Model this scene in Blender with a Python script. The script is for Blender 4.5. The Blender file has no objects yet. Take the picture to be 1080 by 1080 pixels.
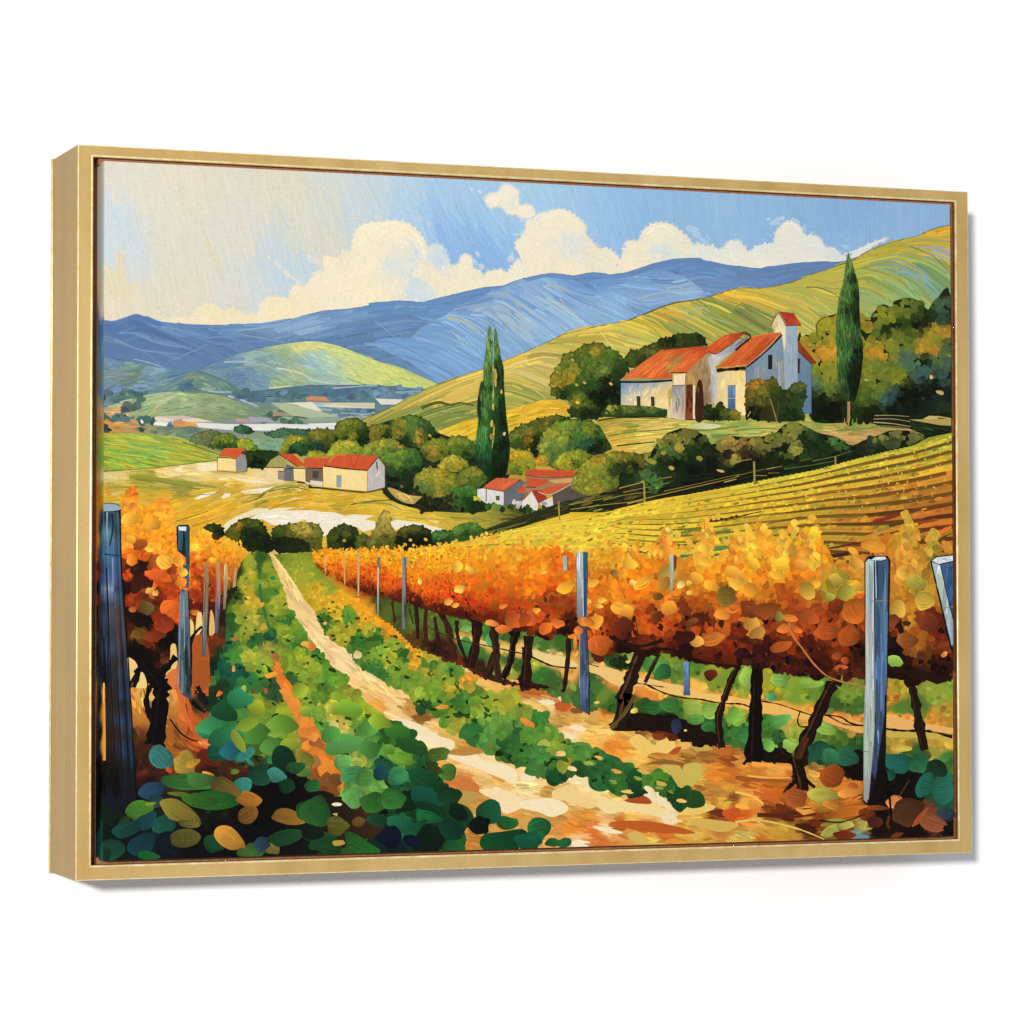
import bpy, math
import numpy as np
from mathutils import Matrix, Vector

RNG = np.random.RandomState(11)
scene = bpy.context.scene
COL = scene.collection

# ------------------------------------------------------------------ geometry of the picture (metres)
FH = 0.7268            # frame height (width is 1.0)
FD = 0.11765           # frame depth
LIP = dict(l=0.01526, r=0.01659, t=0.01183, b=0.01491)
CX0, CX1, CY0, CY1 = -0.47553, 0.4724, -0.34375, 0.34688
CZ = -0.009            # depth of the canvas face behind the frame lip (it stands a little proud)
CDEEP = 0.0315
HANG = 1.5             # height of the picture's centre above the ground

CAM_R = np.array([[0.9324761749690272, -0.0010899444524199694, 0.36122983699609146],
                  [0.010797675401656218, -0.9994645044817774, -0.030888743692744473],
                  [0.36107006705216177, 0.032703460093486014, -0.9319650692900789]])
CAM_C = np.array([-1.23175887, -0.10376666, 3.0766624])
CAM_F = 3352.52

def W3(x, y, z):
    """picture coordinates (right, up, toward the viewer) -> world"""
    return (x, -z, y)

# sketch units (the drawing was laid out on a 1080 grid) -> metres on the canvas
_M = CAM_R.T @ np.linalg.inv(np.array([[CAM_F, 0, 540], [0, CAM_F, 540], [0, 0, 1.0]]))
def to_canvas(p):
    p = np.asarray(p, float)
    d = np.c_[p, np.ones(len(p))] @ _M.T
    t = (-CZ - CAM_C[2]) / d[:, 2]
    return np.c_[CAM_C[0] + t * d[:, 0], CAM_C[1] + t * d[:, 1]]

def lin(c):
    c = np.asarray(c, float)
    return np.where(c <= 0.04045, c / 12.92, ((np.clip(c, 0, 2) + 0.055) / 1.055) ** 2.4)

def hexc(h):
    return np.array([int(h[i:i + 2], 16) / 255 for i in (0, 2, 4)])

PAINT_K = 0.80         # albedo of the paint against its name colour

# ------------------------------------------------------------------ sketch sheets: letter -> origin; 4.6957 sheet units per sketch unit
SH = {}
for i, ch in enumerate('ABCDEFGHIJKLMNOQ'):
    SH[ch] = ((100, 325, 550, 775)[i % 4], (168, 350, 535, 720)[i // 4], 4.6957)
SH['W'] = (0, 0, 1.0)

def tp(ch, x, y):
    o = SH[ch]
    return (o[0] + x / o[2], o[1] + y / o[2])

def pts(s):
    """'G 1,2 3,4 H 5,6' -> array of sketch points"""
    out, ch = [], 'W'
    for tok in s.split():
        if len(tok) == 1:
            ch = tok
        else:
            a, b = tok.split(',')
            out.append(tp(ch, float(a), float(b)))
    return np.array(out)

class Field:
    ALL = []
    def __init__(self, s, p=3.0, under=True, mul=(1, 1, 1), add=(0, 0, 0), con=1.0):
        xy, c, ch = [], [], 'W'
        for tok in s.split():
            if len(tok) == 1:
                ch = tok
            else:
                a, b, h = tok.split(',')
                xy.append(tp(ch, float(a), float(b))); c.append(hexc(h))
        self.xy, self.c, self.p = np.array(xy), np.clip((np.array(c) * mul + np.array(add)) ** con, 0.005, 1), p
        if under:
            Field.ALL.append(self)
    def __call__(self, q):
        q = np.atleast_2d(q)
        out = np.empty((len(q), 3))
        for i in range(0, len(q), 4000):
            d2 = ((q[i:i + 4000, None, :] - self.xy[None]) ** 2).sum(2) + 1.0
            w = d2 ** (-self.p / 2 * 1.35)
            out[i:i + 4000] = (w @ self.c) / w.sum(1, keepdims=True)
        return out

class Angle:
    def __init__(self, s, p=3.0):
        xy, a, ch = [], [], 'W'
        for tok in s.split():
            if len(tok) == 1:
                ch = tok
            else:
                x, y, d = tok.split(',')
                xy.append(tp(ch, float(x), float(y))); a.append(math.radians(float(d)) * 2)
        self.xy, self.a, self.p = np.array(xy), np.array(a), p
    def __call__(self, q):
        q = np.atleast_2d(q)
        d2 = ((q[:, None, :] - self.xy[None]) ** 2).sum(2) + 4.0
        w = d2 ** (-self.p / 2)
        return np.arctan2(w @ np.sin(self.a), w @ np.cos(self.a)) / 2

def colour(c, q):
    if isinstance(c, str):
        return np.repeat(hexc(c)[None], len(q), 0)
    if callable(c):
        return c(q)
    return np.repeat(np.asarray(c, float)[None], len(q), 0)

def value(v, q):
    if callable(v):
        return np.asarray(v(np.atleast_2d(q)), float)
    return np.full(len(q), float(v))

def inside(poly, q):
    x, y = q[:, 0], q[:, 1]
    r = np.zeros(len(q), bool)
    x0, y0 = poly[:, 0], poly[:, 1]
    x1, y1 = np.roll(x0, -1), np.roll(y0, -1)
    for a, b, c, d in zip(x0, y0, x1, y1):
        if b == d:
            continue
        k = (b > y) != (d > y)
        r ^= k & (x < (c - a) * (y - b) / (d - b) + a)
    return r

def smooth(p, closed=True, n=4):
    p = np.asarray(p, float)
    N = len(p)
    out = []
    for i in range(N if closed else N - 1):
        if closed:
            a, b, c, d = p[i - 1], p[i], p[(i + 1) % N], p[(i + 2) % N]
        else:
            a, b, c, d = p[max(i - 1, 0)], p[i], p[i + 1], p[min(i + 2, N - 1)]
        for k in range(n):
            t = k / n
            out.append(0.5 * (2 * b + (c - a) * t + (2 * a - 5 * b + 4 * c - d) * t * t + (3 * b - a - 3 * c + d) * t ** 3))
    if not closed:
        out.append(p[-1])
    return np.array(out)

# ------------------------------------------------------------------ the paint
DZ = 1.4e-6            # thickness of one coat of paint
COATS = np.zeros((450, 570), np.int32)      # how many coats already lie at each spot (2-unit cells)
def coats(q):
    """thickness at which a new coat over the points q comes to lie: on top of whatever is there"""
    q = np.concatenate([q + o for o in ((-0.8, -0.8), (0.8, -0.8), (0.8, 0.8), (-0.8, 0.8))])
    ix = np.clip(((q[:, 0] - 20) / 2).astype(int), 0, 569)
    iy = np.clip(((q[:, 1] - 100) / 2).astype(int), 0, 449)
    lev = COATS[iy, ix].max() + 1
    COATS[iy, ix] = lev
    return lev * DZ

def dense(p, s=1.6, closed=True):
    d = np.roll(p, -1, 0) - p if closed else np.diff(p, axis=0)
    out = [p]
    for k in range(1, max(2, int(np.sqrt((d ** 2).sum(1)).max() / s) + 1)):
        out.append((p if closed else p[:-1]) + d * k / max(2, int(np.sqrt((d ** 2).sum(1)).max() / s) + 1))
    return np.concatenate(out)

def area_points(p, s=1.8):
    lo, hi = p.min(0), p.max(0)
    g = np.stack(np.meshgrid(np.arange(lo[0], hi[0] + s, s), np.arange(lo[1], hi[1] + s, s)), -1).reshape(-1, 2)
    return np.concatenate([dense(p), g[inside(p, g)]])

class Layer:
    def __init__(self, name, label=None):
        self.name, self.label = name, label
        self.v, self.c, self.z, self.f, self.n = [], [], [], [], 0
    def add(self, v, c, q, faces):
        """q: points spread over the new coat"""
        z = coats(q)
        self.v.append(v); self.c.append(c); self.z.append(np.full(len(v), z))
        self.f.extend([tuple(i + self.n for i in f) for f in faces])
        self.n += len(v)

LAYERS = []
CUR = None
def part(name, label=None):
    global CUR
    CUR = Layer(name, label)
    LAYERS.append(CUR)

def poly(p, c, sm=True, jit=0.0, z=None):
    if isinstance(p, str):
        p = pts(p)
    if sm:
        p = smooth(p)
    col = colour(c, p)
    if jit:
        col = col * (1 + jit * RNG.randn(len(p), 1))
    CUR.add(p, col, area_points(p), [tuple(range(len(p)))])

def ribbon(p, w, c, cols=3, streak=0.06, z=None, rag=0.0):
    """a brush stroke along p (k x 2) with half widths w (k)"""
    k = len(p)
    t = np.gradient(p, axis=0)
    t /= np.linalg.norm(t, axis=1, keepdims=True) + 1e-9
    nrm = np.c_[-t[:, 1], t[:, 0]]
    s = np.linspace(-1, 1, cols)
    off = s[None, :] * w[:, None]
    if rag:
        seg = np.linalg.norm(p[1] - p[0])
        e = np.clip(RNG.randn(2, cols) * rag, -0.42 * seg, 0.42 * seg)
        ext = np.zeros((k, cols)); ext[0] = e[0]; ext[-1] = e[1]
        v = p[:, None] + nrm[:, None] * off[..., None] + t[:, None] * ext[..., None]
    else:
        v = p[:, None] + nrm[:, None] * off[..., None]
    base = colour(c, p)
    m = 1 + streak * RNG.randn(1, cols, 1) + streak * 0.25 * RNG.randn(1, cols, 3)
    col = np.clip(base[:, None] * m, 0.01, 1)
    faces = [(i * cols + j, i * cols + j + 1, (i + 1) * cols + j + 1, (i + 1) * cols + j) for i in range(k - 1) for j in range(cols - 1)]
    mid = v[:, ::max(1, cols - 1)].transpose(1, 0, 2)
    CUR.add(v.reshape(-1, 2), col.reshape(-1, 3), np.concatenate([dense(m_, 1.6, False) for m_ in (mid[0], mid[-1], (mid[0] + mid[-1]) / 2)]), faces)

def line(p, w, c, w2=None, sm=True, cols=2, streak=0.04, jitw=0.12):
    if isinstance(p, str):
        p = pts(p)
    if sm and len(p) > 2:
        p = smooth(p, False, 5)
    elif len(p) == 2:
        p = p[0] + (p[1] - p[0]) * np.linspace(0, 1, 6)[:, None]
    t = np.linspace(0, 1, len(p))
    ww = (w + ((w if w2 is None else w2) - w) * t) / 2
    ww = ww * (1 + jitw * RNG.randn(len(p)))
    ribbon(p, np.maximum(ww, 0.12), c, cols, streak)

def blob(x, y, rx, ry, rot, n=10, rough=0.12, tip=0.0):
    a = np.linspace(0, 2 * math.pi, n, endpoint=False) + RNG.rand() * 0.6
    r = 1 + rough * RNG.randn(n)
    u = np.cos(a) * r
    v = np.sin(a) * r
    if tip:
        v = v * (1 - tip * np.clip(u, 0, 1))
        u = u * (1 + 0.25 * tip * (u > 0))
    cr, sr = math.cos(rot), math.sin(rot)
    return np.c_[x + u * rx * cr - v * ry * sr, y + u * rx * sr + v * ry * cr]

def jitter(c, j, n):
    return np.clip(c * (1 + j * RNG.randn(n, 1)) + j * 0.22 * RNG.randn(n, 3) * (0.25 + c), 0.012, 1)

def dab(x, y, rx, ry, rot, c, z=None, rough=0.1, tip=0.0, shade=0.07, n=10):
    p = blob(x, y, rx, ry, rot, n, rough, tip)
    p = smooth(p, True, 2) if rx > 2.5 and n > 7 else p
    k = len(p)
    a = RNG.rand() * 2 * math.pi
    g = ((p - [x, y]) @ [math.cos(a), math.sin(a)]) / max(rx, ry)
    col = np.clip(c[None] * (1 + shade * g[:, None]), 0.01, 1)
    v = np.r_[p, [[x, y]]]
    cc = np.r_[col, c[None]]
    CUR.add(v, cc, np.concatenate([v, (p + [x, y]) / 2]) if rx < 4 else area_points(p), [(i, (i + 1) % k, k) for i in range(k)])

def scatter(reg, n):
    lo, hi = reg.min(0), reg.max(0)
    out = np.empty((0, 2))
    while len(out) < n:
        q = lo + (hi - lo) * RNG.rand(int(n * 2.2) + 20, 2)
        out = np.r_[out, q[inside(reg, q)]]
    return out[:n]

def base(reg, c, s=3.0):
    """ground coat: a sheet of small squares over a region"""
    if isinstance(reg, str):
        reg = pts(reg)
    lo, hi = reg.min(0) - s, reg.max(0) + s
    nx_, ny_ = int((hi[0] - lo[0]) / s) + 1, int((hi[1] - lo[1]) / s) + 1
    g = np.array([(lo[0] + i * s, lo[1] + j * s) for j in range(ny_) for i in range(nx_)])
    ok = inside(reg, g + s / 2)
    f = [(k, k + 1, k + nx_ + 1, k + nx_) for k in np.nonzero(ok)[0] if (k % nx_) < nx_ - 1 and k // nx_ < ny_ - 1]
    if f:
        used = np.unique(np.array(f)); mp_ = {u: i for i, u in enumerate(used)}
        CUR.add(g[used], colour(c, g[used]), g[used], [tuple(mp_[i] for i in q) for q in f])

def order(q, col, how):
    if how == 'y':
        return np.argsort(q[:, 1] + 6 * RNG.randn(len(q)))
    if how == 'yup':
        return np.argsort(-q[:, 1] + 6 * RNG.randn(len(q)))
    if how == 'dark':
        return np.argsort(col.sum(1) + 0.28 * RNG.randn(len(q)))
    return RNG.permutation(len(q))

def fill(reg, n, L, Wd, ang, c, jit=0.05, aj=0.1, keep=True, curve=0.0, how=None, cols=3, streak=0.05, span=1.0e-5, seg=5, rag=0.6, sm=False):
    """many brush strokes over a region"""
    if isinstance(reg, str):
        reg = pts(reg)
    if sm:
        reg = smooth(reg)
    q = scatter(reg, n)
    a = (ang(q) if callable(ang) else np.full(n, math.radians(ang))) + aj * RNG.randn(n)
    LL = value(L, q) * (0.7 + 0.6 * RNG.rand(n))
    WW = value(Wd, q) * (0.65 + 0.7 * RNG.rand(n))
    col = jitter(colour(c, q), jit, n)
    d = np.c_[np.cos(a), np.sin(a)]
    if keep:
        ok = inside(reg, q + d * LL[:, None] * 0.5) & inside(reg, q - d * LL[:, None] * 0.5)
        nn = np.c_[-d[:, 1], d[:, 0]] * WW[:, None] * 0.5
        ok &= inside(reg, q + nn) & inside(reg, q - nn)
        q, a, LL, WW, col, d = q[ok], a[ok], LL[ok], WW[ok], col[ok], d[ok]
    o = order(q, col, how)
    t = np.linspace(-0.5, 0.5, seg)
    prof = np.array([0.55, 1, 1, 0.9, 0.4]) if seg == 5 else np.sin(np.linspace(0.35, 2.8, seg))
    for i in o:
        cv = curve * LL[i] * RNG.randn()
        nrm = np.array([-d[i, 1], d[i, 0]])
        p = q[i] + d[i] * (t * LL[i])[:, None] + nrm * (cv * (0.25 - t * t))[:, None]
        ribbon(p, prof * WW[i] / 2, col[i], cols, streak, None, rag * WW[i] * 0.4)

def flow(reg, n, L, Wd, ang, c, jit=0.04, taper=0.3, streak=0.03, cols=3):
    """long strokes that follow the form"""
    if isinstance(reg, str):
        reg = pts(reg)
    q = scatter(reg, n)
    col = jitter(colour(c, q), jit, n)
    LL = L * (0.5 + RNG.rand(n)); WW = Wd * (0.5 + RNG.rand(n))
    a0 = ang(q)
    for i in range(n):
        half = []
        for sgn in (1, -1):
            p, a, run = q[i].copy(), a0[i] + (0 if sgn > 0 else math.pi), []
            for _ in range(int(LL[i] / 2 / 4)):
                p = p + 4 * np.array([math.cos(a), math.sin(a)])
                if not inside(reg, p[None])[0]:
                    break
                run.append(p)
                b = ang(p[None])[0]
                while b - a > math.pi / 2:
                    b -= math.pi
                while b - a < -math.pi / 2:
                    b += math.pi
                a = b
            half.append(run)
        path = np.array(half[1][::-1] + [q[i]] + half[0])
        if len(path) < 4:
            continue
        w = np.sin(np.linspace(0.25, math.pi - 0.25, len(path))) ** taper * WW[i] / 2
        ribbon(path, w, col[i], cols, streak)

def dabs(reg, n, rx, ry, ang, c, jit=0.08, aj=0.5, keep=0.0, how=None, span=1.0e-5, rough=0.1, tip=0.0, shade=0.07, sm=False, sides=10):
    if isinstance(reg, str):
        reg = pts(reg)
    if sm:
        reg = smooth(reg)
    q = scatter(reg, n)
    a = (ang(q) if callable(ang) else np.full(n, math.radians(ang or 0))) + (aj if ang is not None else 3) * RNG.randn(n)
    s = 0.65 + 0.7 * RNG.rand(n)
    X, Y = value(rx, q) * s, value(ry, q) * s
    col = jitter(colour(c, q), jit, n)
    if keep:
        m = np.maximum(X, Y) * keep
        ok = np.ones(n, bool)
        for k in range(8):
            ok &= inside(reg, q + m[:, None] * [math.cos(k * math.pi / 4), math.sin(k * math.pi / 4)])
        q, a, X, Y, col = q[ok], a[ok], X[ok], Y[ok], col[ok]
    o = order(q, col, how)
    for i in o:
        dab(q[i, 0], q[i, 1], X[i], Y[i], a[i], col[i], None, rough, tip, shade, sides)

def bush(outline, base_c, fld, n, r, jit=0.07, line_c=None, how='dark', label=None, name='painted_bush', edge=True):
    part(name, label)
    reg = smooth(pts(outline))
    reg = reg + 0.35 * RNG.randn(*reg.shape)
    poly(reg, lambda q: 0.55 * fld(q) + 0.45 * hexc(base_c), False)
    if edge:
        for q in reg[::3]:
            dab(q[0], q[1], r * 0.75, r * 0.6, RNG.rand() * 3, jitter(fld(q[None]) * 0.85, jit, 1)[0])
        dabs(reg, int(n * 0.75), r * 1.35, r * 1.0, 20, fld, jit, how=how, keep=0.6, rough=0.17, shade=0.12, aj=0.8)
    dabs(reg, int(n * 0.8), r * 0.8, r * 0.55, 20, fld, jit * 1.6, how=None, keep=0.6, rough=0.17, shade=0.12, aj=0.8)
    k = len(reg)
    top = [i for i in range(k) if reg[i, 1] < reg[:, 1].mean()]
    if edge and k > 8:
        for i in top[::1]:
            a, b = reg[i], reg[(i + 1) % k]
            if RNG.rand() < 0.75 and np.linalg.norm(b - a) > 0.3:
                ribbon(np.array([a, (a + b) / 2, b]), np.array([0.25, 0.4, 0.25]), hexc(base_c) * 0.75, 2, 0.05)
    
def leaf(ch, x, y, rx, ry, rot, h, tip=0.35, vein=True):
    gx, gy = tp(ch, x, y)
    s = SH[ch][2]
    rx, ry = rx / s, ry / s
    c = hexc(h)
    a = math.radians(rot)
    dab(gx, gy, rx, ry, a, c, rough=0.10, tip=tip, shade=0.22, n=10)
    if vein:
        d = np.array([math.cos(a), math.sin(a)]); nr = np.array([-d[1], d[0]])
        k = max(3, int(ry / 1.1))
        for i in range(k):
            o = (i - (k - 1) / 2) / k * 1.5
            ln = rx * math.sqrt(max(0.05, 1 - o * o)) * (0.45 + 0.25 * RNG.rand())
            m = np.array([gx, gy]) + nr * o * ry + d * rx * 0.12 * RNG.randn()
            p = m + d * np.linspace(-ln, ln * (1 - tip * 0.5), 4)[:, None] + nr * (np.linspace(-1, 1, 4) ** 2 * o * -1.2)[:, None]
            ribbon(p, np.array([0.25, 0.55, 0.5, 0.2]) * (0.7 + 0.5 * RNG.rand()), np.clip(c * (1 + 0.075 * RNG.randn()), 0.01, 1), 2, 0.03)
WORLD_S = 0.47
KEY_W = 470.0

# ================================================================== THE PAINTING, back to front
# ---- sky
part('painted_sky')
SKY = Field('W 115,185,d9d4ca 110,260,c9d5df 118,235,cdd6dd 125,250,cad5dd 150,200,ddd6c8 145,265,ccd5da 200,200,dcd5c4 200,300,dad3c3 165,260,dbd4c5 250,250,d7d4c9 300,200,d9d4c2 330,250,d4d3c7 '
            '120,300,dfd3b4 120,325,dfd5c2 180,320,dbd3c1 270,300,cdd3d4 285,285,c3d1dc 300,290,bdcfdd 350,200,cfd4cf 345,270,d3d2c6 325,285,c0cfdb 385,220,c3cfda 400,190,c1d0da 430,240,accae5 430,205,b3cde2 '
            '470,200,a6c6e4 480,250,92b8e3 455,215,9fc2e6 500,275,88b1e0 475,270,8cb4e2 540,190,a9c8e4 520,215,a0c4e6 600,210,9fc3e3 575,200,a4c7e6 660,210,94bae1 720,230,91b6dd 650,260,95bae3 620,240,9cc1e5 '
            '800,220,8fb6de 900,230,88afda 990,230,8cb0da 850,250,8cb1db 900,260,90b4dd 760,210,94b9dc 960,245,8fb3dc 680,235,8fb6e0 640,225,98bde2 400,260,bdcfe0 380,200,c7d2d6 320,310,c3cfd6 250,310,d3d2cb', mul=(1.0, 1.0, 0.98), add=(0.006, 0.006, 0.004))
skyreg = pts('W 100,160 1012,205 1012,300 900,290 560,330 380,350 230,352 100,352')
base(skyreg, SKY, 3.0)
fill(skyreg, 1500, 48, 6, Angle('W 110,200,82 250,250,76 330,220,78 430,220,66 520,230,60 640,230,75 800,230,86 990,240,88 380,300,75'), SKY, 0.004, 0.05, False, streak=0.004, span=4e-5)
fill(skyreg, 1800, 34, 2.2, Angle('W 110,200,82 250,250,76 330,220,78 430,220,66 520,230,60 640,230,75 800,230,86 990,240,88 380,300,75'), SKY, 0.010, 0.05, False, streak=0.006, span=4e-5)
for s, c, w in (('A 550,395 575,460 610,565', 'dccf9f', 5), ('A 600,480 640,560', 'd9cfa8', 4), ('A 170,370 245,470', 'bccfe2', 3.5), ('A 840,390 880,440 860,460', 'c0cfda', 3),
                ('A 910,240 960,350', 'c3d0da', 4), ('A 90,250 130,330', 'c3d3e0', 6), ('A 290,330 340,470', 'd9d3c3', 5), ('A 700,250 760,420', 'dcd4ba', 6), ('A 1040,90 1075,250', 'dcd4b6', 6),
                ('B 100,100 160,300', 'd8d3bf', 6), ('B 40,120 120,360', 'd9d4c0', 6), ('B 210,130 250,220', 'd6d3c6', 4), ('B 640,320 720,500', '86b0e2', 6), ('B 600,200 700,330', '9cc2e6', 5), ('A 440,480 430,600', 'd9d4c8', 5), ('A 130,560 150,690', 'e0d2ab', 5), ('A 60,590 90,700', 'dfd3b6', 5)):
    cc = 0.5 * hexc(c) + 0.5 * SKY(pts(s).mean(0)[None])[0]
    line(s, w, cc, w * 0.5, cols=4, streak=0.008)

# ---- clouds
CLD = Field('B 100,700,eee4cc 60,640,f0e5cb 100,520,f0e6cc 250,400,f1e8cf 300,340,f3ead0 420,330,f3e9cf 520,360,efe5cc 560,440,eee5cd 480,400,f0e8d2 470,460,e6e2d3 530,470,d3dde2 410,520,d9dfdd 480,560,dbdfda '
            '300,500,f2e8ce 350,450,efe6cd 250,620,f1e6ca 330,660,f2e7cb 430,600,e9e4d0 540,640,cfdce4 580,670,d0dde6 640,440,cddbe6 660,500,c5d7e8 700,560,e6e2d3 760,560,ece5d0 800,620,f1e7cc 650,620,ece4cd 900,580,efe6ce 960,590,f0e8d0 1050,540,ede6d4 780,500,efe6cf 850,570,e8e1cc 600,560,ebe4d0 160,470,e6e0cb '
            'C 40,450,eee6d2 100,330,f0e8d3 200,290,f1e8d2 280,330,efe6d0 150,420,ebe4d2 270,430,dde0dd 230,420,dfe1dc 350,480,e8e2d0 100,540,efe5cc 250,530,f0e5cb 420,480,ebe4d2 350,430,e6e0d0 600,440,ece5d3 680,360,efe7d2 650,470,dbe0dd 720,460,d9e0de 760,400,ece5d2 820,420,e9e4d3 560,460,ede5cf 640,510,efe6cf 550,530,f1e7cc 900,460,dfe3df 950,470,e0e3de 1040,450,e6e6de 1040,500,e9e6dc 60,270,e6e6de 20,255,efe8d4 '
            'D 30,440,e3e4dd 60,500,e8e5da 150,450,dfe3e0 250,340,e9e6db 280,400,e4e4dc 200,480,e6e4d9 350,420,e1e4df 420,450,dfe3e0 400,490,e8e6dc 520,480,d9e2e6 640,440,dfe2df 150,520,eeeadf 230,305,c9d8e4 '
            'B 960,180,efe8d6 900,200,eee7d5 1010,160,ece7d8 1010,210,e3e3da 1040,250,efe8d5 A 560,770,ecdfc0 450,795,ebdfc2 900,740,efe2c3 1000,680,eee2c6 700,780,eaddbf 1040,750,efe3c4 950,790,efe2c1', mul=(1.0, 0.99, 0.96))
def cloud(outline, n, extra=(), label=None):
    part('painted_cloud', label)
    reg = smooth(pts(outline), True, 4)
    for q in reg[::2]:
        dab(q[0], q[1], 2.6, 2.0, RNG.rand() * 3, 0.5 * CLD(q[None])[0] + 0.5 * SKY(q[None])[0], shade=0.02)
    poly(reg, CLD, False)
    fill(reg, n, 12, 3.2, Angle('W 100,300,20 420,240,150 380,260,110 450,250,60 580,230,170 560,250,100 620,260,45 700,240,170 680,260,130 740,260,45 830,240,170 870,260,30'), CLD, 0.007, 0.5, True, 0.3, streak=0.006, span=3e-5)
    c = reg.mean(0)
    for q in reg[::2]:
        if RNG.rand() < 0.3:
            dab(q[0] + RNG.randn() * 0.2, q[1] + RNG.randn() * 0.2, 1.6, 1.2, RNG.rand() * 3, jitter(CLD(q[None]), 0.015, 1)[0])
    for e in extra:
        line(*e, cols=3, streak=0.012)
poly_c = 'painted_cloud'
cloud('A 330,812 400,782 480,785 490,765 520,735 550,715 600,725 635,750 690,738 730,762 815,762 818,725 850,690 900,680 962,690 965,655 1000,622 1035,632 1055,618 1080,585 B 40,560 90,580 140,800 0,820 A 860,840 560,840', 260,
      label='low cream cloud bank over the left mountain ridge')
cloud('B 5,640 30,575 75,560 82,530 75,495 100,480 150,487 170,455 212,458 220,400 240,350 280,322 350,310 430,304 500,322 550,365 580,412 596,450 600,432 640,417 680,450 697,500 695,522 742,520 758,482 790,474 813,497 810,535 850,550 868,580 892,555 950,548 985,562 1010,532 1035,500 1090,470 1090,620 960,660 560,740 0,780', 900,
      [('B 300,345 400,318 500,345 560,420 575,500', 2.2, 'f4ead0', 1.4), ('B 470,390 530,430 550,500', 1.6, 'cfdbe4', 1), ('B 440,520 380,530 430,560 470,560', 1.8, 'd6dee0', 1), ('B 480,630 540,668 620,660', 2.5, 'cddbe6', 1.5), ('B 240,360 225,450 250,500', 2, 'f3e8cc', 1.5), ('B 600,500 640,470 680,500', 2, 'cfdde8', 1.5)],
      label='tall rounded cream cumulus at the left of the sky')
cloud('B 1075,560 1030,440 1040,400 1080,370 C 0,375 20,350 25,300 60,285 90,270 130,262 160,251 210,252 260,275 300,310 318,340 315,370 345,400 380,440 420,440 460,465 490,500 520,540 440,590 250,600 0,640 B 1000,640', 700,
      [('C 90,300 160,272 240,285 290,330', 2, 'f3ead4', 1.5), ('C 240,420 270,435 290,425', 3, 'd9dfe0', 2), ('C 300,470 260,520 330,500', 2.5, 'e3e2d8', 2)],
      label='broad white cumulus in the middle of the sky')
cloud('C 470,580 500,470 505,432 530,405 585,400 600,357 640,325 690,314 745,325 790,360 830,395 850,430 870,416 900,427 945,430 962,447 1005,437 1020,412 1060,405 D 30,412 72,460 100,435 150,420 190,420 200,370 228,326 260,308 300,315 330,345 345,375 400,380 430,405 450,437 490,440 520,470 560,482 620,440 700,405 752,393 700,422 630,470 590,500 560,530 150,560 0,560 C 850,560 600,590', 900,
      [('C 620,370 690,330 760,370', 2, 'f1e9d5', 1.4), ('C 640,460 700,450 740,480', 3, 'd6dfe0', 2), ('C 610,490 660,470 690,490', 2, 'efe6d0', 1.4), ('D 230,330 280,318 330,360', 1.8, 'efebdf', 1.2), ('D 540,470 640,440 750,395', 1.8, 'e6e6e0', 0.8)],
      label='white cumulus over the right mountain ridge')
cloud('B 878,195 900,172 940,165 960,135 990,127 1020,143 1042,165 1045,225 C 20,228 52,236 62,262 50,285 0,292 B 1040,275 985,268 965,238 930,228 905,240 885,218', 90,
      label='small ragged white cloud near the top of the sky')
CUR = LAYERS[0]      # torn wisps belong to the sky
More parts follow.
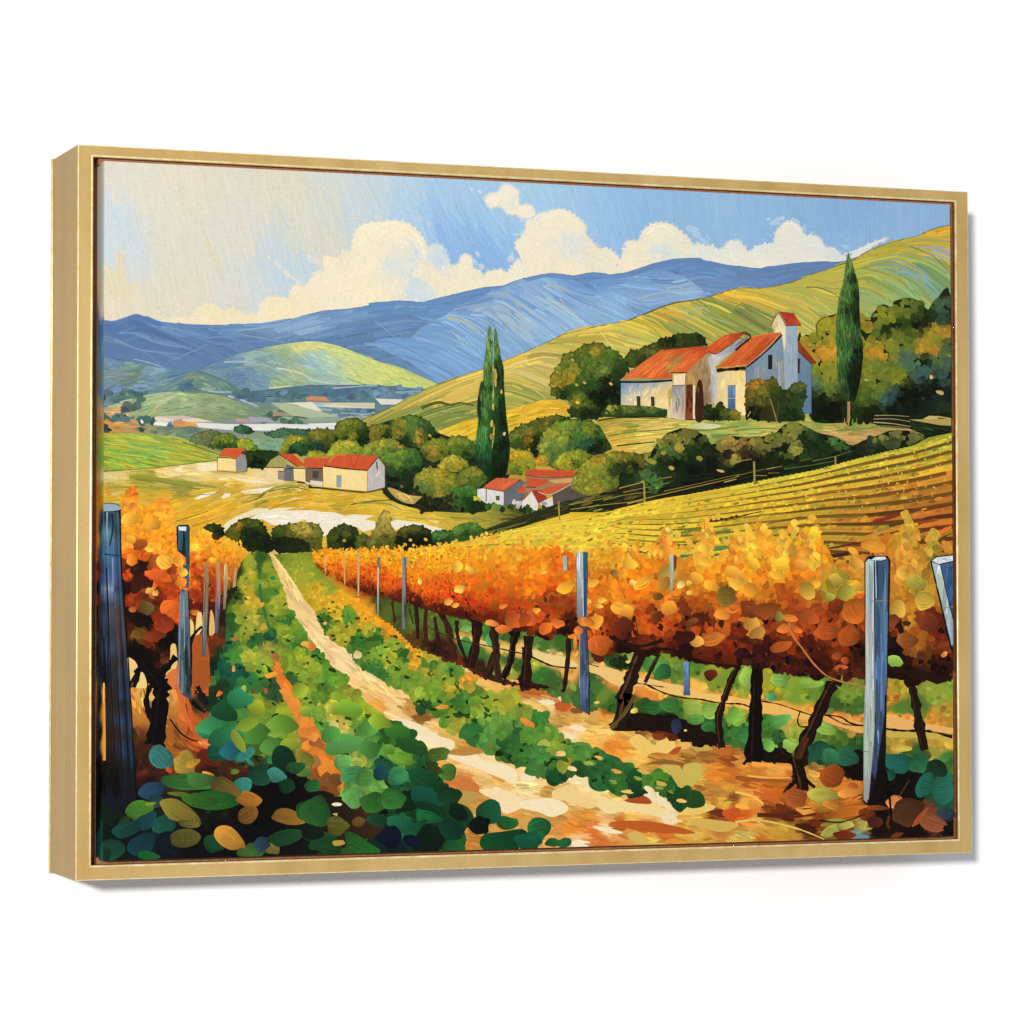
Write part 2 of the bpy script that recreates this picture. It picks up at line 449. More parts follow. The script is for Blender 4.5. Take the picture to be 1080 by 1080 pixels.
for ch, x, y, rx, ry, a, c in (('B', 808, 150, 10, 5, 20, 'e6e6de'), ('B', 850, 162, 15, 8, 40, 'e8e6da'), ('B', 866, 190, 9, 7, 60, 'dde2e0'), ('B', 515, 295, 14, 8, -20, 'b9cde0'), ('B', 545, 298, 26, 16, -10, 'c3d2e0'), ('B', 598, 318, 12, 12, 50, 'c6d3de'), ('B', 230, 293, 32, 9, -5, 'd9d5c8'), ('B', 350, 285, 22, 22, 60, 'dcd6c6'),
                              ('B', 285, 300, 26, 10, -15, 'd9d5c8'), ('B', 30, 500, 40, 18, 30, 'ece2cb'), ('B', 838, 470, 13, 9, 60, 'e6e2d4'), ('B', 858, 530, 20, 12, 35, 'e8e3d3'), ('B', 830, 515, 10, 16, 0, 'ccd9e2'), ('B', 1003, 492, 15, 20, 10, 'e9e4d4'), ('B', 1028, 372, 12, 7, 0, 'dfe2de'), ('B', 1060, 305, 14, 12, 20, 'c9dae8'), ('B', 1010, 465, 6, 10, 0, 'dfe2de'),
                              ('C', 12, 140, 8, 8, 0, 'd6e0e2'), ('C', 365, 378, 30, 6, 5, 'b0c6da'), ('C', 378, 425, 30, 8, 30, 'ccd6da'), ('C', 510, 430, 10, 10, 0, 'd3dde2'), ('C', 845, 345, 34, 18, 20, 'c3d4e4'), ('C', 870, 375, 30, 18, 40, 'bed1e4'), ('C', 905, 405, 24, 10, 40, 'c3d4e4'), ('C', 925, 390, 22, 5, 60, 'b5cbe2'),
                              ('D', 168, 296, 9, 8, 0, 'dde2e2'), ('D', 200, 312, 28, 18, -20, 'c3d4e4'), ('D', 225, 292, 24, 10, 5, 'c9d8e4'), ('D', 305, 305, 26, 8, 30, 'd6e0e6'), ('D', 345, 345, 14, 26, 0, 'b9cee4'), ('D', 380, 365, 8, 10, 0, 'd3dee6'), ('D', 545, 432, 28, 10, 20, 'b5cbe2'), ('D', 150, 400, 22, 8, 15, 'a5c0e0'), ('D', 560, 400, 24, 4, -15, 'a5c0e0'),
                              ('A', 862, 486, 14, 6, 40, 'ebe2cb'), ('A', 905, 520, 26, 9, 45, 'ebe2c9'), ('A', 950, 565, 26, 13, 45, 'ece2c7'), ('A', 985, 590, 20, 10, 55, 'ece2c7'), ('A', 1008, 612, 18, 9, 50, 'ece2c7'), ('A', 1066, 492, 16, 14, 0, 'e6dfcd'), ('A', 880, 640, 40, 12, -10, 'd3d5d2')):
    gx, gy = tp(ch, x, y)
    dab(gx, gy, rx / 4.7, ry / 4.7, math.radians(a), 0.55 * hexc(c) + 0.45 * SKY(np.array([[gx, gy]]))[0], rough=0.16, shade=0.03)

# ---- blue mountains
MTN = Field('W 110,345,5073b5 130,350,5679b9 145,335,4a6db2 148,345,4d70b3 200,350,5b7fbe 170,360,6586c3 130,380,6b87bc 115,370,6c8abf 200,375,5d7dba 250,370,6081be 240,345,6489c6 225,352,5272b3 300,345,7699cd 320,340,7e9dcf 350,345,6d92cc 300,352,6f93ca '
            '400,325,5b81c2 380,330,6d92cc 450,325,6087c9 420,345,6c93d0 380,355,587cb9 450,355,6389c9 430,335,5f86c6 340,360,5479b8 350,335,668cc8 410,320,577dbf 500,310,577dc1 470,315,5a80c3 540,305,5f85c6 510,330,87a4d0 540,330,90a9d0 480,345,84a6d5 520,350,80a0cf 550,335,94acca '
            '500,322,6188c7 525,312,7f9fd0 600,310,6b91d0 580,330,8ba9d3 600,350,80a4d6 640,300,5f85c6 620,292,5c82c4 700,290,5d81c1 740,278,5a80c5 720,275,5c82c6 760,300,6589c9 650,320,7fa3d7 700,310,7ea1d5 720,305,87a4d0 700,320,7094cc 680,330,6489c3 660,330,779cd0 780,300,6185c5 830,295,5b7cbf 850,285,597abb 870,283,5b7cbc '
            '560,370,7096d0 500,380,6b91ce 450,390,698fcc 400,375,6085c0 530,400,6a90cc 480,405,678dca 420,360,6186c4 470,370,7398d0 540,380,7399d2 350,375,5a7ebb 300,365,5b7ebc 280,375,5d7eba 330,352,86a6d6 580,345,7ca0d4 620,330,779bd2 570,312,82a2d2 590,322,9aaecd 605,335,86a6d4', mul=(0.98, 0.97, 0.93), add=(0.045, 0.045, 0.0))
MANG = Angle('W 110,350,15 148,338,30 140,350,-25 170,355,20 240,345,0 300,345,-12 340,355,-15 250,370,25 200,370,20 400,325,-8 450,340,10 420,355,-12 460,325,-12 500,315,-18 490,350,35 530,350,42 560,350,40 600,340,35 580,320,30 560,390,45 480,385,30 440,380,20 650,320,28 700,305,5 640,300,-10 720,290,-14 760,290,10 700,325,-12 830,295,-5 780,300,8 880,283,-3 660,335,30')
part('painted_mountain_range', 'hazy blue mountain range below the clouds')
ridge = 'A 0,790 45,797 70,803 100,800 150,785 205,768 260,785 330,805 420,815 560,822 700,820 860,815 960,795 1070,765 B 20,765 80,750 150,746 240,736 330,718 420,703 500,703 560,709 640,690 760,660 870,636 960,628 1020,605 1075,588 C 10,592 60,580 130,567 200,570 260,577 340,562 400,565 450,573 520,560 600,535 680,510 760,495 840,490 890,497 960,515 1020,526 1075,530 D 20,530 120,542 200,530 330,512 430,512 540,505 620,480'
mreg = np.r_[smooth(pts(ridge), False, 4), pts('W 905,300 760,340 640,380 560,420 440,430 100,430')]
poly(mreg, MTN, False)
fill(mreg, 2600, 20, 3.0, MANG, MTN, 0.016, 0.10, True, 0.15, streak=0.015, span=5e-5)
flow(mreg, 420, 46, 3.6, MANG, MTN, 0.028, streak=0.02)
flow(mreg, 420, 34, 1.4, MANG, MTN, 0.05, streak=0.02)
def spur(s, k, n, w=3.0):
    r_ = np.r_[smooth(pts(s[0]), False, 4), pts(s[1])]
    poly(r_, lambda q: np.clip(MTN(q) * k, 0, 1), False)
    flow(r_, n, 44, w, MANG, lambda q: np.clip(MTN(q) * k, 0, 1), 0.03, streak=0.02)
    flow(r_, n, 30, 1.3, MANG, lambda q: np.clip(MTN(q) * k, 0, 1), 0.06, streak=0.02)
spur(('A 0,830 60,815 120,822 190,800 240,815 330,850 440,880 E 640,40 800,50 960,60', 'W 330,420 100,430'), 0.93, 60)
spur(('A 560,890 700,880 900,850 B 20,880 120,838 220,806 330,782 470,765 520,775 560,792', 'B 700,885 F 560,130 640,230 400,200 0,60 E 900,60 700,60'), 0.93, 110)
spur(('F 300,60 380,30 B 500,885 545,845 600,812 680,770 720,745 800,712 880,672 960,630 1020,606 1075,590 C 60,588 130,574 200,577 240,590 C 330,640 450,700 560,770', 'W 650,350 560,395 500,410 470,410 F 500,150'), 1.07, 170)
spur(('C 330,600 420,590 520,585 600,560 680,545 740,560 830,600 900,650', 'C 920,690 840,700 700,730 600,770 520,790 430,720'), 1.07, 60, 2.4)
line(ridge, 0.8, '6383b4', streak=0.04, jitw=0.3)
MFIX = lambda c: np.clip(0.5 * (hexc(c) * [1, 1, 0.93] + [0.055, 0.05, -0.005]), 0, 1)
for s, w, c, w2 in (('B 0,885 120,840 330,782 470,765 560,792', 1.5, '4d6fae', 0.8), ('B 300,720 420,712 560,716 640,700 900,645', 3.5, '567cc0', 4.5), ('C 20,600 130,577 250,588 340,572 450,583 540,568', 3, '5b80c4', 3.5), ('C 540,572 680,525 800,505 900,512 1070,545', 4.5, '577cc0', 5),
                    ('D 10,560 120,575 300,545 520,520', 6, '5a7bc0', 3), ('D 30,600 150,610 280,570', 6, '5b7cbf', 3), ('C 130,620 190,640 265,666', 2.2, 'c3b3b3', 0.8), ('C 120,625 180,632 240,650', 1.5, 'd1b9ab', 0.6), ('C 190,690 215,720', 2, 'c0b5b8', 0.6),
                    ('C 570,695 640,672 720,655 800,650', 1.8, 'a9b3c8', 0.8), ('C 590,690 650,690', 2, 'b9b3b8', 1), ('C 720,640 770,630 800,645', 1.8, 'a5b8d8', 1), ('C 620,690 720,670 780,672', 2.4, '7f93ba', 1.4), ('C 560,690 620,735 700,750', 1.2, '7b9cd2', 0.8),
                    ('C 0,790 50,840 100,890', 1.2, 'b3b5bd', 0.6), ('C 10,640 80,690 160,740 240,830', 1.3, '8aa6d2', 0.8), ('C 250,660 400,720 560,770', 1.5, '93aed6', 0.8), ('C 300,700 420,760 520,795', 1.2, '6f95cf', 0.8), ('C 430,610 540,600 600,580', 1.2, '6489c6', 0.8),
                    ('B 880,745 960,660 1070,600', 2, '8ba5cf', 1.2), ('B 940,660 1000,680 1060,760', 3, '9fb0cd', 1.2), ('B 720,745 800,725 900,720', 1.6, 'bdb5b8', 0.8), ('B 820,750 900,760 980,810 1050,870', 2.2, 'b9b3ba', 0.8), ('B 1020,740 1065,785', 1.8, 'b5b3bf', 0.8), ('B 870,740 990,770 1050,830', 3, '7698cf', 1.5),
                    ('B 690,780 760,800 850,852', 4, 'c3b57c', 1.0), ('B 700,778 770,798 880,860', 1.2, '8a9c90', 0.6), ('B 500,885 545,845 600,812 640,812 690,840 730,885', 0.9, '5f7494', 0.7), ('B 330,800 380,840 430,885', 0.9, '8aa6d2', 0.6), ('B 20,860 120,810 220,800', 1.4, '7d9fd2', 1), ('B 60,790 150,800 230,780', 3, '7196cf', 1.5),
                    ('F 350,50 420,55 520,100 620,160 740,225', 0.9, '4e6da6', 0.6), ('F 500,0 580,30 680,70 740,110', 0.9, '4e6fa8', 0.5), ('F 720,5 770,60 840,105', 1.8, 'aab2b0', 0.6), ('F 730,5 790,50 840,95', 0.8, '5a78a8', 0.5), ('F 650,15 760,85 850,130', 1.0, '7fa2d6', 0.7), ('F 520,20 560,0', 1.4, 'a8a68c', 0.7),
                    ('F 160,20 260,70 330,110 480,160 620,230', 1.6, '5479bb', 1), ('F 280,60 360,70 430,110', 3, '7fa3d8', 1.2), ('F 880,30 960,80 1000,120', 1.8, '7a9cd0', 1), ('F 950,20 1020,60', 1.5, '7d9fd2', 0.8), ('F 0,40 100,48 170,68', 0.9, '4f72b0', 0.6),
                    ('E 45,20 150,60 260,110 330,170', 3.5, '5373b2', 1.5), ('E 200,10 330,60 480,80', 2, '7493cb', 1), ('E 480,10 600,60 760,50 900,40', 2.2, '5a7cbc', 1), ('E 100,40 230,90 420,110', 2, '6f8ec8', 1), ('E 380,140 500,90 560,60', 1, '7391c8', 0.8), ('E 690,10 820,30 940,55', 1.8, '7fa0d2', 1), ('E 560,170 640,130 800,80', 1.2, '4f71b0', 0.8), ('E 950,50 1000,30 1075,10', 3, '5272b2', 2),
                    ('A 60,805 120,815 190,790 260,815', 3.5, '4c6eb2', 3), ('A 120,860 200,862 280,885', 3, '6d8fc8', 2), ('A 330,830 420,845 520,870', 2, '7495cc', 1), ('A 560,835 640,860 760,880', 2.5, '5475b8', 1.5), ('A 700,850 860,830 960,815', 1.8, '86a5d3', 1), ('A 900,850 960,830 1060,790', 5, '7d9fd3', 3), ('A 440,835 620,832 820,830', 1.5, '4f72b6', 1)):
    line(s, w, MFIX(c) + 0.5 * MTN(pts(s).mean(0)[None])[0], w2, cols=3, streak=0.02)

# ---- small hills at the foot of the mountains
part('painted_hill', 'grey-green hill slope at the left foot of the mountains')
HL = Field('E 60,170,708b9a 150,220,758f8d 250,230,6e8c94 200,280,6f8ba1 120,290,6b88b4 60,300,6b87b6 400,210,5f8194 60,140,6a86a0 180,240,6f7f5c 300,200,8099a5 90,240,7a9078 350,250,6a8a8a')
r = pts('E 0,115 45,120 100,130 200,150 330,175 450,190 520,195 420,260 320,300 0,330')
poly(r, HL)
fill(r, 300, 12, 2.2, Angle('E 60,160,12 200,250,-10 100,300,-25 400,210,-20'), HL, 0.06, 0.15)
for s, w, c in (('E 45,122 200,152 330,178', 0.8, '4f6680'), ('E 190,135 260,150 335,175', 1.2, '96a8bc'), ('E 60,310 180,275 330,245 500,195', 0.8, '8aa0b4'), ('E 45,290 150,260 300,215 380,205', 1, '5f7c94')):
    line(s, w, c, w * 0.6)
part('painted_hill', 'pale green dome hill in front of the blue mountains')
DH = Field('F 100,85,c5ca8e 30,70,c9cc98 400,200,c8ce88 300,150,bcc78c 200,110,b9c792 550,240,b3c281 500,215,bfc884 450,260,aebf80 20,150,8fb2cb 120,180,a5c2c0 60,120,9dbdc6 200,200,b9c696 250,240,b9c688 180,230,9dbab0 30,220,8aa7ae 120,250,90aeb4 60,200,93b3c0 E 880,130,7f9fae 1000,150,88a5aa 900,200,7b97a6 750,190,6182b6 830,250,6587b7 '
           '980,260,90a697 900,90,8aa596 1000,70,c0c592 1060,60,c6ca94 950,100,8fa995 820,150,7796b0 700,170,6284b8 640,160,5f80b2 760,140,8aa5b8 1050,130,8fb0c0 1060,220,93ab9c 700,240,5c7cae 620,210,6484a6 900,250,8aa58f 1000,200,a0b09a', mul=(1.02, 1, 0.92), add=(0.03, 0.03, -0.01))
r = np.r_[smooth(pts('E 520,195 600,150 700,110 850,75 1000,52 1070,48 F 60,50 150,70 250,105 350,145 450,175 560,220 650,262'), False, 4), pts('F 600,300 100,300 0,300 E 900,300 720,300 600,240')]
poly(r, DH, False)
fill(r, 900, 15, 2.2, Angle('E 600,180,-25 750,130,-15 850,200,22 950,150,25 1050,150,28 900,100,10 F 50,60,10 50,200,15 150,200,20 300,180,28 450,220,22 600,255,20 200,100,25'), DH, 0.025, 0.1)
fill(r, 600, 9, 1.1, Angle('E 600,180,-25 750,130,-15 850,200,22 950,150,25 1050,150,28 900,100,10 F 50,60,10 50,200,15 150,200,20 300,180,28 450,220,22 600,255,20 200,100,25'), DH, 0.04, 0.1)
for s, w, c in (('E 640,150 760,150 880,180 970,230', 1.8, '9db1ad'), ('E 700,175 820,180 920,240', 1.3, '8aa39a'), ('E 900,180 1000,200 1075,235', 2.2, 'b5c0ad'), ('E 860,280 960,270 1000,285', 1.5, 'b9bd92'), ('E 520,178 700,112 850,76', 0.7, '5c789c'), ('F 160,72 350,146 560,221 640,258', 0.7, '6f8a8a'), ('F 0,235 150,260 330,262', 1.3, 'c3cfc0'), ('F 190,230 300,265 420,275', 1.8, '9cb582')):
    line(s, w, c, w * 0.6)
part('painted_hill', 'low rounded green hillock in the valley')
r = pts('E 330,290 420,240 500,190 560,205 640,240 740,300 600,310')
poly(r, '66857f')
fill(r, 80, 9, 1.8, Angle('E 420,240,-30 640,250,28'), Field('E 420,260,5f7f78 500,210,7a9078 620,250,6a8878 560,280,7f9a80 450,280,55737c 700,290,5c7a70'), 0.08, 0.15)
line('E 500,195 600,225 700,275', 0.8, '4a6468'); line('E 490,200 430,240 330,285', 0.7, '8a9a78')
HM = Field('E 150,340,a0af87 300,330,9cb183 450,330,9db181 600,350,92a77b 700,380,879e75 800,410,7c9373 400,380,8ba173 250,390,8ca478 550,400,80976a 650,420,768d67 880,420,6f8668 300,400,a5a86c 200,400,93a77c 350,310,b0ba90 520,380,95a678')
r = pts('E 60,372 110,350 200,325 320,302 430,296 550,304 650,320 740,355 830,385 900,410 910,445 600,445 500,420 190,415 90,400')
poly(r, HM)
fill(r, 330, 12, 1.8, Angle('E 150,350,-18 300,320,-8 450,310,4 600,340,14 750,370,24 400,390,-12 600,410,8 250,390,-22'), HM, 0.06, 0.12)
for s, w, c in (('E 430,297 560,304 660,325 760,370 850,400', 0.9, '5c7264'), ('E 660,318 760,350 840,385', 1.4, 'c9cba8'), ('E 100,355 200,328 330,303', 0.9, 'c0c6a4'), ('E 240,400 280,385 310,372', 1, 'c0b98c'), ('E 470,415 520,385 600,360', 1.1, 'a5a878'), ('E 350,395 420,378 480,376', 0.9, '6f8560'), ('E 560,292 600,298 680,298', 1.8, 'a5b3bd')):
    line(s, w, c, w * 0.6)

# ---- valley floor: tree bands, strips of fields, far road and roofs
part('painted_valley', 'distant valley floor with tree bands and pale strip fields')
VF = Field('F 50,290,5f7c80 200,310,547281 350,300,587682 500,295,6a8aa0 120,400,7e97a0 250,400,6a8090 100,440,8a9c90 300,430,6f8478 30,300,55737a 450,320,607e8a E 1000,300,56747c 800,310,4e6c7a 950,420,7f9276 1000,440,708872 700,440,7f8a88 950,470,a5aa98')
r = pts('F 0,262 330,262 600,285 420,380 330,440 200,480 0,500 E 1000,500 600,500 500,450 700,430 900,430 700,300 820,290')
poly(r, VF, False)
fill(r, 260, 12, 2.4, 3, VF, 0.1, 0.1, streak=0.05)
for ch, x0, x1, y, n, c in (('E', 690, 840, 310, 12, '4d6a77'), ('E', 850, 1010, 310, 12, '55727c'), ('F', 0, 330, 308, 26, '527080'), ('F', 330, 560, 296, 14, '5f7f90'), ('E', 50, 240, 318, 14, '53706b'), ('E', 830, 1060, 425, 14, '526c5a'), ('F', 160, 340, 400, 12, '5c7a8a'), ('F', 120, 330, 440, 12, '7c8c84'), ('E', 420, 480, 275, 5, '4f6c80')):
    for i in range(n):
        gx, gy = tp(ch, x0 + (x1 - x0) * (i + RNG.rand()) / n, y + 16 * RNG.randn())
        dab(gx, gy, 4.5, 3.0, 0.2 * RNG.randn(), jitter(hexc(c), 0.1, 1)[0])
for s, c in (('F 0,350 330,352 325,380 120,374 0,366', 'd6cfb2'), ('F 60,352 330,354 328,378 220,370', 'c9c3a0'), ('F 0,352 120,354 60,366 0,362', '93b3c8'), ('F 330,330 470,335 440,360 360,360', 'd9d3c7'), ('E 1045,322 1080,320 F 85,322 106,345 0,346 E 1050,343', 'c88a5c'),
             ('E 940,352 1075,348 F 70,395 0,385 E 1000,362', 'dcd6c3'), ('E 870,350 940,352 1010,368 F 60,395 160,420 0,424 E 980,415 920,385', 'a9b592'), ('F 0,455 150,450 140,480 60,486 0,482', 'dfe1e2'), ('F 0,425 160,424 120,445 0,448', '8fa08a')):
    poly(s, c, False)
for s, w, c in (('F 160,402 280,408', 1.2, '93a8b2'), ('F 180,425 300,420', 1.1, 'b5ab9a'), ('F 430,300 580,290', 1.2, '8faac0'), ('F 0,340 105,347', 0.7, '8a6a58'), ('F 250,415 330,400', 1, 'a0b0a8'), ('F 345,262 440,290 600,285', 1, '4f6f80'), ('F 120,280 280,268 340,270', 1.0, 'a8bcc4')):
    line(s, w, c)
for s, c in (('E 290,455 380,447 520,450 700,458 900,455 1075,460 F 150,452 148,478 60,488 0,488 E 900,490 700,488 540,476 420,462', 'dddad2'), ('E 285,420 420,418 520,430 590,446 420,448 310,446', 'ddcdb4'), ('E 310,418 440,414 510,428 400,436', 'c8b5a8'), ('E 380,452 430,448 440,440 510,462 505,474 400,470', 'd38f4d'), ('E 440,450 500,452 512,472 450,472', 'dd9c50'),
             ('E 385,440 430,432 440,455 390,458', 'c0876a'), ('E 690,430 760,430 760,448 700,445', 'b99191'), ('E 760,420 850,424 895,445 765,450', '9c9cab'), ('E 880,395 940,400 950,415 880,418', 'a08a70'), ('E 285,445 360,448 355,468 290,462', 'e6e2d8'), ('E 360,452 378,440 385,462 365,470', '6a8aa8')):
    poly(s, c, False)
fill('E 420,462 700,470 1080,470 1080,486 700,486', 40, 14, 1.5, 1, 'e3dfd6', 0.03, 0.03)
part('painted_field', 'ochre strip field with dark bushes at the left edge of the valley')
OF = Field('E 20,390,d9a865 100,380,dcae70 100,460,c08d4c 200,465,b98f5a 30,450,c98d42 60,350,7f8f80 30,340,3f5458 250,480,8a8a58 330,490,788a68 450,500,6c8066')
r = pts('E 0,378 45,378 155,365 140,400 200,440 290,462 440,478 540,500 640,600 420,540 200,500 0,500')
poly(r, OF, False)
fill(r, 120, 11, 2.2, 4, OF, 0.07, 0.1)
for ch, x, y, rx, ry, c in (('E', 190, 375, 42, 26, '5c6b60'), ('E', 160, 390, 30, 18, '55665e'), ('E', 250, 432, 32, 22, '3f5a56'), ('E', 130, 425, 62, 18, '4e6a66'), ('E', 90, 430, 30, 14, '44625f'), ('E', 55, 480, 45, 16, '2b3d38'), ('E', 20, 420, 26, 30, '3a4f50'), ('E', 20, 330, 26, 26, '3f5458'), ('E', 60, 350, 30, 12, '6a7f7c'), ('E', 170, 415, 14, 8, 'd0b088'), ('E', 235, 445, 8, 8, 'e0dcd0'), ('E', 140, 415, 12, 8, '44605c'),
                          ('E', 290, 440, 12, 20, '35504c'), ('E', 235, 488, 16, 12, '2f5048'), ('E', 370, 462, 12, 12, '50708a'), ('E', 200, 300, 38, 14, '4a6660'), ('E', 130, 325, 40, 12, '55706a'), ('E', 440, 500, 70, 14, '6c7f6c'), ('E', 340, 490, 60, 14, '738468'), ('E', 480, 480, 50, 12, '6f7c78')):
    gx, gy = tp(ch, x, y)
    for k in range(5):
        dab(gx + rx / 9 * RNG.randn(), gy + ry / 11 * RNG.randn(), rx / 7.5, ry / 6.5, 0.2 * RNG.randn(), jitter(hexc(c), 0.1, 1)[0])

# ---- right hillside
part('painted_hill', 'big yellow-green striped hillside rising at the right')
HR = Field('C 250,870,d6c062 400,860,e0c24c 480,830,e6c850 560,830,d9b84a 640,800,e6b540 700,770,e3a93c 780,750,e8bb3c 700,820,90a150 900,790,8b9d4f 850,740,b3b268 950,760,8a9a48 1000,690,e6b63c 930,690,dcc050 860,710,cfc458 1000,740,8d9a46 1050,780,a7a549 1050,660,e8b83c 600,880,c3b758 800,700,cdb94a 450,880,d0c060 950,850,c9ae48 1000,820,8f9a4a 780,830,94a152 850,860,b3a54c '
           'D 60,660,ecc54c 60,690,e6bb44 200,680,c9b24c 300,650,b5b04c 400,600,bdb44e 500,570,bab44c 60,770,8b8f4b 20,740,7f8546 110,800,858c4a 150,820,90a052 300,700,c3b650 350,720,b7b554 350,770,d2bd58 450,680,bbb44e 400,780,9fae5e 420,640,8f9c4c 480,660,c3ab42 650,520,b9ad46 600,560,a6ac4c 750,470,bca842 850,430,bfae44 800,500,aaae4e 720,560,a9b050 '
           '1000,370,d1a93e 1050,345,e5b23c 950,390,c6ad42 900,480,98a24e 960,440,a0a84c 1000,440,9fb0a5 1000,460,9fb0b0 1050,470,b59a7c 850,550,7ca096 830,540,8fa888 950,600,7aa0a5 930,580,7fa598 1000,560,7d9c5c 1050,530,8a9c50 700,600,9cab56 800,640,9cb062 900,660,8cae6c 650,660,8fab60 700,720,94ad6a 640,740,96ac66 1050,620,7b9a5a 1050,660,7f9c5c 850,600,92ac62 760,540,b0b052 620,620,a0ab52 '
           'F 1000,150,e3bd46 1050,120,e8c24c 1050,180,d0b050 1040,220,c3b252 1000,260,9a9e4c 1060,300,8f984c 800,215,d9b84c 850,200,e3c458 900,230,dcc060 800,270,cdb054 700,280,d9b558 720,255,c9b455 600,330,c5a64a 640,300,cdb454 600,290,c9b660 500,400,8f9c4c 500,360,b5a850 420,390,b3a754 330,430,a59c4c 560,330,c3ae54 640,360,5e6f35 750,380,6f8042 700,440,879046 600,430,8a9448 560,400,6a7c3c 780,400,7a8a44 600,310,cdb052 760,330,e3c058 690,325,e0b050 740,345,e6c060 '
           'G 100,130,d6c072 50,180,cdb768 100,260,c3b565 50,220,b9b060 50,300,a9a554 100,320,9a9a4a 30,330,8f9648 250,60,c0ac4e 180,90,b9aa50 350,30,d9c05e 300,45,ccb650 450,50,c7b85c 550,40,bfb259 480,20,bdb158 20,130,d2bc60 130,180,cab868')
HRA = Angle('C 250,860,-18 400,850,-12 560,800,18 700,770,22 780,760,15 700,830,30 850,740,28 900,800,30 1000,690,10 1000,750,28 D 60,660,8 200,680,20 60,780,30 150,820,28 350,700,28 300,650,5 420,645,20 350,780,35 500,570,-15 600,540,-18 650,520,-15 700,600,30 800,640,33 900,660,40 750,480,-12 850,440,5 850,550,30 950,600,45 1000,370,-8 1000,460,20 1050,560,35 900,400,-10 960,420,10 '
            'F 1000,160,-25 1050,240,20 900,230,-15 800,250,-18 700,270,-25 600,330,-28 500,380,-28 400,400,-30 640,360,-15 750,380,-12 G 50,150,-15 100,200,22 100,280,25 50,250,20 250,60,10 350,30,-5 450,50,20 550,40,15')
ridge2 = 'F 250,445 330,410 430,365 520,318 600,275 700,240 800,205 900,172 1000,132 1075,100 G 50,85 100,64 200,15 C 240,860 340,835 440,815 520,800 600,770 740,715 860,695 920,685 1010,655 1075,640 D 70,637 140,638 270,612 380,570 460,545 580,500 640,465 720,430 800,405 900,380 960,355 1010,338 1080,325'
r = np.r_[smooth(pts(ridge2), False, 4), pts('W 1012,420 700,470 520,480 420,470 380,460')]
poly(r, HR, False)
fill(r, 1500, 24, 3.2, HRA, HR, 0.025, 0.06, True, 0.15, streak=0.02, span=5e-5)
flow(r, 520, 74, 5.5, HRA, HR, 0.035, streak=0.03)
flow(r, 520, 60, 1.8, HRA, HR, 0.07, streak=0.03)
line(ridge2, 0.7, '7a6a34', jitw=0.5)
for s, w, c, w2 in (('C 600,770 740,717 860,697 920,687', 1.4, '5c5a34', 0.6), ('D 350,632 420,638 480,660 520,690', 1.6, '6f7438', 0.6), ('D 0,735 60,770 140,830 190,850', 6, '7f8448', 3), ('D 0,750 80,800 150,840', 1.2, '5c6434', 0.8), ('D 310,680 360,740 440,800', 1.2, 'd0b44c', 0.8), ('D 390,680 460,740 500,770', 1.2, 'cdbc5a', 0.8),
                    ('C 600,780 660,800 720,850 760,880', 2.6, 'e0b448', 1.4), ('C 690,760 740,752 790,775', 3, 'e8a938', 1.6), ('C 780,735 880,770 990,800 1070,830', 2.2, 'a3b07c', 1), ('C 880,690 980,720 1075,770', 2.4, '77883e', 1.2), ('C 920,690 1030,720 1075,740', 2.5, '8f9a44', 1.4), ('C 560,800 640,830 690,880', 1.2, '8a9a4a', 0.8), ('C 460,815 560,850 620,890', 1.2, 'cdb54a', 0.8), ('C 820,800 900,840 960,880', 1.6, 'dcb848', 1), ('C 860,740 900,735 930,755', 1.8, 'b3b3a5', 0.8), ('C 740,790 830,840 900,890', 1.2, '6f8540', 0.8),
                    ('D 920,440 1000,432 1030,425', 1.6, 'a5a9a5', 0.8), ('D 980,445 1040,470 1066,490', 3.5, '9fb0b5', 2), ('D 1030,455 1066,470', 2.4, 'bd9a80', 1.5), ('D 800,560 850,560 900,600', 3, '86aab0', 1.2), ('D 930,570 970,620 1010,670', 3.4, '80a8b5', 1.6), ('D 840,600 880,650', 2, '92b0a0', 1), ('D 860,430 980,480 1066,570', 1, '6f8038', 0.7), ('D 780,500 900,550 980,610', 1.2, 'c9b048', 0.7), ('D 640,540 780,580 860,640 890,680', 1, '7f8c40', 0.7), ('D 600,600 700,650 760,700', 1.4, 'c3ab42', 0.8), ('D 650,640 720,690', 1.2, 'b9ae48', 0.8),
                    ('D 1010,365 1066,352', 2.6, 'e8b63c', 1.6), ('D 740,560 820,600', 1, 'b9ae48', 0.6), ('G 0,160 80,190 150,240', 1.3, 'a9a24c', 0.8), ('G 0,205 60,230 140,280', 1.2, 'd9c67c', 0.8), ('G 0,260 60,285 120,330', 1.2, 'd2c06c', 0.8), ('G 130,60 240,50 330,60', 1.2, '9c9444', 0.8), ('G 0,110 100,95 200,110', 1.2, 'dcc878', 0.8), ('G 390,0 420,40 460,90', 2, 'e0c868', 1.2), ('G 500,15 600,40', 1, '9aa04c', 0.6), ('G 280,20 360,10', 1.8, 'e8cc60', 1),
                    ('F 300,480 430,420 560,370 640,352', 3.4, '7f9048', 2), ('F 290,475 420,410 540,365', 0.9, '5c6a30', 0.6), ('F 320,470 450,430 560,390', 1.1, 'a8b468', 0.7), ('F 560,378 640,350 700,362 760,352 820,366', 3.6, '4f602a', 1.6), ('F 600,400 700,400 800,395', 2, '66783a', 1.2), ('F 560,430 640,400 720,398', 1.2, 'a0a450', 0.8), ('F 620,455 720,420 820,410', 4, '7a8c44', 2), ('F 640,360 700,395', 1.5, '8a8c40', 0.8), ('F 980,185 1040,205 1075,225', 1.2, 'c9b860', 0.7), ('F 1010,265 1060,285', 2, 'e3c050', 1.2), ('F 970,170 1070,175', 1.2, 'e6c658', 0.8)):
    line(s, w, c, w2, cols=3, streak=0.03)
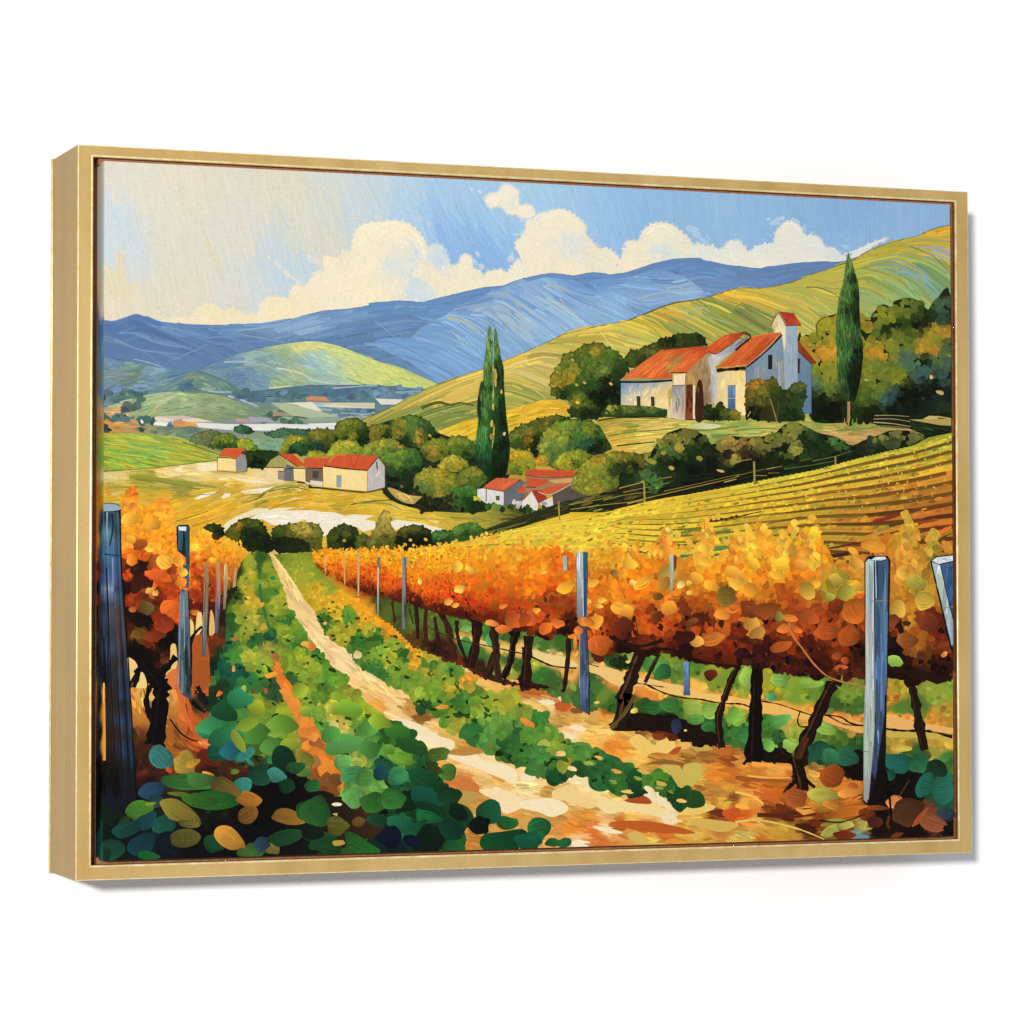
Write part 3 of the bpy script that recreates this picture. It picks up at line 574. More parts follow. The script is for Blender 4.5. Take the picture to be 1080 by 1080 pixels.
part('painted_field', 'bright yellow slope beside the twin cypress')
YF = Field('F 700,490,e8c23e 800,450,dbb02c 1020,420,e2b836 700,510,f0cc50 760,470,d9ac2c 1050,390,e8bc38 1000,460,d0a52c 1060,440,e0b43a G 30,390,e8bb38 120,355,e6b83a 180,360,dcae34 100,400,d8a82e 200,400,d9aa34 40,430,e0b038 150,410,e8c048')
r = pts('F 640,490 760,442 840,422 960,395 1075,362 G 100,335 200,340 242,372 222,412 100,425 0,460 F 1040,480 800,540 690,540')
poly(r, YF, False)
fill(r, 260, 15, 1.8, Angle('F 700,490,-22 1000,430,-12 G 50,400,-14 150,360,4 200,400,-8'), YF, 0.07, 0.08, streak=0.05)
for s, w, c in (('G 0,380 90,338 150,330', 0.9, '9a8a30'), ('F 650,488 760,444 840,424', 0.8, '8a8430'), ('F 660,510 800,460', 1, 'b98c24'), ('G 30,420 130,385 230,395', 1, 'b98c28')):
    line(s, w, c, w * 0.6)

# ---- green field and golden meadow on the left
part('painted_field', 'striped bright green field at the left')
GF = Field('E 100,520,b8b042 200,560,8db04d 300,600,80ae57 100,640,90b041 400,580,a3ae40 500,610,a9aa3e 150,680,b2ac3a 60,560,8aae46 250,530,a8b446 400,530,9aa448 540,590,8f9c40 560,625,a8ab48 300,660,a0ae3c 200,620,7aa84c 420,640,a8ac3c 0,560,6a7038 0,640,74743a')
r = pts('E -30,500 45,500 200,502 420,520 520,560 640,608 590,640 450,662 260,684 40,700 -30,700')
poly(r, GF, False)
fill(r, 500, 16, 1.7, Angle('E 60,560,14 250,560,14 400,560,16 500,600,14 150,650,18 400,640,10'), GF, 0.08, 0.04, streak=0.05)
for i in range(13):
    y0 = 505 + i * 15
    line(f'E 40,{y0} {220},{y0 + 26 - i * 0.6} {420},{min(y0 + 62 - i, 655)} {min(640, 560 + i * 3)},{min(y0 + 96, 640)}' if i < 6 else f'E 40,{y0} {140 + (13 - i) * 14},{y0 + 24} {240 + (13 - i) * 18},{min(y0 + 48, 672)}', 0.9, ('c9bd3c', 'b9a830', '6f9c44')[i % 3], 0.6, jitw=0.4)
line('E 430,545 520,575 620,610', 1.2, '5c6a28'); line('E 45,690 200,682 420,660 600,635', 1.2, '6f7428', 0.8)
part('painted_meadow', 'golden yellow meadow with pale sandy patches')
MD = Field('E 150,700,e0c06a 400,690,e8cf8c 550,670,efd9a2 500,700,ecd28c 300,740,90903a 420,760,93923c 220,740,a59c3c 450,780,8f8c38 200,775,caa932 150,830,d9a52c 80,720,d8c68a 80,760,a89a3c 60,790,c9a030 500,830,d8a729 650,720,ecd79c 600,700,e8c878 750,750,e5c05c 680,740,e3b84c 600,780,b79b35 700,790,c9a030 900,760,ecd9a4 800,745,ecd49a 800,800,b79a37 820,820,8f8430 900,830,d4a52c 1000,800,c99f2c 950,790,a89434 700,860,d5a72e 350,820,d3a028 300,860,d9a630 400,860,e0b030 900,870,dca82c 1050,850,e0ac2e 560,740,d9b048 350,700,e6c878 '
           'F 50,800,d8b43c 150,820,cfa830 280,840,d7b23c 380,850,c9a834 450,870,d8b840 550,885,c0a838 350,880,dcb83c 100,870,e0b034 200,880,c8a030 I 400,40,dca52c 600,30,e0a830 500,60,d9a02a 750,20,d9b050 J 150,10,b59a30 300,10,d0a830 400,40,d9b03c 500,40,dcb840 600,40,d8b440 700,70,cdaa3c 800,60,b0a040 900,50,8f8c34 600,70,e0b848 850,30,a09838 950,70,8a8430 1040,60,4a4a1c 700,30,b5a238')
MDA = Angle('E 150,700,5 400,690,-4 300,740,8 450,770,4 200,780,0 150,830,-8 500,830,-12 700,740,4 800,800,-12 900,830,-18 1000,800,-14 650,860,-20 F 50,800,8 200,830,-6 400,850,12 I 400,40,-20 600,30,-24 J 150,10,8 400,40,8 600,50,6 800,50,8 950,50,12')
r = pts('E -30,700 45,695 300,675 600,640 620,690 900,735 1050,745 F 70,770 280,800 440,835 620,895 J 900,0 1080,40 1080,90 800,170 400,200 0,200 I 900,250 600,250 300,250 -30,250')
poly(r, MD, False)
fill(r, 1100, 22, 2.8, MDA, MD, 0.03, 0.08, True, 0.15, streak=0.03, span=5e-5)
fill(r, 1100, 11, 1.2, MDA, MD, 0.06, 0.1, True, 0.15, streak=0.03, span=5e-5)
for s, c in (('E 488,828 540,800 606,790 560,815 510,830', 'ece4d0'), ('E 625,825 640,800 672,800 665,822', 'e9dfc2'), ('E 720,790 790,778 875,770 845,798 740,802', 'eee3c9'), ('E 390,680 430,668 440,680 400,690', 'eee0b5'), ('E 500,672 600,650 640,670 600,690 520,690', 'f0deb0'), ('E 640,715 800,735 900,752 760,748', 'f0deb0'),
             ('I 620,120 640,85 690,50 790,8 1000,0 900,26 800,34 735,55 690,90 655,122', 'e9dab4'), ('I 760,60 800,35 900,18 1075,14 J 60,22 130,25 200,50 330,70 332,105 270,122 240,100 170,88 110,110 90,145 60,140 50,100 0,80 I 1040,62 960,90 880,88 830,60', 'ebe0c6'), ('J 395,72 440,62 540,75 640,100 692,115 640,124 590,118 560,100 500,90 430,112', 'eadfc4'), ('J 185,40 230,35 330,42 290,55 270,72 220,60', 'ece0c0'), ('J 590,65 650,72 640,80', 'ecd9a0')):
    poly(s, c, False)
fill('I 800,40 1000,22 1080,24 1080,60 960,80 860,70', 40, 12, 2, 4, 'ede3cb', 0.025, 0.1)
fill('J 0,40 120,35 300,75 260,105 150,80 60,110', 40, 10, 2, 12, 'ede3cc', 0.025, 0.15)
for s, w, c in (('E 170,720 300,728 460,752 600,770', 5, '8f8c38'), ('E 200,728 340,745 520,780', 3, '7f8030'), ('E 60,770 200,768 360,775', 3, '9c9438'), ('E 830,800 900,770 1000,762 1075,770', 2.5, 'a89430'), ('E 840,800 800,830 770,850', 2.5, '7f742c'), ('E 860,790 980,770 1070,790', 1.4, '6a6a28'), ('F 210,855 330,838 440,835 560,870', 1.6, '5c5c20'), ('F 0,772 120,782 280,800', 1, '4a4018'), ('F 240,850 380,850 460,880', 2, '8f8c34'), ('I 460,60 600,10 680,-30', 2, 'f0bc34'), ('I 400,70 560,20', 1.2, '9a7420'), ('I 480,95 640,40', 1.2, 'b98c28'),
                ('J 560,5 700,20 840,22', 2, '8f8c34'), ('J 640,85 760,90 900,75', 2, 'c9aa40'), ('J 480,50 640,60 760,66', 1.2, 'a89434'), ('J 700,50 860,60 980,80', 2, '9a9438'), ('E 700,870 860,820 1000,800', 2, 'e0b43c'), ('E 560,860 720,800 820,790', 1.5, 'e6bc40'), ('E 260,870 420,820 620,800', 1.3, 'b58c24'), ('E 860,880 980,840 1075,830', 1.5, 'b58c24')):
    line(s, w, c, w * 0.5, cols=3, streak=0.05)

# ---- trees in the valley on the left
def T(outline, base, f, n=60, r=2.2, label=None, name='painted_tree', **k):
    bush(outline, base, Field(f, under=False, p=3.6, mul=(1.03, 0.98, 0.86), con=1.14), n, r, name=name, label=label, **k)
T('E 470,540 500,505 560,490 620,500 600,560 520,560', '5c6c50', 'E 480,520,7c8a68 560,510,6f7c58 600,560,4c5c40', 40, 2)
T('E 575,570 590,520 640,500 690,515 730,560 720,585 640,585', '45602c', 'E 600,530,6f8438 650,510,7d8f3c 700,560,3c5a34 620,570,34502c 680,520,5c7a35', 60, 2)
T('E 688,492 700,470 735,460 770,478 785,498 740,505', '2f5548', 'E 700,480,4a7560 750,470,3d6856 770,500,244438', 24, 1.6)
T('E 840,500 890,490 920,478 1000,482 1075,488 1075,525 1000,515 920,528 860,515', '3c6055', 'E 900,495,4f7860 1000,500,456c58 1060,510,3a5f58 860,510,3a5c50', 50, 1.8)
part('painted_field')
poly('E 755,528 945,528 905,590 800,590 770,560', '7f9f80', False)
fill('E 755,528 945,528 905,590 800,590 770,560', 40, 8, 1.6, 3, Field('E 780,550,86a586 900,540,7c9f7c 850,580,6f9370', under=False), 0.05)
T('E 700,540 760,530 790,560 820,590 760,610 720,590', '74882e', 'E 720,545,a0a540 760,570,8ba23f 790,590,5c7a30', 36, 2)
T('E 735,610 760,590 850,590 915,598 900,630 850,672 755,668', '182c14', 'E 760,610,2f4a20 860,610,2a4420 800,650,10200e', 40, 2, line_c=None)
T('E 915,600 935,540 970,515 1010,515 1050,530 1075,560 1075,610 930,612', '7d842c', 'E 950,550,9c9c38 1000,530,a39f38 960,590,6f7a2c 1050,560,3c6038', 60, 2)
T('E 950,605 980,555 1010,545 1030,560 1075,565 F 40,590 30,606 E 1000,612', '234a34', 'E 990,560,3a6a44 1050,580,2a5237 970,600,1a3426', 50, 2)

# ---- wood below the hill
part('painted_thicket', 'dark undergrowth between the round trees')
THICKET = CUR
poly('F 0,600 130,500 300,470 470,430 640,500 830,560 900,600 1000,700 900,800 880,890 560,880 370,800 350,600 250,600 100,610', '1c2c15')
fill('F 0,600 130,500 300,470 470,430 640,500 830,560 900,600 1000,700 900,800 880,890 560,880 370,800 350,600 250,600 100,610', 200, 6, 3, 60, Field('F 300,560,1a2a14 450,750,16220f 700,800,131c0d 600,650,24361a 850,850,1c2a14', under=False), 0.2, 1)
T('F 290,490 330,460 400,462 430,500 400,545 310,545', '5c602a', 'F 330,475,7f8038 390,480,6b6f2e 400,530,3a4a20', 40, 2.4)
T('F 0,500 60,480 120,492 125,540 100,575 60,600 0,600', '4a5a28', 'F 30,500,86843a 90,495,7a7a34 20,560,2a5038 60,580,1f4034 100,540,55602a', 60, 2.4)
T('F 0,595 40,590 80,600 70,622 0,622', '8a9030', 'F 20,600,a5a83c 60,610,8f9434', 20, 1.8)
T('F 125,510 140,460 180,435 240,430 285,462 300,520 280,555 240,560 180,540', '2f4420', 'F 150,490,747f34 190,450,7f8a38 230,450,6a7b32 200,490,5c7030 270,500,2f4a22 260,540,162410 200,530,24381a 150,520,5c6c2e 210,520,8a8a38', 110, 2.4)
T('F 365,520 400,470 430,435 500,416 570,430 612,470 640,510 655,535 600,560 560,575 480,560 400,540', '2c4a24', 'F 430,470,6f8238 500,440,5c8040 460,450,8a8a3a 560,460,4a7040 600,500,2f4f2a 520,500,557a3c 400,520,2a3f1e 480,540,24381c 620,530,16260f 440,500,7a7a34 540,510,a08a38', 170, 2.6)
T('F 100,592 130,550 180,538 235,545 268,580 262,606 180,612 100,616', '8a9a34', 'F 130,565,a9b044 190,550,b3b648 240,575,8a9a3c 180,590,93a03a 250,600,66782c', 80, 2.2)
T('F 265,590 290,555 350,533 420,530 445,558 475,568 460,600 400,630 350,625 280,606', '5a7038', 'F 300,570,93a048 360,545,a0a448 410,545,8f9440 460,570,b09a48 400,600,5f7a40 330,590,7a8f44 440,600,4a6430', 110, 2.4)
T('F 355,630 380,605 430,590 480,573 540,590 562,640 545,690 500,720 440,720 390,700', '3a5a2c', 'F 400,620,6a8a44 450,600,6f8a40 500,590,5c7f40 530,630,3f6a38 430,650,5c8040 500,660,3a6032 480,700,1f3818 400,690,33502a 540,680,24401e', 130, 2.4)
T('F 555,590 570,555 610,535 660,527 690,545 690,600 660,630 600,640', '5c6c2c', 'F 590,555,8f9640 640,540,8a943c 670,560,6f8034 620,600,b0903c 650,610,5a6a2c 580,610,55682c', 90, 2.3)
T('F 685,540 720,518 770,520 812,548 826,590 800,630 740,620 695,590', '45602a', 'F 720,535,80903e 770,540,6f8438 800,580,4a6a30 740,590,52702f 780,610,2c441e', 80, 2.3)
T('F 645,665 670,625 705,610 745,618 790,650 780,685 700,695', '7a8030', 'F 680,640,a8a044 720,625,a5a646 760,650,939a3e 700,670,8a8f3c 770,680,6a7a30 740,660,b09440', 80, 2.3)
T('F 522,765 530,720 560,690 600,672 660,682 710,700 745,735 740,765 700,800 620,822 565,800', '6a7432', 'F 560,720,9c9a44 600,690,8f9440 640,700,a89a40 700,730,8f943c 720,760,7a8436 560,770,5c7a48 600,740,86903e 640,790,93903c 680,790,6a7a34 540,750,6f8c4c 610,800,5c7038', 200, 2.6)
T('F 735,710 800,670 850,680 885,720 860,760 800,775 750,760', '4a602a', 'F 780,690,7d8838 830,690,8a8a38 860,730,4f6a2f 800,740,5a7030 770,730,6f7c34', 90, 2.3)
T('F 710,800 740,770 800,755 860,785 885,830 860,870 800,890 720,880', '2a4a28', 'F 750,790,4a7a3c 800,770,55803c 850,810,33602f 780,850,24441f 830,860,1c3819 740,850,3c6630', 90, 2.3)
CUR = THICKET
dabs('F 380,720 520,740 560,800 640,830 720,800 760,860 880,850 880,890 560,890 420,810', 70, 3, 2, None, Field('F 450,760,14200e 600,850,2a2412 800,870,1a2410 560,870,1c1a0c 720,830,33301a', under=False), 0.25)
for ch, x, y, c in (('F', 460, 765, '7a5a28'), ('F', 520, 800, '4a3a1c'), ('F', 700, 850, '5a4a20'), ('F', 825, 820, 'c9b83c'), ('F', 600, 515, 'b09038'), ('F', 545, 860, '3a2a14')):
    gx, gy = tp(ch, x, y); dab(gx, gy, 2.2, 1.5, 0.5, hexc(c))
part('painted_path_bank')
poly('F 390,775 425,778 500,810 560,815 540,835 520,852 480,848 430,822', 'b09450')
fill('F 390,775 425,778 500,810 560,815 540,835 520,852 480,848 430,822', 30, 7, 1.6, 30, 'c4a45c', 0.2)

# right of the cypress, left of the farm
T('F 985,530 1010,490 1050,465 1075,458 G 60,440 100,425 170,412 240,430 250,460 160,470 100,540 80,620 40,640 F 1075,600 1000,570', '2c3f1c', 'F 1010,510,6f8038 1060,480,66783a 1030,550,3f5a28 G 60,460,5c6c2c 110,430,6a6c2c 180,425,5a6a2a 220,440,34481e 60,540,1c2c14 20,500,8a7f34 40,530,7a6a28 80,580,16240f', 150, 2.6)
T('F 975,700 985,625 1030,585 1075,590 G 40,592 68,640 60,680 20,690 F 1075,705', '8f8c30', 'F 1010,610,c9a838 1050,600,b5a038 1000,660,86903a 1060,660,8f9838 G 20,610,a8a038 50,660,8a9434 F 1030,690,5c7030', 100, 2.5)
T('G 85,565 100,515 160,450 225,438 300,432 370,458 425,515 442,560 420,590 330,625 280,660 200,690 100,640', '2f4f30', 'G 110,550,8c9a48 150,490,8f9c44 230,455,7d9440 200,520,86983f 300,450,5f8038 330,480,7a8a34 250,560,4a7048 260,590,2f5a48 320,560,2a5440 380,490,3f6430 400,560,1c2f18 350,590,142410 150,580,6f8a48 180,620,5a7a3c 290,520,4f7a44 420,560,3a5228', 260, 2.8)
T('G 160,655 190,610 240,590 300,590 335,620 290,660 250,690 190,680', '7d8c34', 'G 200,620,9ca43e 260,605,93a03c 300,620,7a8a34 220,660,a09c3c 270,660,5c702c', 90, 2.4)
T('G 60,650 80,620 115,610 130,640 110,665', 'a08c30', 'G 80,630,c0a03c 110,640,a8963a', 24, 2)

# ---- terracotta hamlet
def house(label, polys, lines=(), roof_fx=()):
    part('painted_house', label)
    for p_, c_ in polys:
        reg = pts(p_)
        poly(reg, c_, False)
        area = np.ptp(reg[:, 0]) * np.ptp(reg[:, 1])
        n = int(min(60, area / 9))
        if n > 3:
            a = RNG.rand()
            fill(reg, n * 2, max(2.5, math.sqrt(area) * 0.4), max(0.8, math.sqrt(area) * 0.09), (70 if a > .5 else 100), c_, 0.022, 0.15, True, streak=0.015, span=4e-6)
    for l_ in lines:
        line(*l_)
house('small cream hut with an orange roof standing alone in the meadow',
      [('E 608,625 696,628 698,690 608,686', 'f0d48c'), ('E 696,628 738,600 752,640 752,688 700,692', '8f8a86'), ('E 610,615 640,578 700,577 742,580 738,600 700,626 660,618', 'ca5630'), ('E 560,690 610,686 700,694 752,690 735,705 600,704', 'c9a860')],
      [('E 608,622 660,624 700,630', 0.8, '5a2a1a'), ('E 745,585 752,640 752,690', 0.6, '3a3434'), ('E 606,620 606,686', 0.5, '4a3a2c'), ('E 640,580 700,578', 0.8, 'e2662f'), ('E 730,592 738,606', 2.6, '3a3038'), ('E 606,688 700,696 752,690', 0.7, '6a5a3a'), ('E 742,580 752,600', 1, '4a2a20')])
house('left end of the hamlet row, cream house with an olive gable and orange roof',
      [('E 838,672 935,672 935,738 840,728', 'e6cc94'), ('E 846,668 870,635 910,610 950,642 952,670', 'a19a5a'), ('E 950,655 990,672 985,740 935,738 935,690', '6a6768'), ('E 982,676 1045,676 1042,744 985,735', 'ecd290'), ('E 910,606 985,604 1045,655 1000,668 950,630', 'c44e2a'), ('E 905,690 938,690 935,736 905,730', '948270'), ('E 980,604 1000,604 1050,652 1040,660', 'b5a040')],
      [('E 838,672 935,673', 0.9, '4a3a20'), ('E 910,606 950,632 1000,668', 0.7, '5a2416'), ('E 935,680 985,676 1075,678', 0.9, '3a2a22'), ('E 905,690 938,690', 0.8, '4a3c34')])
house('middle house of the hamlet row with orange roofs and a shaded brown wall',
      [('E 1040,672 1075,672 F 70,672 72,742 0,742 E 1042,742', '75624e'), ('E 1038,626 1075,622 F 40,622 108,622 78,662 70,676 0,674 E 1030,664', 'c6562f'), ('F 10,735 70,742 68,768 10,755', 'd9cfc0'), ('F 20,690 50,690 50,725 20,725', '4a4038')],
      [('F 0,675 72,677', 1, '3a2018'), ('F 30,624 100,624', 0.8, 'e06a35'), ('E 1000,744 1040,750 1075,770', 1.4, '2a2420'), ('F 0,770 60,772', 1.6, '2a2418'), ('E 1040,745 1060,755', 2, 'e0d8cc')])
house('largest cream house of the hamlet row with an orange roof',
      [('F 72,668 180,678 291,688 291,790 180,780 74,768', 'f1d48e'), ('F 291,688 345,625 376,665 377,770 291,790', 'bbb3ad'), ('F 78,662 130,608 220,608 320,614 345,620 291,684 180,674', 'ca5430'), ('F 138,712 163,714 163,772 138,770', '8f9c97')],
      [('F 76,664 180,678 291,687', 1, '4a2014'), ('F 291,686 347,622 378,664 378,772', 0.8, '4a3a34', 0.6), ('F 337,645 340,685', 1.6, '40352c', 1), ('F 291,690 291,790', 0.5, '9a8a78'), ('F 100,650 130,615 180,612', 1.5, 'e26a38', 1), ('F 60,772 180,786 291,793 377,774', 1, '4a4420'), ('F 250,612 220,675', 1, 'b8401f'), ('F 330,720 345,700 360,690', 2, 'cdc4b8', 1), ('F 138,712 163,714', 0.7, '6a5a48')])
house('white cottage with an orange roof at the right end of the wood',
      [('F 835,780 866,775 965,792 965,858 880,850 835,822', 'dbd4cc'), ('F 965,792 1052,735 1075,745 G 15,800 0,830 F 1000,862 965,858', '66676c'), ('F 862,770 895,745 930,724 1050,728 1020,752 965,788 900,780', 'd06038'), ('F 925,812 945,812 945,836 928,834', '5c544c')],
      [('F 862,773 965,791', 0.9, '5a3424'), ('F 880,780 878,840', 0.9, '5a544a'), ('F 965,790 1052,732', 0.8, '7a3a20'), ('F 930,826 940,830', 0.7, '3a2c24'), ('F 1000,740 960,775', 1, 'e8733c')])
house('cluster of terracotta roofs at the foot of the farm slope',
      [('G 20,712 265,715 250,757 230,790 60,800 0,800 0,760 20,750', 'a07858'), ('G 15,692 60,681 150,684 272,690 268,714 200,722 20,710', 'c44e2e'), ('G 20,722 120,732 130,748 60,772 25,768', 'c6512c'), ('G 130,735 250,724 240,748 160,750', 'cda05c'), ('F 1035,780 1060,768 1075,768 G 30,770 0,800 F 1040,798', 'cf5030'),
       ('G 80,790 130,768 200,754 242,756 190,780 140,802 110,806', 'ca5833'), ('G 150,806 242,757 300,785 325,810 322,832 250,850 220,885 155,882', '5a4e46'), ('G 0,838 45,790 80,850 78,885 0,875', 'e0d7c9'), ('G 45,786 92,783 138,842 110,850 76,850', '9c3822'), ('G 120,830 150,818 155,868 110,864 80,852', 'dcd2c2'), ('G 90,845 120,842 125,858 100,856', '7f98b5')],
      [('G 15,712 130,722 265,716', 0.9, '6a4030'), ('G 80,792 140,806 242,756', 0.8, 'e0c8b0', 0.6), ('G 45,788 78,850', 0.7, 'd8c0a8'), ('G 20,768 70,772', 1, '5a3428'), ('G 10,830 45,788', 0.8, 'b04830'), ('G 60,684 260,692', 0.8, 'e05a34')])
part('painted_bush')
for ch, x, y, r_, c in (('F', 900, 860, 4, '3a5a28'), ('F', 940, 872, 5, '6a8a34'), ('F', 1000, 868, 4, '2c4420'), ('F', 1040, 850, 4, 'd8d0c0'), ('G', 30, 878, 5, '2a4420'), ('G', 100, 880, 4, '4a5a28'), ('G', 150, 885, 3.4, '7a2c20'), ('F', 1010, 840, 3, 'cfc8bc'), ('G', 60, 890, 4, '46602a'), ('F', 830, 830, 3, 'b0b03c'), ('F', 960, 885, 4, '20301a'), ('G', 0, 880, 4, '1e3018')):
    gx, gy = tp(ch, x, y)
    for k in range(3):
        dab(gx + r_ * .4 * RNG.randn(), gy + r_ * .3 * RNG.randn(), r_ * .7, r_ * .5, RNG.rand() * 3, jitter(hexc(c), 0.1, 1)[0])

# ---- terraces under the farm
part('painted_terrace', 'yellow terraces striped with dark grass below the farmhouse')
TF = Field('G 430,500,e0bd4a 550,480,9a9a3a 400,460,8a8a30 700,450,d8c062 600,455,d0b858 900,460,a8b050 1000,480,8a9c48 850,440,c8b858 600,520,e8ca62 500,550,dab548 480,580,caa040 450,440,b0a040 700,500,dcc05c 1050,450,9aa84c H 0,470,8fa049 100,460,a8a94a 150,500,cbb65c 60,500,86a058 400,470,9a9c4a 300,460,9aa04a 500,500,caa45c 600,470,7f9040 650,510,caa061 700,470,8a9444 560,520,c49a5a 620,560,c09058 700,490,c8a060 850,480,b89858 900,440,7c8440 1000,440,6a6a34 1050,430,c0a060')
r = pts('G 370,440 420,425 700,425 740,425 900,430 1075,430 H 0,430 350,450 560,450 680,440 900,425 1068,425 1068,470 960,520 830,570 600,600 400,520 200,520 0,530 G 900,520 780,490 640,560 560,640 480,640 440,560')
poly(r, TF, False)
fill(r, 520, 15, 1.8, Angle('G 450,480,-6 600,500,-5 900,460,0 H 100,470,-4 400,470,3 560,500,8 800,470,6'), TF, 0.07, 0.08, streak=0.05)
for s, w, c in (('G 380,438 500,425 680,430', 1.1, '3a3a1c'), ('G 400,465 520,445 620,440 740,442', 0.9, 'a08430'), ('G 430,515 560,496 700,485 780,470', 1.4, '5f7430'), ('G 480,508 600,490', 1.4, '7f8f38'), ('G 440,540 560,520 700,505', 0.9, 'b58c30'), ('G 470,565 560,555 660,545', 2, '3f5a28'), ('G 450,560 520,552', 1.2, 'e8c858'), ('G 780,478 900,488 1075,470', 1.6, '5c7c3a'), ('G 940,520 1075,505', 1.8, '6f8a44'), ('G 820,445 960,440 1070,445', 1, 'd8c468'), ('H 0,490 80,480 200,478', 2, '5c9048'), ('H 40,515 140,510 210,490', 1, 'd8c060'), ('H 30,522 150,522', 1, '6a6a30'), ('H 380,460 500,450 640,455', 1.8, '8aa044'), ('H 500,490 640,480 700,470', 2.4, '7c9040'), ('H 420,505 500,505 560,540', 2.2, 'd2a868'), ('H 560,560 640,545 690,520', 2.6, 'c99c62'), ('G 740,428 860,436 1060,436', 0.9, '5a4a28'), ('G 1010,545 1075,535', 1.2, 'c0b058')):
    line(s, w, c, w * 0.6, cols=3, streak=0.05)
dab(*tp('G', 908, 468), 16.5, 2.8, 0.0, hexc('cfcb9c'), rough=0.04)

# ---- trees behind and around the farm
T('C 730,885 760,870 800,862 840,866 870,862 900,885 G 905,45 900,70 720,100 620,160 560,180 500,150 540,90 580,95 600,75 650,60 700,30', '22301a', 'G 560,110,4c5a2c 620,100,5c6434 650,75,55602e 700,50,33421f 780,25,4a5628 840,30,3a4822 880,40,2a3a1c 740,40,1c2812 620,150,2c3c1e 520,130,4a5c2a', 110, 2.3)
T('G 148,300 140,250 155,200 200,140 215,108 270,95 310,68 370,53 420,75 470,100 500,135 530,180 500,240 490,365 440,395 370,430 280,430 230,400 240,350 160,320', '2a3f1e', 'G 170,240,8a8434 190,210,7f8a3a 220,170,6f8038 250,180,94903c 300,90,6a7c34 350,75,7c8434 370,90,98903c 420,110,5c7434 330,150,607a38 280,150,5c7838 230,230,a08c34 380,170,5f7a3c 440,150,4c6a30 400,190,6f8a44 250,270,3f5c2a 200,300,20381a 300,230,4f6c34 340,260,34542a 420,240,1a2c12 460,300,121e0c 400,330,101c0b 350,320,16240f 300,340,5c7030 270,350,7a7f30 330,350,4a6028 250,390,2f4420 320,400,1c2c14 440,360,1c2a12 480,200,2f4422 175,270,9a9038', 380, 2.7)
for ch, x, y, c in (('G', 440, 258, 'd0b050'), ('G', 310, 252, 'c0a040'), ('G', 275, 350, 'dcc050'), ('G', 250, 140, 'a8a040'), ('G', 270, 262, 'b0a83c')):
    gx, gy = tp(ch, x, y); dab(gx, gy, 2.2, 1.5, 0.5, hexc(c))
part('painted_hedge', 'low clipped hedge along the farmhouse wall')
poly('G 410,380 440,365 540,366 640,372 700,366 728,378 725,405 690,425 560,420 400,420', '2c3f18')
dabs('G 410,380 440,365 540,366 640,372 700,366 728,378 725,400 690,405 560,400 410,405', 90, 2.2, 1.5, 0, Field('G 440,375,8a8a38 520,375,64782e 620,380,5c702c 700,378,5c7030 600,400,2f441c 480,400,33481e 700,400,26381a', under=False), 0.12, how='dark')
line('G 380,440 480,425 600,420 720,425', 1.5, '161c0c', 1)

RT = Field('D 450,820,aaa441 430,860,8f9438 750,780,8e9538 700,800,7c8a34 850,750,6f8239 880,730,63783a 1030,730,4e6b5b 1000,710,4a6850 740,850,2c3d19 950,800,26361b 900,830,1a2813 700,880,5f7030 1000,860,b19a3c 650,840,a8963a 640,800,9c9238 830,720,788a3a 940,760,33481f 1020,780,3a5548 1050,800,30463a 820,810,35491f 780,740,84903c 880,870,5a6c2e 950,880,a8963a 1050,860,b08f3c 800,880,74823a '
           'H 430,120,caa03c 470,110,d0a640 400,140,b5983c 400,190,7f903e 400,260,6b8b79 440,230,86933e 470,170,94983c 440,290,6a8440 700,60,a59b3b 680,100,cf9c3b 720,110,c8983a 660,150,86903a 780,60,90973d 740,160,75873c 820,200,7d8b35 800,230,8a923a 700,170,76883d 860,120,5c7a6a 850,170,557262 940,60,a8993c 970,90,b68f39 920,80,b8983a 1000,30,8f903a 1050,60,4f6a4c 950,180,506f70 920,220,44646a 900,150,5a7a68 1050,150,4c6c60 1000,140,62804a 1040,230,3f5c60 '
           '740,320,476a69 780,320,3a5a60 700,300,6c8039 720,280,75873c 650,340,56722f 640,380,2c421e 900,300,0f170d 950,310,131c10 1000,330,24392b 850,280,18200f 990,270,1a1f11 820,330,10180d 860,390,162013 780,390,141d0f 420,330,1f2b15 400,300,2f4230 480,380,11170a 450,400,141c0d 650,400,1b2511 700,390,1c2812 1040,380,2c4029 960,380,1e2e22 940,150,1c2614 1050,300,20302a 400,370,16200f 360,420,1e2c16 630,220,74862f 650,200,8a903a 860,60,78883a 640,60,8c9038', under=False, mul=(1.0, 0.97, 0.88), con=1.16)
part('painted_tree', 'dense grove of rounded olive trees at the right edge below the hill')
gr = pts('D 330,885 350,870 400,872 405,815 440,785 500,768 560,780 620,778 670,785 690,755 730,720 782,742 785,705 850,688 910,705 950,745 972,722 1000,690 1066,675 H 1070,425 940,418 700,440 560,450 380,440 370,300 360,150 310,60 320,0')
poly(gr, '1a2612')
dabs(gr, 420, 6.0, 4.4, None, RT, 0.05, how='y', keep=0.4, rough=0.16)
dabs(gr, 520, 3.4, 2.3, 20, RT, 0.07, keep=0.4, rough=0.18, aj=0.8)
for ch, x, y, rx, ry, c in (('H', 970, 225, 10, 10, 'd9b070'), ('H', 1015, 302, 20, 10, 'c0a860'), ('H', 648, 238, 12, 8, '9aa048'), ('H', 385, 70, 12, 12, '8a8a30'), ('H', 935, 150, 18, 16, '16200f'), ('H', 1060, 118, 12, 8, '7a8038'), ('H', 930, 330, 10, 6, '1f3a40')):
    gx, gy = tp(ch, x, y); dab(gx, gy, rx / 4.7, ry / 4.7, 0.3, hexc(c))
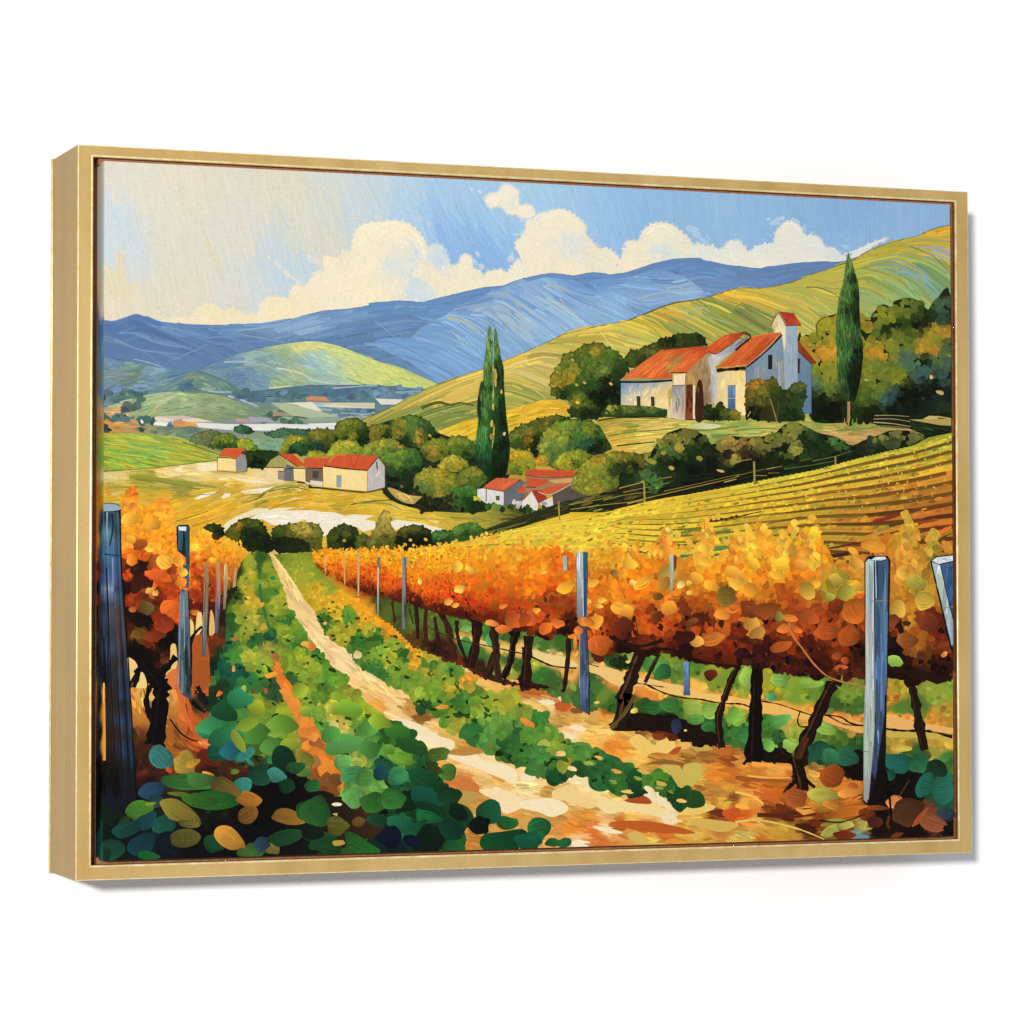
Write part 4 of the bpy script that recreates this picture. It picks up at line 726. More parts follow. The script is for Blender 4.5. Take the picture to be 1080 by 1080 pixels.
for s in ('D 405,880 405,815 440,785 500,768', 'D 670,785 690,755 730,720 782,742', 'D 785,705 850,688 910,705 950,745', 'D 972,722 1000,690 1066,675'):
    line(s, 0.9, '4a4420', 0.5, jitw=0.4)
for s, c in (('D 640,892 655,875 720,850 790,850 860,880 H 860,-2 700,20 640,40 ', '8a9138'), ('H 628,150 640,80 700,62 760,80 780,130 740,180 660,230 630,220', '82903a'), ('H 745,240 755,190 800,165 870,170 890,210 850,255 780,262', '7d8b36'), ('H 875,90 890,40 940,15 1000,20 1020,60 985,120 920,130', 'a3963b'), ('H 680,320 700,270 740,258 790,300 790,350 740,360', '567640'), ('D 905,892 950,850 1000,832 1066,830 H 1066,40 1000,10 900,10', 'a8963a')):
    reg = smooth(pts(c and s))
    dabs(reg, 40, 3.4, 2.5, None, RT, 0.05, keep=0.3, rough=0.15)

# ---- the farmhouse
part('painted_farmhouse', 'large cream farmhouse with orange roofs and a square tower on the hill')
def slab(p_, c_, n=40, L=6, w=1.6, a=90, j=0.05, aj=0.2, st=0.05):
    reg = pts(p_)
    poly(reg, c_, False)
    if n:
        fill(reg, n, L, w, a, c_, j * 0.6, aj, True, streak=st * 0.5, span=5e-6)
# gable end and tower
slab('H 52,172 130,100 225,15 240,0 305,0 310,88 378,150 376,405 60,420', Field('H 80,200,8494b2 130,150,8a9bbd 180,90,94a3c0 200,200,8f9dbb 120,200,b3a8a5 150,260,7f92b8 220,150,b8aaa0 230,250,a8a4ac 200,60,8fa0c0 220,110,8092ac 340,150,748cae 340,250,6f8aac 350,380,617da4 300,300,8498b6 100,300,7f92b5 90,160,6f86b0 60,280,a89a90', under=False, mul=(0.89, 0.93, 0.86)), 120, 9, 1.8, 88, 0.05, 0.12)
slab('D 248,822 306,820 308,892 H 308,285 245,285 238,100 232,0 D 235,890 248,890', Field('D 280,850,a3b5cf H 270,30,9ab0d2 260,120,9cacc8 280,200,94a8cb 245,60,c3bfc0 270,270,a8b0c0 245,200,b0aeb8', under=False, mul=(0.93, 0.95, 0.90)), 50, 9, 1.5, 90, 0.03, 0.06)
slab('D 178,818 213,762 250,822 248,892 H 246,90 238,70 230,10 222,0 D 196,878 190,850', Field('D 210,800,e0cfa0 220,850,efe0b8 200,830,d9c08c 235,880,e8d8b0 H 240,30,e8dcb8', under=False), 30, 6, 1.3, 90, 0.04, 0.1)
slab('D 213,757 290,764 326,820 250,824', Field('D 230,775,a83a26 280,800,b03c2a 300,815,c04a30 260,780,9c3424', under=False), 26, 5, 1.2, 50, 0.08)
line('D 172,820 213,757 252,824', 1.0, 'b8864a', 1.0); line('D 176,826 214,766 250,828', 0.6, '4a2a1a'); line('D 250,825 326,822', 0.8, '4a2018'); line('D 213,757 290,763', 0.6, '5a2a1c')
slab('H 308,40 402,152 398,160 375,158 312,92', '8c361b', 24, 5, 1.1, 50, 0.12)
line('H 310,95 378,160', 0.9, '3a1a12'); line('H 376,160 376,405', 0.6, '4a5a80')
slab('H 162,115 183,114 182,186 162,186', '1e1a1e', 0); slab('H 309,130 320,134 318,206 309,206', '2a1e24', 0)
line('H 185,112 186,186', 0.4, '6a7a98')
for s, w, c in (('H 110,180 120,240', 2, 'b5a29a'), ('H 215,150 222,280', 2.2, 'b8a698'), ('H 180,220 190,300', 2, 'b0a09a'), ('H 70,190 75,260', 1.5, '74869f'), ('H 330,180 335,290', 1.5, '6a84aa'), ('H 355,260 358,390', 1.5, '5f78a0')):
    line(s, w, c, w * 0.5, cols=3)
# main block
slab('G 962,205 1075,180 H 0,195 52,195 56,420 0,405 G 1000,405 985,385 960,385', Field('G 975,220,c5bda8 1000,240,ead4a6 980,330,d0c0a0 1050,300,ecd8aa 1010,350,e0cca0 H 20,300,edd6a6 20,220,e3c894 40,390,f0deb4 30,350,e8cf9a', under=False, mul=(1.05, 1.03, 0.9)), 80, 8, 1.6, 88, 0.035, 0.15)
slab('G 960,180 1010,140 1075,85 H 0,85 75,25 150,10 222,3 228,12 150,90 62,168 0,172 G 1030,176', Field('G 980,172,c8582c 1040,140,d86030 H 20,110,c9582a 60,60,d96a30 100,40,e0743a 120,80,c05426 180,20,d86230 150,60,b84c22 80,120,cd5c2a 50,150,b54c22 30,160,d06a34', under=False), 110, 11, 1.5, -42, 0.07, 0.08)
line('G 962,192 1030,186 1075,184 H 0,182 54,180', 3.2, '2c1810', 3.2); line('H 56,176 150,99 232,14', 1.9, '2a1410', 1.5); line('G 965,178 1070,172 H 0,168 58,165', 0.6, 'e8a868', 0.6); line('H 60,164 150,88 222,10', 0.6, 'e0a060', 0.5)
line('H 52,175 56,420', 0.7, '5a4a48')
for s, w, c in (('H 10,150 80,80 150,20', 1, 'e8833f'), ('H 60,140 140,60', 0.8, '9c3f1c'), ('H 100,120 190,30', 0.8, 'a84420'), ('G 1000,150 1060,105', 0.9, 'e67a3c'), ('D 40,890 120,872 200,860', 0.9, 'e8843e')):
    line(s, w, c, w * .5)
# small upper roof between the blocks
slab('G 935,112 985,100 1075,30 1075,80 985,145 958,172', Field('G 960,130,d9d3c8 1000,110,a8aab0 1050,70,8a8f98 980,140,c9c0b0 1060,50,b0a898', under=False), 24, 6, 1.4, -40, 0.05)
slab('G 918,78 960,45 1000,20 1040,8 D 20,860 45,853 60,872 H 70,15 40,10 G 1075,35 1020,70 960,108 935,110 920,92', Field('G 940,85,d8572a 1000,40,e0672f 1040,30,c34a26 960,95,c04c26 H 30,5,a84424', under=False), 46, 8, 1.3, -38, 0.07, 0.1)
line('G 920,95 960,110 1020,72 1075,32', 0.8, '4a2416'); line('D 25,868 45,855 75,880', 1, '6a2a1a'); line('H 0,70 40,40 60,25', 2.4, '70757c', 1.6); line('H 0,92 30,66 66,38', 2.4, '2a2224', 2.0); line('H 66,38 76,24 50,2', 2.0, '2c2424', 1.4)
# left wing
slab('G 490,250 742,236 750,262 722,300 735,420 720,428 720,385 640,368 490,362', Field('G 500,260,6288c5 520,290,8fa5c4 500,330,b8b8b4 560,260,6f90c5 600,270,9fb0c0 650,258,8aa2c0 700,252,b0aea8 540,290,ccc8b4 540,340,ead8ae 580,310,ecdab0 620,300,e8d2a2 660,290,e8d0a0 700,290,e3c898 600,350,ead8b0 690,350,e8d2a4 720,300,d8bc8c', under=False, mul=(1.05, 1.03, 0.92)), 110, 5, 1.7, 85, 0.02, 0.5)
slab('G 485,238 540,195 600,150 690,90 800,78 880,70 922,78 915,95 770,188 745,205 742,232 600,238', Field('G 520,225,e0753a 600,170,e0702f 680,120,dc6a30 700,160,e2743a 780,100,d05a28 860,85,c04a24 740,170,c09040 760,150,a8783c 820,130,d86830 650,200,ea7a3a 600,225,cf6430 700,215,d2622e 720,200,c45426 560,200,d8642c', under=False), 200, 11, 1.5, -40, 0.07, 0.1)
slab('G 738,198 770,160 860,118 915,95 925,104 830,192 815,200', Field('G 760,185,e26a30 850,140,dc5e2a 900,110,c64c24 800,190,d4562a 790,160,ea7c3c', under=False), 60, 8, 1.3, -35, 0.06, 0.1)
line('G 485,240 600,241 742,234', 1.4, '6f8a70', 1); line('G 486,248 600,249 744,241', 2.2, '1f1810', 2.0); line('G 520,234 580,233 640,236', 1.0, '86b06c', 0.6); line('G 738,202 815,203 830,194 925,106', 1.1, '45200f', 0.8); line('G 485,238 600,150 690,90', 0.6, '8a5a38'); line('G 700,92 800,80 880,72 920,80', 0.7, '6a3a24')
for s, w, c in (('G 710,195 745,165 800,120', 1.2, '8f8c48'), ('G 740,160 800,110 850,90', 1.6, 'b88a48'), ('G 560,215 640,155', 0.9, 'ee8a44'), ('G 600,225 700,140', 0.8, 'c05526'), ('G 640,225 720,150', 0.9, 'ee8844'), ('G 690,100 780,88', 1.2, 'c8542a'), ('G 530,225 600,170', 0.8, 'f0924e'), ('G 780,180 870,125', 0.8, 'f0884a')):
    line(s, w, c, w * 0.5)
slab('G 568,318 586,320 588,372 570,370', '3a3428', 0); slab('G 638,320 655,322 657,370 640,368', '3a3428', 0)
line('G 590,322 592,370', 0.5, '9a8a68'); line('G 659,324 660,368', 0.5, '9a8a68')
# porch
slab('G 750,212 813,205 808,268 750,268', 'efd9ab', 20, 6, 1.4, 90, 0.03)
slab('G 745,268 808,266 808,432 745,425 730,405', Field('G 760,290,8f8a8c 790,300,a09a98 760,370,8a7f74 790,390,a59080 770,420,d0bfa0 740,410,dac8a4', under=False), 46, 9, 1.6, 88, 0.06, 0.1)
line('G 745,267 808,264', 0.8, '5a4634'); line('G 738,330 740,395', 1.6, 'e8d4a8'); line('G 800,270 806,428', 0.8, 'c9b090'); line('G 725,420 770,428 810,432', 2, 'dccaa8', 1.4)
slab('G 813,204 850,165 915,106 938,120 950,160 962,205 962,340 905,400 898,434 806,432', Field('G 830,230,b58e54 850,190,a8824c 900,150,9c7848 920,200,8a6a44 930,160,b8a890 945,200,c0b8ac 830,250,c09858 915,250,7f6040 920,320,8f7248 905,400,745030 950,260,b8b0a8 955,330,c8bca8 890,210,96703c', under=False), 100, 9, 1.8, 86, 0.06, 0.15)
slab('G 938,118 952,150 964,200 964,340 955,375 940,300 935,200 920,130', Field('G 950,180,c8c2b8 955,280,a8b0c0 955,350,d0c4b0 935,140,b8b4b0', under=False), 24, 10, 1.2, 86, 0.04, 0.06)
slab('G 812,264 830,260 846,263 846,432 810,430', Field('G 830,290,5a2c14 830,380,4a1f10 830,420,8a4420 825,340,3a180d', under=False), 16, 8, 1.4, 90, 0.12)
slab('G 846,262 856,268 858,434 846,432', 'e3d4b4', 6, 8, 0.8, 90, 0.03)
reg = smooth(pts('G 858,434 859,300 866,255 880,234 893,255 898,300 896,434'))
poly(reg, '3f2112', False); fill(reg, 20, 9, 1.4, 90, Field('G 880,270,52301a 880,340,3a1c10 880,420,4a2412', under=False), 0.1)
line('G 858,300 866,252 880,232 894,252 899,300', 0.6, 'c09a60'); line('G 812,205 806,262', 0.6, '6a4a2c'); line('G 806,434 900,436', 1, '3a2416')
slab('G 1018,268 1057,268 1057,392 1020,390', Field('G 1035,290,6a8ab5 1040,350,4f7098 1040,385,3f5a70', under=False), 16, 8, 1.4, 90, 0.08)
line('G 1018,330 1057,328', 0.6, 'c8c0a8'); line('G 1038,268 1038,390', 0.4, '3a5478'); line('G 1016,266 1059,266', 0.6, '5a4a38')

# shrubs in front of the farm
T('G 903,400 905,370 930,362 950,380 975,350 990,350 1000,372 1030,385 1075,395 1075,435 1000,440 910,436', '1c2812', 'G 930,380,2c4420 985,365,33481f 960,410,1c2c14 1050,410,7a7a30 1010,400,5c6c2a 1030,425,3f5424 1065,395,a89a38', 90, 1.9)
T('H 50,320 60,255 110,232 160,240 190,225 215,265 250,290 290,255 345,258 350,320 330,380 345,430 280,445 200,445 130,440 60,430 50,400', '3a4420', 'H 80,260,a08038 110,250,b08a3c 130,280,7a7a34 180,260,7c7434 70,310,7a7838 120,340,66682c 200,300,3c4a22 220,330,2c3f1e 300,270,5c6a3a 330,270,6f7a40 280,320,2c4422 240,380,2a4020 310,350,34502a 100,390,1a2010 80,420,14180c 150,400,3a3a1c 270,420,203216 200,260,55602c 340,310,2f4a30', 190, 2.2)
line('H 170,330 190,390 205,445', 1.6, '8a7040', 1.4); line('H 190,390 180,350', 0.8, '8a7040'); line('H 60,420 75,395', 1, 'c0a860'); line('H 215,350 205,430', 0.8, '5a4a28')

# ---- cypress trees
def cyp(label, outline, fld, n, trunk=None):
    part('painted_cypress', label)
    reg = smooth(pts(outline), True, 3)
    poly(reg, fld, False)
    fill(reg, n, lambda q: 6 + 8 * RNG.rand(len(q)), 1.6, 88, fld, 0.13, 0.08, True, 0.1, streak=0.08, span=4e-5)
    fill(reg, n, 7, 0.9, 88, fld, 0.22, 0.1, True, 0.1, streak=0.08, span=3e-5)
    if trunk:
        line(*trunk)
cyp('left spire of the twin cypress, lit mid green', 'B 892,828 897,822 904,850 908,885 F 912,50 908,150 912,250 908,330 918,430 905,560 918,650 915,720 880,715 840,660 825,600 825,560 838,440 834,400 836,340 850,255 864,238 866,170 880,60 885,0',
    Field('B 897,850,6a7f48 F 895,50,6f8f4a 880,150,5f8540 885,250,527c3a 870,330,557f3c 870,400,4a7838 860,480,3f7034 850,560,356430 850,640,1c3c20 880,690,132a14 905,280,1c3a1c 908,200,3a5c2c 900,400,24461f 905,520,1f401e 842,350,1c2c14 838,400,182812 852,270,24381a 890,600,1f4a28 870,520,4a7a38 895,340,3c6a30', under=False), 300)
cyp('right spire of the twin cypress, dark and shaded', 'B 921,842 927,842 934,880 F 945,95 955,140 966,190 966,260 976,390 988,500 996,580 988,650 972,712 910,716 905,620 916,540 920,470 908,400 918,300 914,210 918,60 916,0',
    Field('B 925,860,5a6f3c F 925,40,4a6a34 930,100,5c7a3c 940,160,2c4a20 950,220,1a3016 935,260,1f381a 925,340,4a6f34 950,350,122410 965,450,0f1c0d 940,450,1a3416 925,520,24421e 960,560,101c0d 935,600,142812 980,600,1c3018 950,680,0d170b 918,640,16280f', under=False), 300)
part('painted_sky_gap')
for x, y, rx, ry, c in ((925, 215, 8, 26, 'c8a850'), (924, 240, 6, 30, 'b89a48'), (953, 298, 5, 10, 'd8b04c'), (912, 372, 6, 16, 'd0a848'), (906, 455, 7, 18, 'cbb050'), (902, 520, 5, 16, 'a88a40'), (968, 506, 6, 9, 'd8c88c'), (862, 330, 3, 12, '3a4a1c'), (978, 440, 3, 14, '2a4a24'), (921, 195, 5, 12, 'b0a04c')):
    gx, gy = tp('F', x, y); dab(gx, gy, ry / 4.7, rx / 4.7, 1.57, hexc(c), rough=0.15)
cyp('single tall cypress beside the farmhouse', 'D 556,468 560,462 568,485 580,512 592,560 605,600 612,650 616,760 622,880 H 630,40 632,120 622,220 605,300 588,345 545,340 520,300 505,200 500,60 D 500,820 505,760 512,690 526,640 536,600 545,530',
    Field('D 560,490,5c7038 555,560,587a38 545,620,56783a 530,700,4f7434 525,800,4a7034 535,870,456c32 565,700,3f642c 590,620,2f4f24 600,680,16240f 605,780,121d0c 580,600,1a2c14 575,760,1c3016 560,800,3c602a 595,720,1a2c14 H 525,60,426a30 535,150,3f6a30 530,240,3c6030 545,310,2a4420 560,60,33562a 560,120,4a7a3c 580,150,131e0c 570,230,0f180a 600,100,0e160a 610,200,131d10 590,300,0c1409 512,120,4a7838 515,220,30502a', under=False), 420)
line('H 561,345 560,400 558,450', 3.2, 'a87e4c', 3.0, cols=4, streak=0.1); line('H 553,345 552,440', 0.7, '3a2a1a')
for x, y, c in ((540, 440, '8aa044'), (560, 452, '9aa848'), (580, 445, '86983f'), (600, 440, '6a8038')):
    line(f'H {x},{y + 12} {x},{y - 14}', 1.4, c, 0.4)

# ---- shaded band, fences
part('painted_shadow_lane', 'dark shaded lane with a rail fence under the grove')
reg = pts('H 660,445 700,412 860,415 1068,400 1068,500 960,522 860,480 720,470')
poly(reg, '19210f', False)
fill(reg, 70, 12, 1.6, 8, Field('H 700,430,141a0c 850,450,1c2814 960,480,24381c 1050,490,1e2e18 1000,440,10150b', under=False), 0.2, 0.1)
for s, w, c in (('H 690,415 780,414 860,420', 0.8, 'a8966a'), ('H 685,432 780,432 866,445', 0.8, 'b8a270'), ('H 685,448 780,455 868,470', 0.9, 'c0a872'), ('H 700,465 800,470 860,480', 0.9, '8a7a50'), ('H 1000,420 1068,430', 1.6, 'c0a45c')):
    line(s, w, c, w * 0.5)
poly('H 930,430 960,416 1000,418 1008,440 960,442', 'c9b16c', False); poly('H 860,435 1068,430 1068,465 1010,462', 'b09c58', False)

# ---- hedge band between terraces and the right vineyard
HB = Field('G 640,600,7a7a32 690,540,7c7432 740,500,7f7830 790,490,7c7232 850,500,6a6a2c 880,530,3f4c22 920,560,1c2c14 780,570,a09038 760,590,3f5a2a 700,580,4f6428 660,560,5c7030 820,600,1f3416 860,600,18290f 640,650,24401c 600,640,9a8c38 580,610,6a7a30 700,650,16260f 780,650,0f1a0c 850,680,0a120a 950,580,16200f 1000,540,9a7a38 1030,520,a08438 1060,560,94783a 980,570,7c6a30 1020,600,241f10 1050,630,8a7c30 950,650,0b120a 1050,680,0c120a 620,700,4a6a34 560,640,86883a 520,630,5a7030 540,690,1a2c14 500,700,15240f 650,720,1e3a1c '
           'H 30,530,94783a 80,540,8d7f37 130,530,7f7434 150,570,6c6a2e 50,590,3a2f18 200,520,6a6a2e 280,500,7a7a32 280,470,7c8038 320,480,6f7834 260,560,6a6c30 300,590,8d8a3c 240,600,58602c 350,540,1c2e14 330,510,2c401c 380,500,2f4420 400,560,14240f 430,550,1c3416 520,560,3f5f2a 500,530,4a6a30 560,560,34542a 450,590,182810 100,650,0f150b 40,660,0a100a 230,640,101808 180,610,1a2410 300,640,0d140a 360,620,1c3214 380,650,16280f 520,610,101808 590,600,161e0e 630,550,20261a 700,520,7c7a3c 740,500,86843c 800,500,74783a 850,510,6c6e38 780,540,3a4424 850,560,4a5028 680,560,24301c 720,590,1c2614 920,530,6a6c34', under=False)
part('painted_hedge', 'dark hedge band dividing the terraces from the right vineyard')
reg = pts('G 480,640 560,610 640,595 670,550 720,500 780,480 850,485 900,510 940,560 980,540 1030,515 1075,520 H 60,528 130,520 200,500 240,460 300,445 350,470 410,500 500,520 580,570 620,545 700,515 760,490 850,488 960,520 850,580 700,610 380,690 200,725 0,770 G 900,800 700,835 560,860 470,780 450,720')
poly(reg, '131c0d', False)
dabs(reg, 600, 4.6, 3.3, None, HB, 0.07, keep=0.5, how=None, rough=0.16)
dabs(reg, 520, 2.8, 1.9, 20, HB, 0.10, keep=0.5, rough=0.18, aj=0.8)
for ch, x, y, rx, ry, c in (('G', 740, 675, 14, 10, 'c0a040'), ('G', 880, 628, 18, 12, '8a8434'), ('G', 1045, 640, 16, 20, '8f8834'), ('G', 460, 665, 10, 10, 'c8b048'), ('G', 985, 690, 22, 6, 'c8b468'), ('G', 770, 568, 16, 22, 'a89038'), ('G', 590, 630, 24, 20, 'a07c3c'), ('G', 640, 640, 26, 14, '8f9038'), ('G', 510, 620, 20, 14, 'a89a3c'), ('G', 700, 600, 14, 10, '9a8c38')):
    gx, gy = tp(ch, x, y); dab(gx, gy, rx / 4.7, ry / 4.7, 0.3, hexc(c))
T('G 250,765 270,690 330,630 400,608 460,608 510,640 520,670 480,705 470,780 430,820 380,835 330,810 270,790', '6a7834', 'G 280,720,8f983f 320,660,9a9c3e 380,630,a08f38 350,700,8c9840 300,770,7f8c3a 400,680,86903c 380,780,98903a 420,720,6f7f38 440,800,5a6c2c 460,640,5f6c2c 490,660,24381a 450,690,344a20 410,760,7c8838 340,790,8a8a3a', 210, 2.6)
T('G 420,610 460,595 540,600 600,620 600,680 520,700 470,640', '5a6228', 'G 450,605,8f8c38 520,620,7c7c34 580,640,6a6a2c 520,670,2c3a18 560,660,20301a', 60, 2.3)
part('painted_fence', 'thin wooden rail fence crossing the dark slope')
reg = pts('G 225,840 300,820 420,790 500,765 600,745 760,715 1075,690 H 100,680 240,650 380,640 380,690 0,765 G 1075,758 850,800 700,832 560,862 430,892 225,892')
poly(reg, '1a200f', False)
wd = pts('W 600,527 600,541 560,552 520,566 490,576 486,568 530,551')
poly(wd, '2a2c14', False)
fill(wd, 40, 10, 1.4, -18, Field('W 590,532,4a4820 560,545,2a2c14 520,560,5a5426 495,572,3a3c1c', under=False), 0.2, 0.1)
fill(reg, 200, 12, 1.6, Angle('G 300,850,-14 600,800,-12 900,740,-12 H 100,700,-12'), Field('G 300,850,4a4820 400,820,5a5426 500,790,20280f 460,860,2a2c14 600,790,1a2410 560,830,6a5c28 650,760,3a5a2c 700,740,2a4a24 800,740,12180c 1000,720,0c110a 700,800,12180c 380,870,6a6428 260,880,54602a H 50,720,0d120a 200,690,141c0d 300,660,20381a', under=False), 0.22, 0.1)
for s, w, c in (('G 480,775 600,745 740,718', 1, 'b8943c'), ('G 500,795 620,770 730,748', 0.9, 'a08434'), ('G 400,835 500,810 640,792', 0.8, 'a88c40'), ('G 610,825 760,790 1000,735 1075,715', 1, '9c8438'), ('G 700,790 860,755 1075,705', 0.8, '8a7434'), ('G 230,855 330,840 420,820', 0.9, '948438'), ('G 240,880 380,860 520,845', 1, 'a08c38'), ('G 520,850 600,830', 2, 'a89040'), ('G 1000,745 1060,730', 1, 'b8a058'), ('H 0,645 80,630', 0.7, 'b8a458'), ('H 0,715 100,690 230,665', 0.6, '8a7c3c'), ('H 155,680 230,665', 0.8, 'b09a50'), ('H 100,712 155,712', 0.8, 'a89248'), ('H 380,640 500,615 570,590', 0.7, '8a8444'), ('H 240,680 380,660 490,640', 0.8, '5c7030'), ('H 320,640 380,625', 0.8, '6a6a34'), ('H 160,700 215,698', 0.9, '7a6a34'), ('J 750,170 860,130 1000,95 1075,75', 1.6, '6a6c30'), ('J 760,150 880,110 1075,50', 1.4, '3a3c1c')):
    line(s, w, c, w * 0.6)
for s, w, c in (('G 603,738 606,850', 2.2, 'a08c3c'), ('H 91,642 94,745', 2.4, '9a8438'), ('H 494,618 494,660', 1.6, '9a8a40'), ('G 180,840 182,892', 1.6, 'a89040'), ('K 181,0 184,62', 1.6, 'b09a40'), ('G 596,742 596,738', 3, 'c0a848'), ('G 640,705 640,800', 1.2, '3a5a2c')):
    line(s, w, c, cols=3)
dabs('G 605,700 640,690 700,735 690,790 640,800 610,760', 26, 2.3, 1.5, None, '4a6c34', 0.15)

# ================================================================== NEARER HALF OF THE PICTURE
# ---- dark bushes between meadow and vines
def hb(o, base, f, n=70, r=2.2, label=None):
    T(o, base, f, n, r, label, name='painted_bush')
hb('I 540,100 570,84 610,86 635,105 640,140 600,150 560,125', '22300f', 'I 560,95,3f5020 600,100,2c3a18 620,130,1a2410', 40)
hb('J -20,90 30,80 65,110 65,200 0,220 -40,210', '5c602c', 'J 0,110,a09a50 30,120,7a7c3a 50,170,5a5e2a 0,180,6b7034', 60)
hb('I 880,110 930,85 1000,80 1075,90 1075,225 960,225 880,200', '4a4e22', 'I 920,110,4a5a24 1000,100,9c9448 1050,110,a59c50 980,150,6a6a30 1050,170,5a5c28 920,180,1e2a12 1000,200,2a3216', 110)
hb('I 650,122 690,82 740,55 800,62 832,82 850,120 880,180 872,225 800,225 720,190 660,150', '1c2a12', 'I 700,95,5f6c2a 740,75,4a5c24 790,75,4f6026 820,100,33441a 690,130,55621f 740,120,1f2f14 800,130,16240f 850,180,131f0c 760,160,1a2810 800,200,1c2a12 705,95,b07c2c', 150)
hb('I 880,170 960,150 1040,170 1060,215 960,225 880,225', '141d0b', 'I 900,190,1c2810 1000,180,243016 1050,205,2a3216', 50)
hb('J 95,200 100,125 160,86 210,92 240,110 250,150 235,205 150,215', '22320f', 'J 130,125,4a5a26 180,100,44552a 220,120,2f4420 170,150,1a2810 210,190,16220e 130,190,3a4418 180,130,5c602a', 90)
hb('J 240,150 280,130 300,170 300,205 240,210', '45501f', 'J 260,150,6a7030 280,180,3a4a1c 260,195,5a6428', 30)
hb('J 290,160 330,110 350,50 375,18 405,30 410,100 440,130 435,205 310,210', '6a6a34', 'J 370,50,b5a85a 350,110,948c48 400,100,a09650 320,160,76763a 390,150,6c6e34 420,180,4a5426 340,190,55602a', 110)
hb('J 440,125 490,92 550,92 600,120 622,170 610,215 450,215', '141c0c', 'J 470,115,6a6a2c 520,100,55602a 570,115,3a4420 500,150,16200e 560,160,121a0b 600,190,1a2410 460,180,1c2812', 110)
hb('J 608,135 640,118 690,115 725,145 715,195 640,200', '33562f', 'J 640,140,4f7a44 690,130,466c3a 700,170,2a4a28 640,180,24401f', 60)
hb('J 715,110 760,84 820,80 862,110 860,150 780,170 730,150', '3f6630', 'J 750,100,5f8c44 810,90,5a8440 850,130,3a5c2a 780,140,2f4f26', 60)
for x, y, c in ((505, 163, 'd8b040'), (580, 160, 'e0b43a'), (520, 188, 'd9ac3a'), (478, 184, 'd0a83a'), (178, 165, 'a09038'), (650, 195, 'e0b440')):
    gx, gy = tp('J', x, y); dab(gx, gy, 2, 1.6, 0.4, hexc(c))

# ---- right vineyard slope
part('painted_vineyard_slope', 'sunlit striped vineyard slope at the right')
VS = Field('H 100,780,d8bc3c 60,760,a8b03c 300,740,dcc040 250,715,a5b040 500,690,d9bd47 450,665,b0b044 700,650,c9b03c 680,620,9aa83c 900,600,c3aa38 880,575,a8aa3c 1050,540,b8ab40 1050,515,a8a83c 200,850,d8ae2e 100,850,dcae2c 400,800,dcb636 300,830,b8902a 600,760,c9a032 560,730,c9b444 800,720,c08a32 760,690,c8a83a 1000,680,c88a2e 1000,620,bba23a 1000,600,6f8a3a 500,860,c08a2c 480,820,8a6424 700,820,a8752e 640,800,a8842c 900,780,b5642c 740,770,9c5026 720,800,7a3f1e 1000,830,8d4a24 900,860,7d3f1e 850,850,8a9440 700,720,d0a838 850,650,c9a838 1050,640,d09a34 1050,740,c8702a 1050,800,8a4420 600,830,b8882c 780,860,a06424 '
           'L 50,30,e0b82e 20,60,7a6a28 300,20,c9a032 200,40,d8ac2e 500,60,a8702c 430,110,b8902e 560,100,6a3a1c 700,50,8d3a1e 760,40,8a3420 700,100,6a8038 600,80,d0982e 850,20,98502c 1000,40,a8542c 930,60,c8702c 1050,100,d0702c 950,150,7a4a24 1000,180,c86a2c 450,190,5f7a2e 480,170,7a9038 600,180,8a4624 640,130,d09030 550,240,5c2c1c 500,290,c0782c 100,110,b9902f 60,130,d8a82e 250,100,7a6a2a 180,160,4f6a2c 180,220,b98c2c 330,60,d8b034 400,80,e0b438 850,90,c8a030 900,150,c8a434 800,270,5c3a1e 840,220,d8702c 1060,30,7a4422 '
           'K 100,110,dcb834 40,140,a8a83c 300,60,d8b430 200,90,e6c444 500,30,c8a52e 430,10,a8a03a 700,60,d9a82c 600,20,d8b034 900,100,d2a02c 1000,60,c0902a 960,40,a8802a 850,150,7f8032 950,160,6f803a 800,180,d9a830 600,265,5f8038 600,240,d8a830 820,240,5a8a44 800,215,d8ac30 960,210,5a8a3c 980,185,d09c2e 300,150,e8c23e 400,130,ecca48 150,190,e0a02a 450,180,d9a52e 700,220,d8a42e 1050,100,8a8030 1050,20,d0a42e 820,100,6a7a2e 700,130,e0b030 J 900,150,c9ae3c 1000,140,dcb83c 850,175,e0b034 1060,110,b8b044', mul=(1.04, 1.05, 0.9))
VSA = Angle('H 50,770,-14 300,720,-13 600,650,-14 900,580,-15 1050,540,-16 300,850,-12 600,780,-14 900,720,-16 L 100,60,-13 400,60,-14 500,150,-14 700,80,-15 1000,100,-22 900,180,-18 200,200,-6 600,200,-14 K 50,130,-16 300,60,-14 600,30,-13 300,180,-10 600,150,-6 900,100,-10 900,220,-4 600,260,-2')
vtop = 'J 730,200 860,160 1000,120 1075,95 G 430,892 560,862 700,832 850,800 1075,758 H 200,722 380,688 560,640 720,600 900,560 1080,500'
r = np.r_[pts(vtop), pts('W 1012,640 700,640 560,600 480,585')]
base(r, VS, 1.1)
flow(r, 300, 60, 2.6, VSA, VS, 0.05, streak=0.05)
fill(r, 1400, 17, 2.6, VSA, VS, 0.06, 0.04, True, streak=0.06, span=5e-5)
fill(r, 700, 9, 1.2, VSA, VS, 0.08, 0.05, True, streak=0.06, span=5e-5)
top_c = smooth(pts('J 730,205 860,160 1000,122 1075,97 G 430,894 560,864 700,834 850,802 1075,760 H 200,724 380,690 560,642 720,602 900,562 1075,506'), False, 6)
bot_c = smooth(pts('J 480,215 640,200 800,190 1000,180 K 100,225 300,240 560,290 800,310 1075,300 L 300,300 640,330 800,340 1075,330'), False, 6)
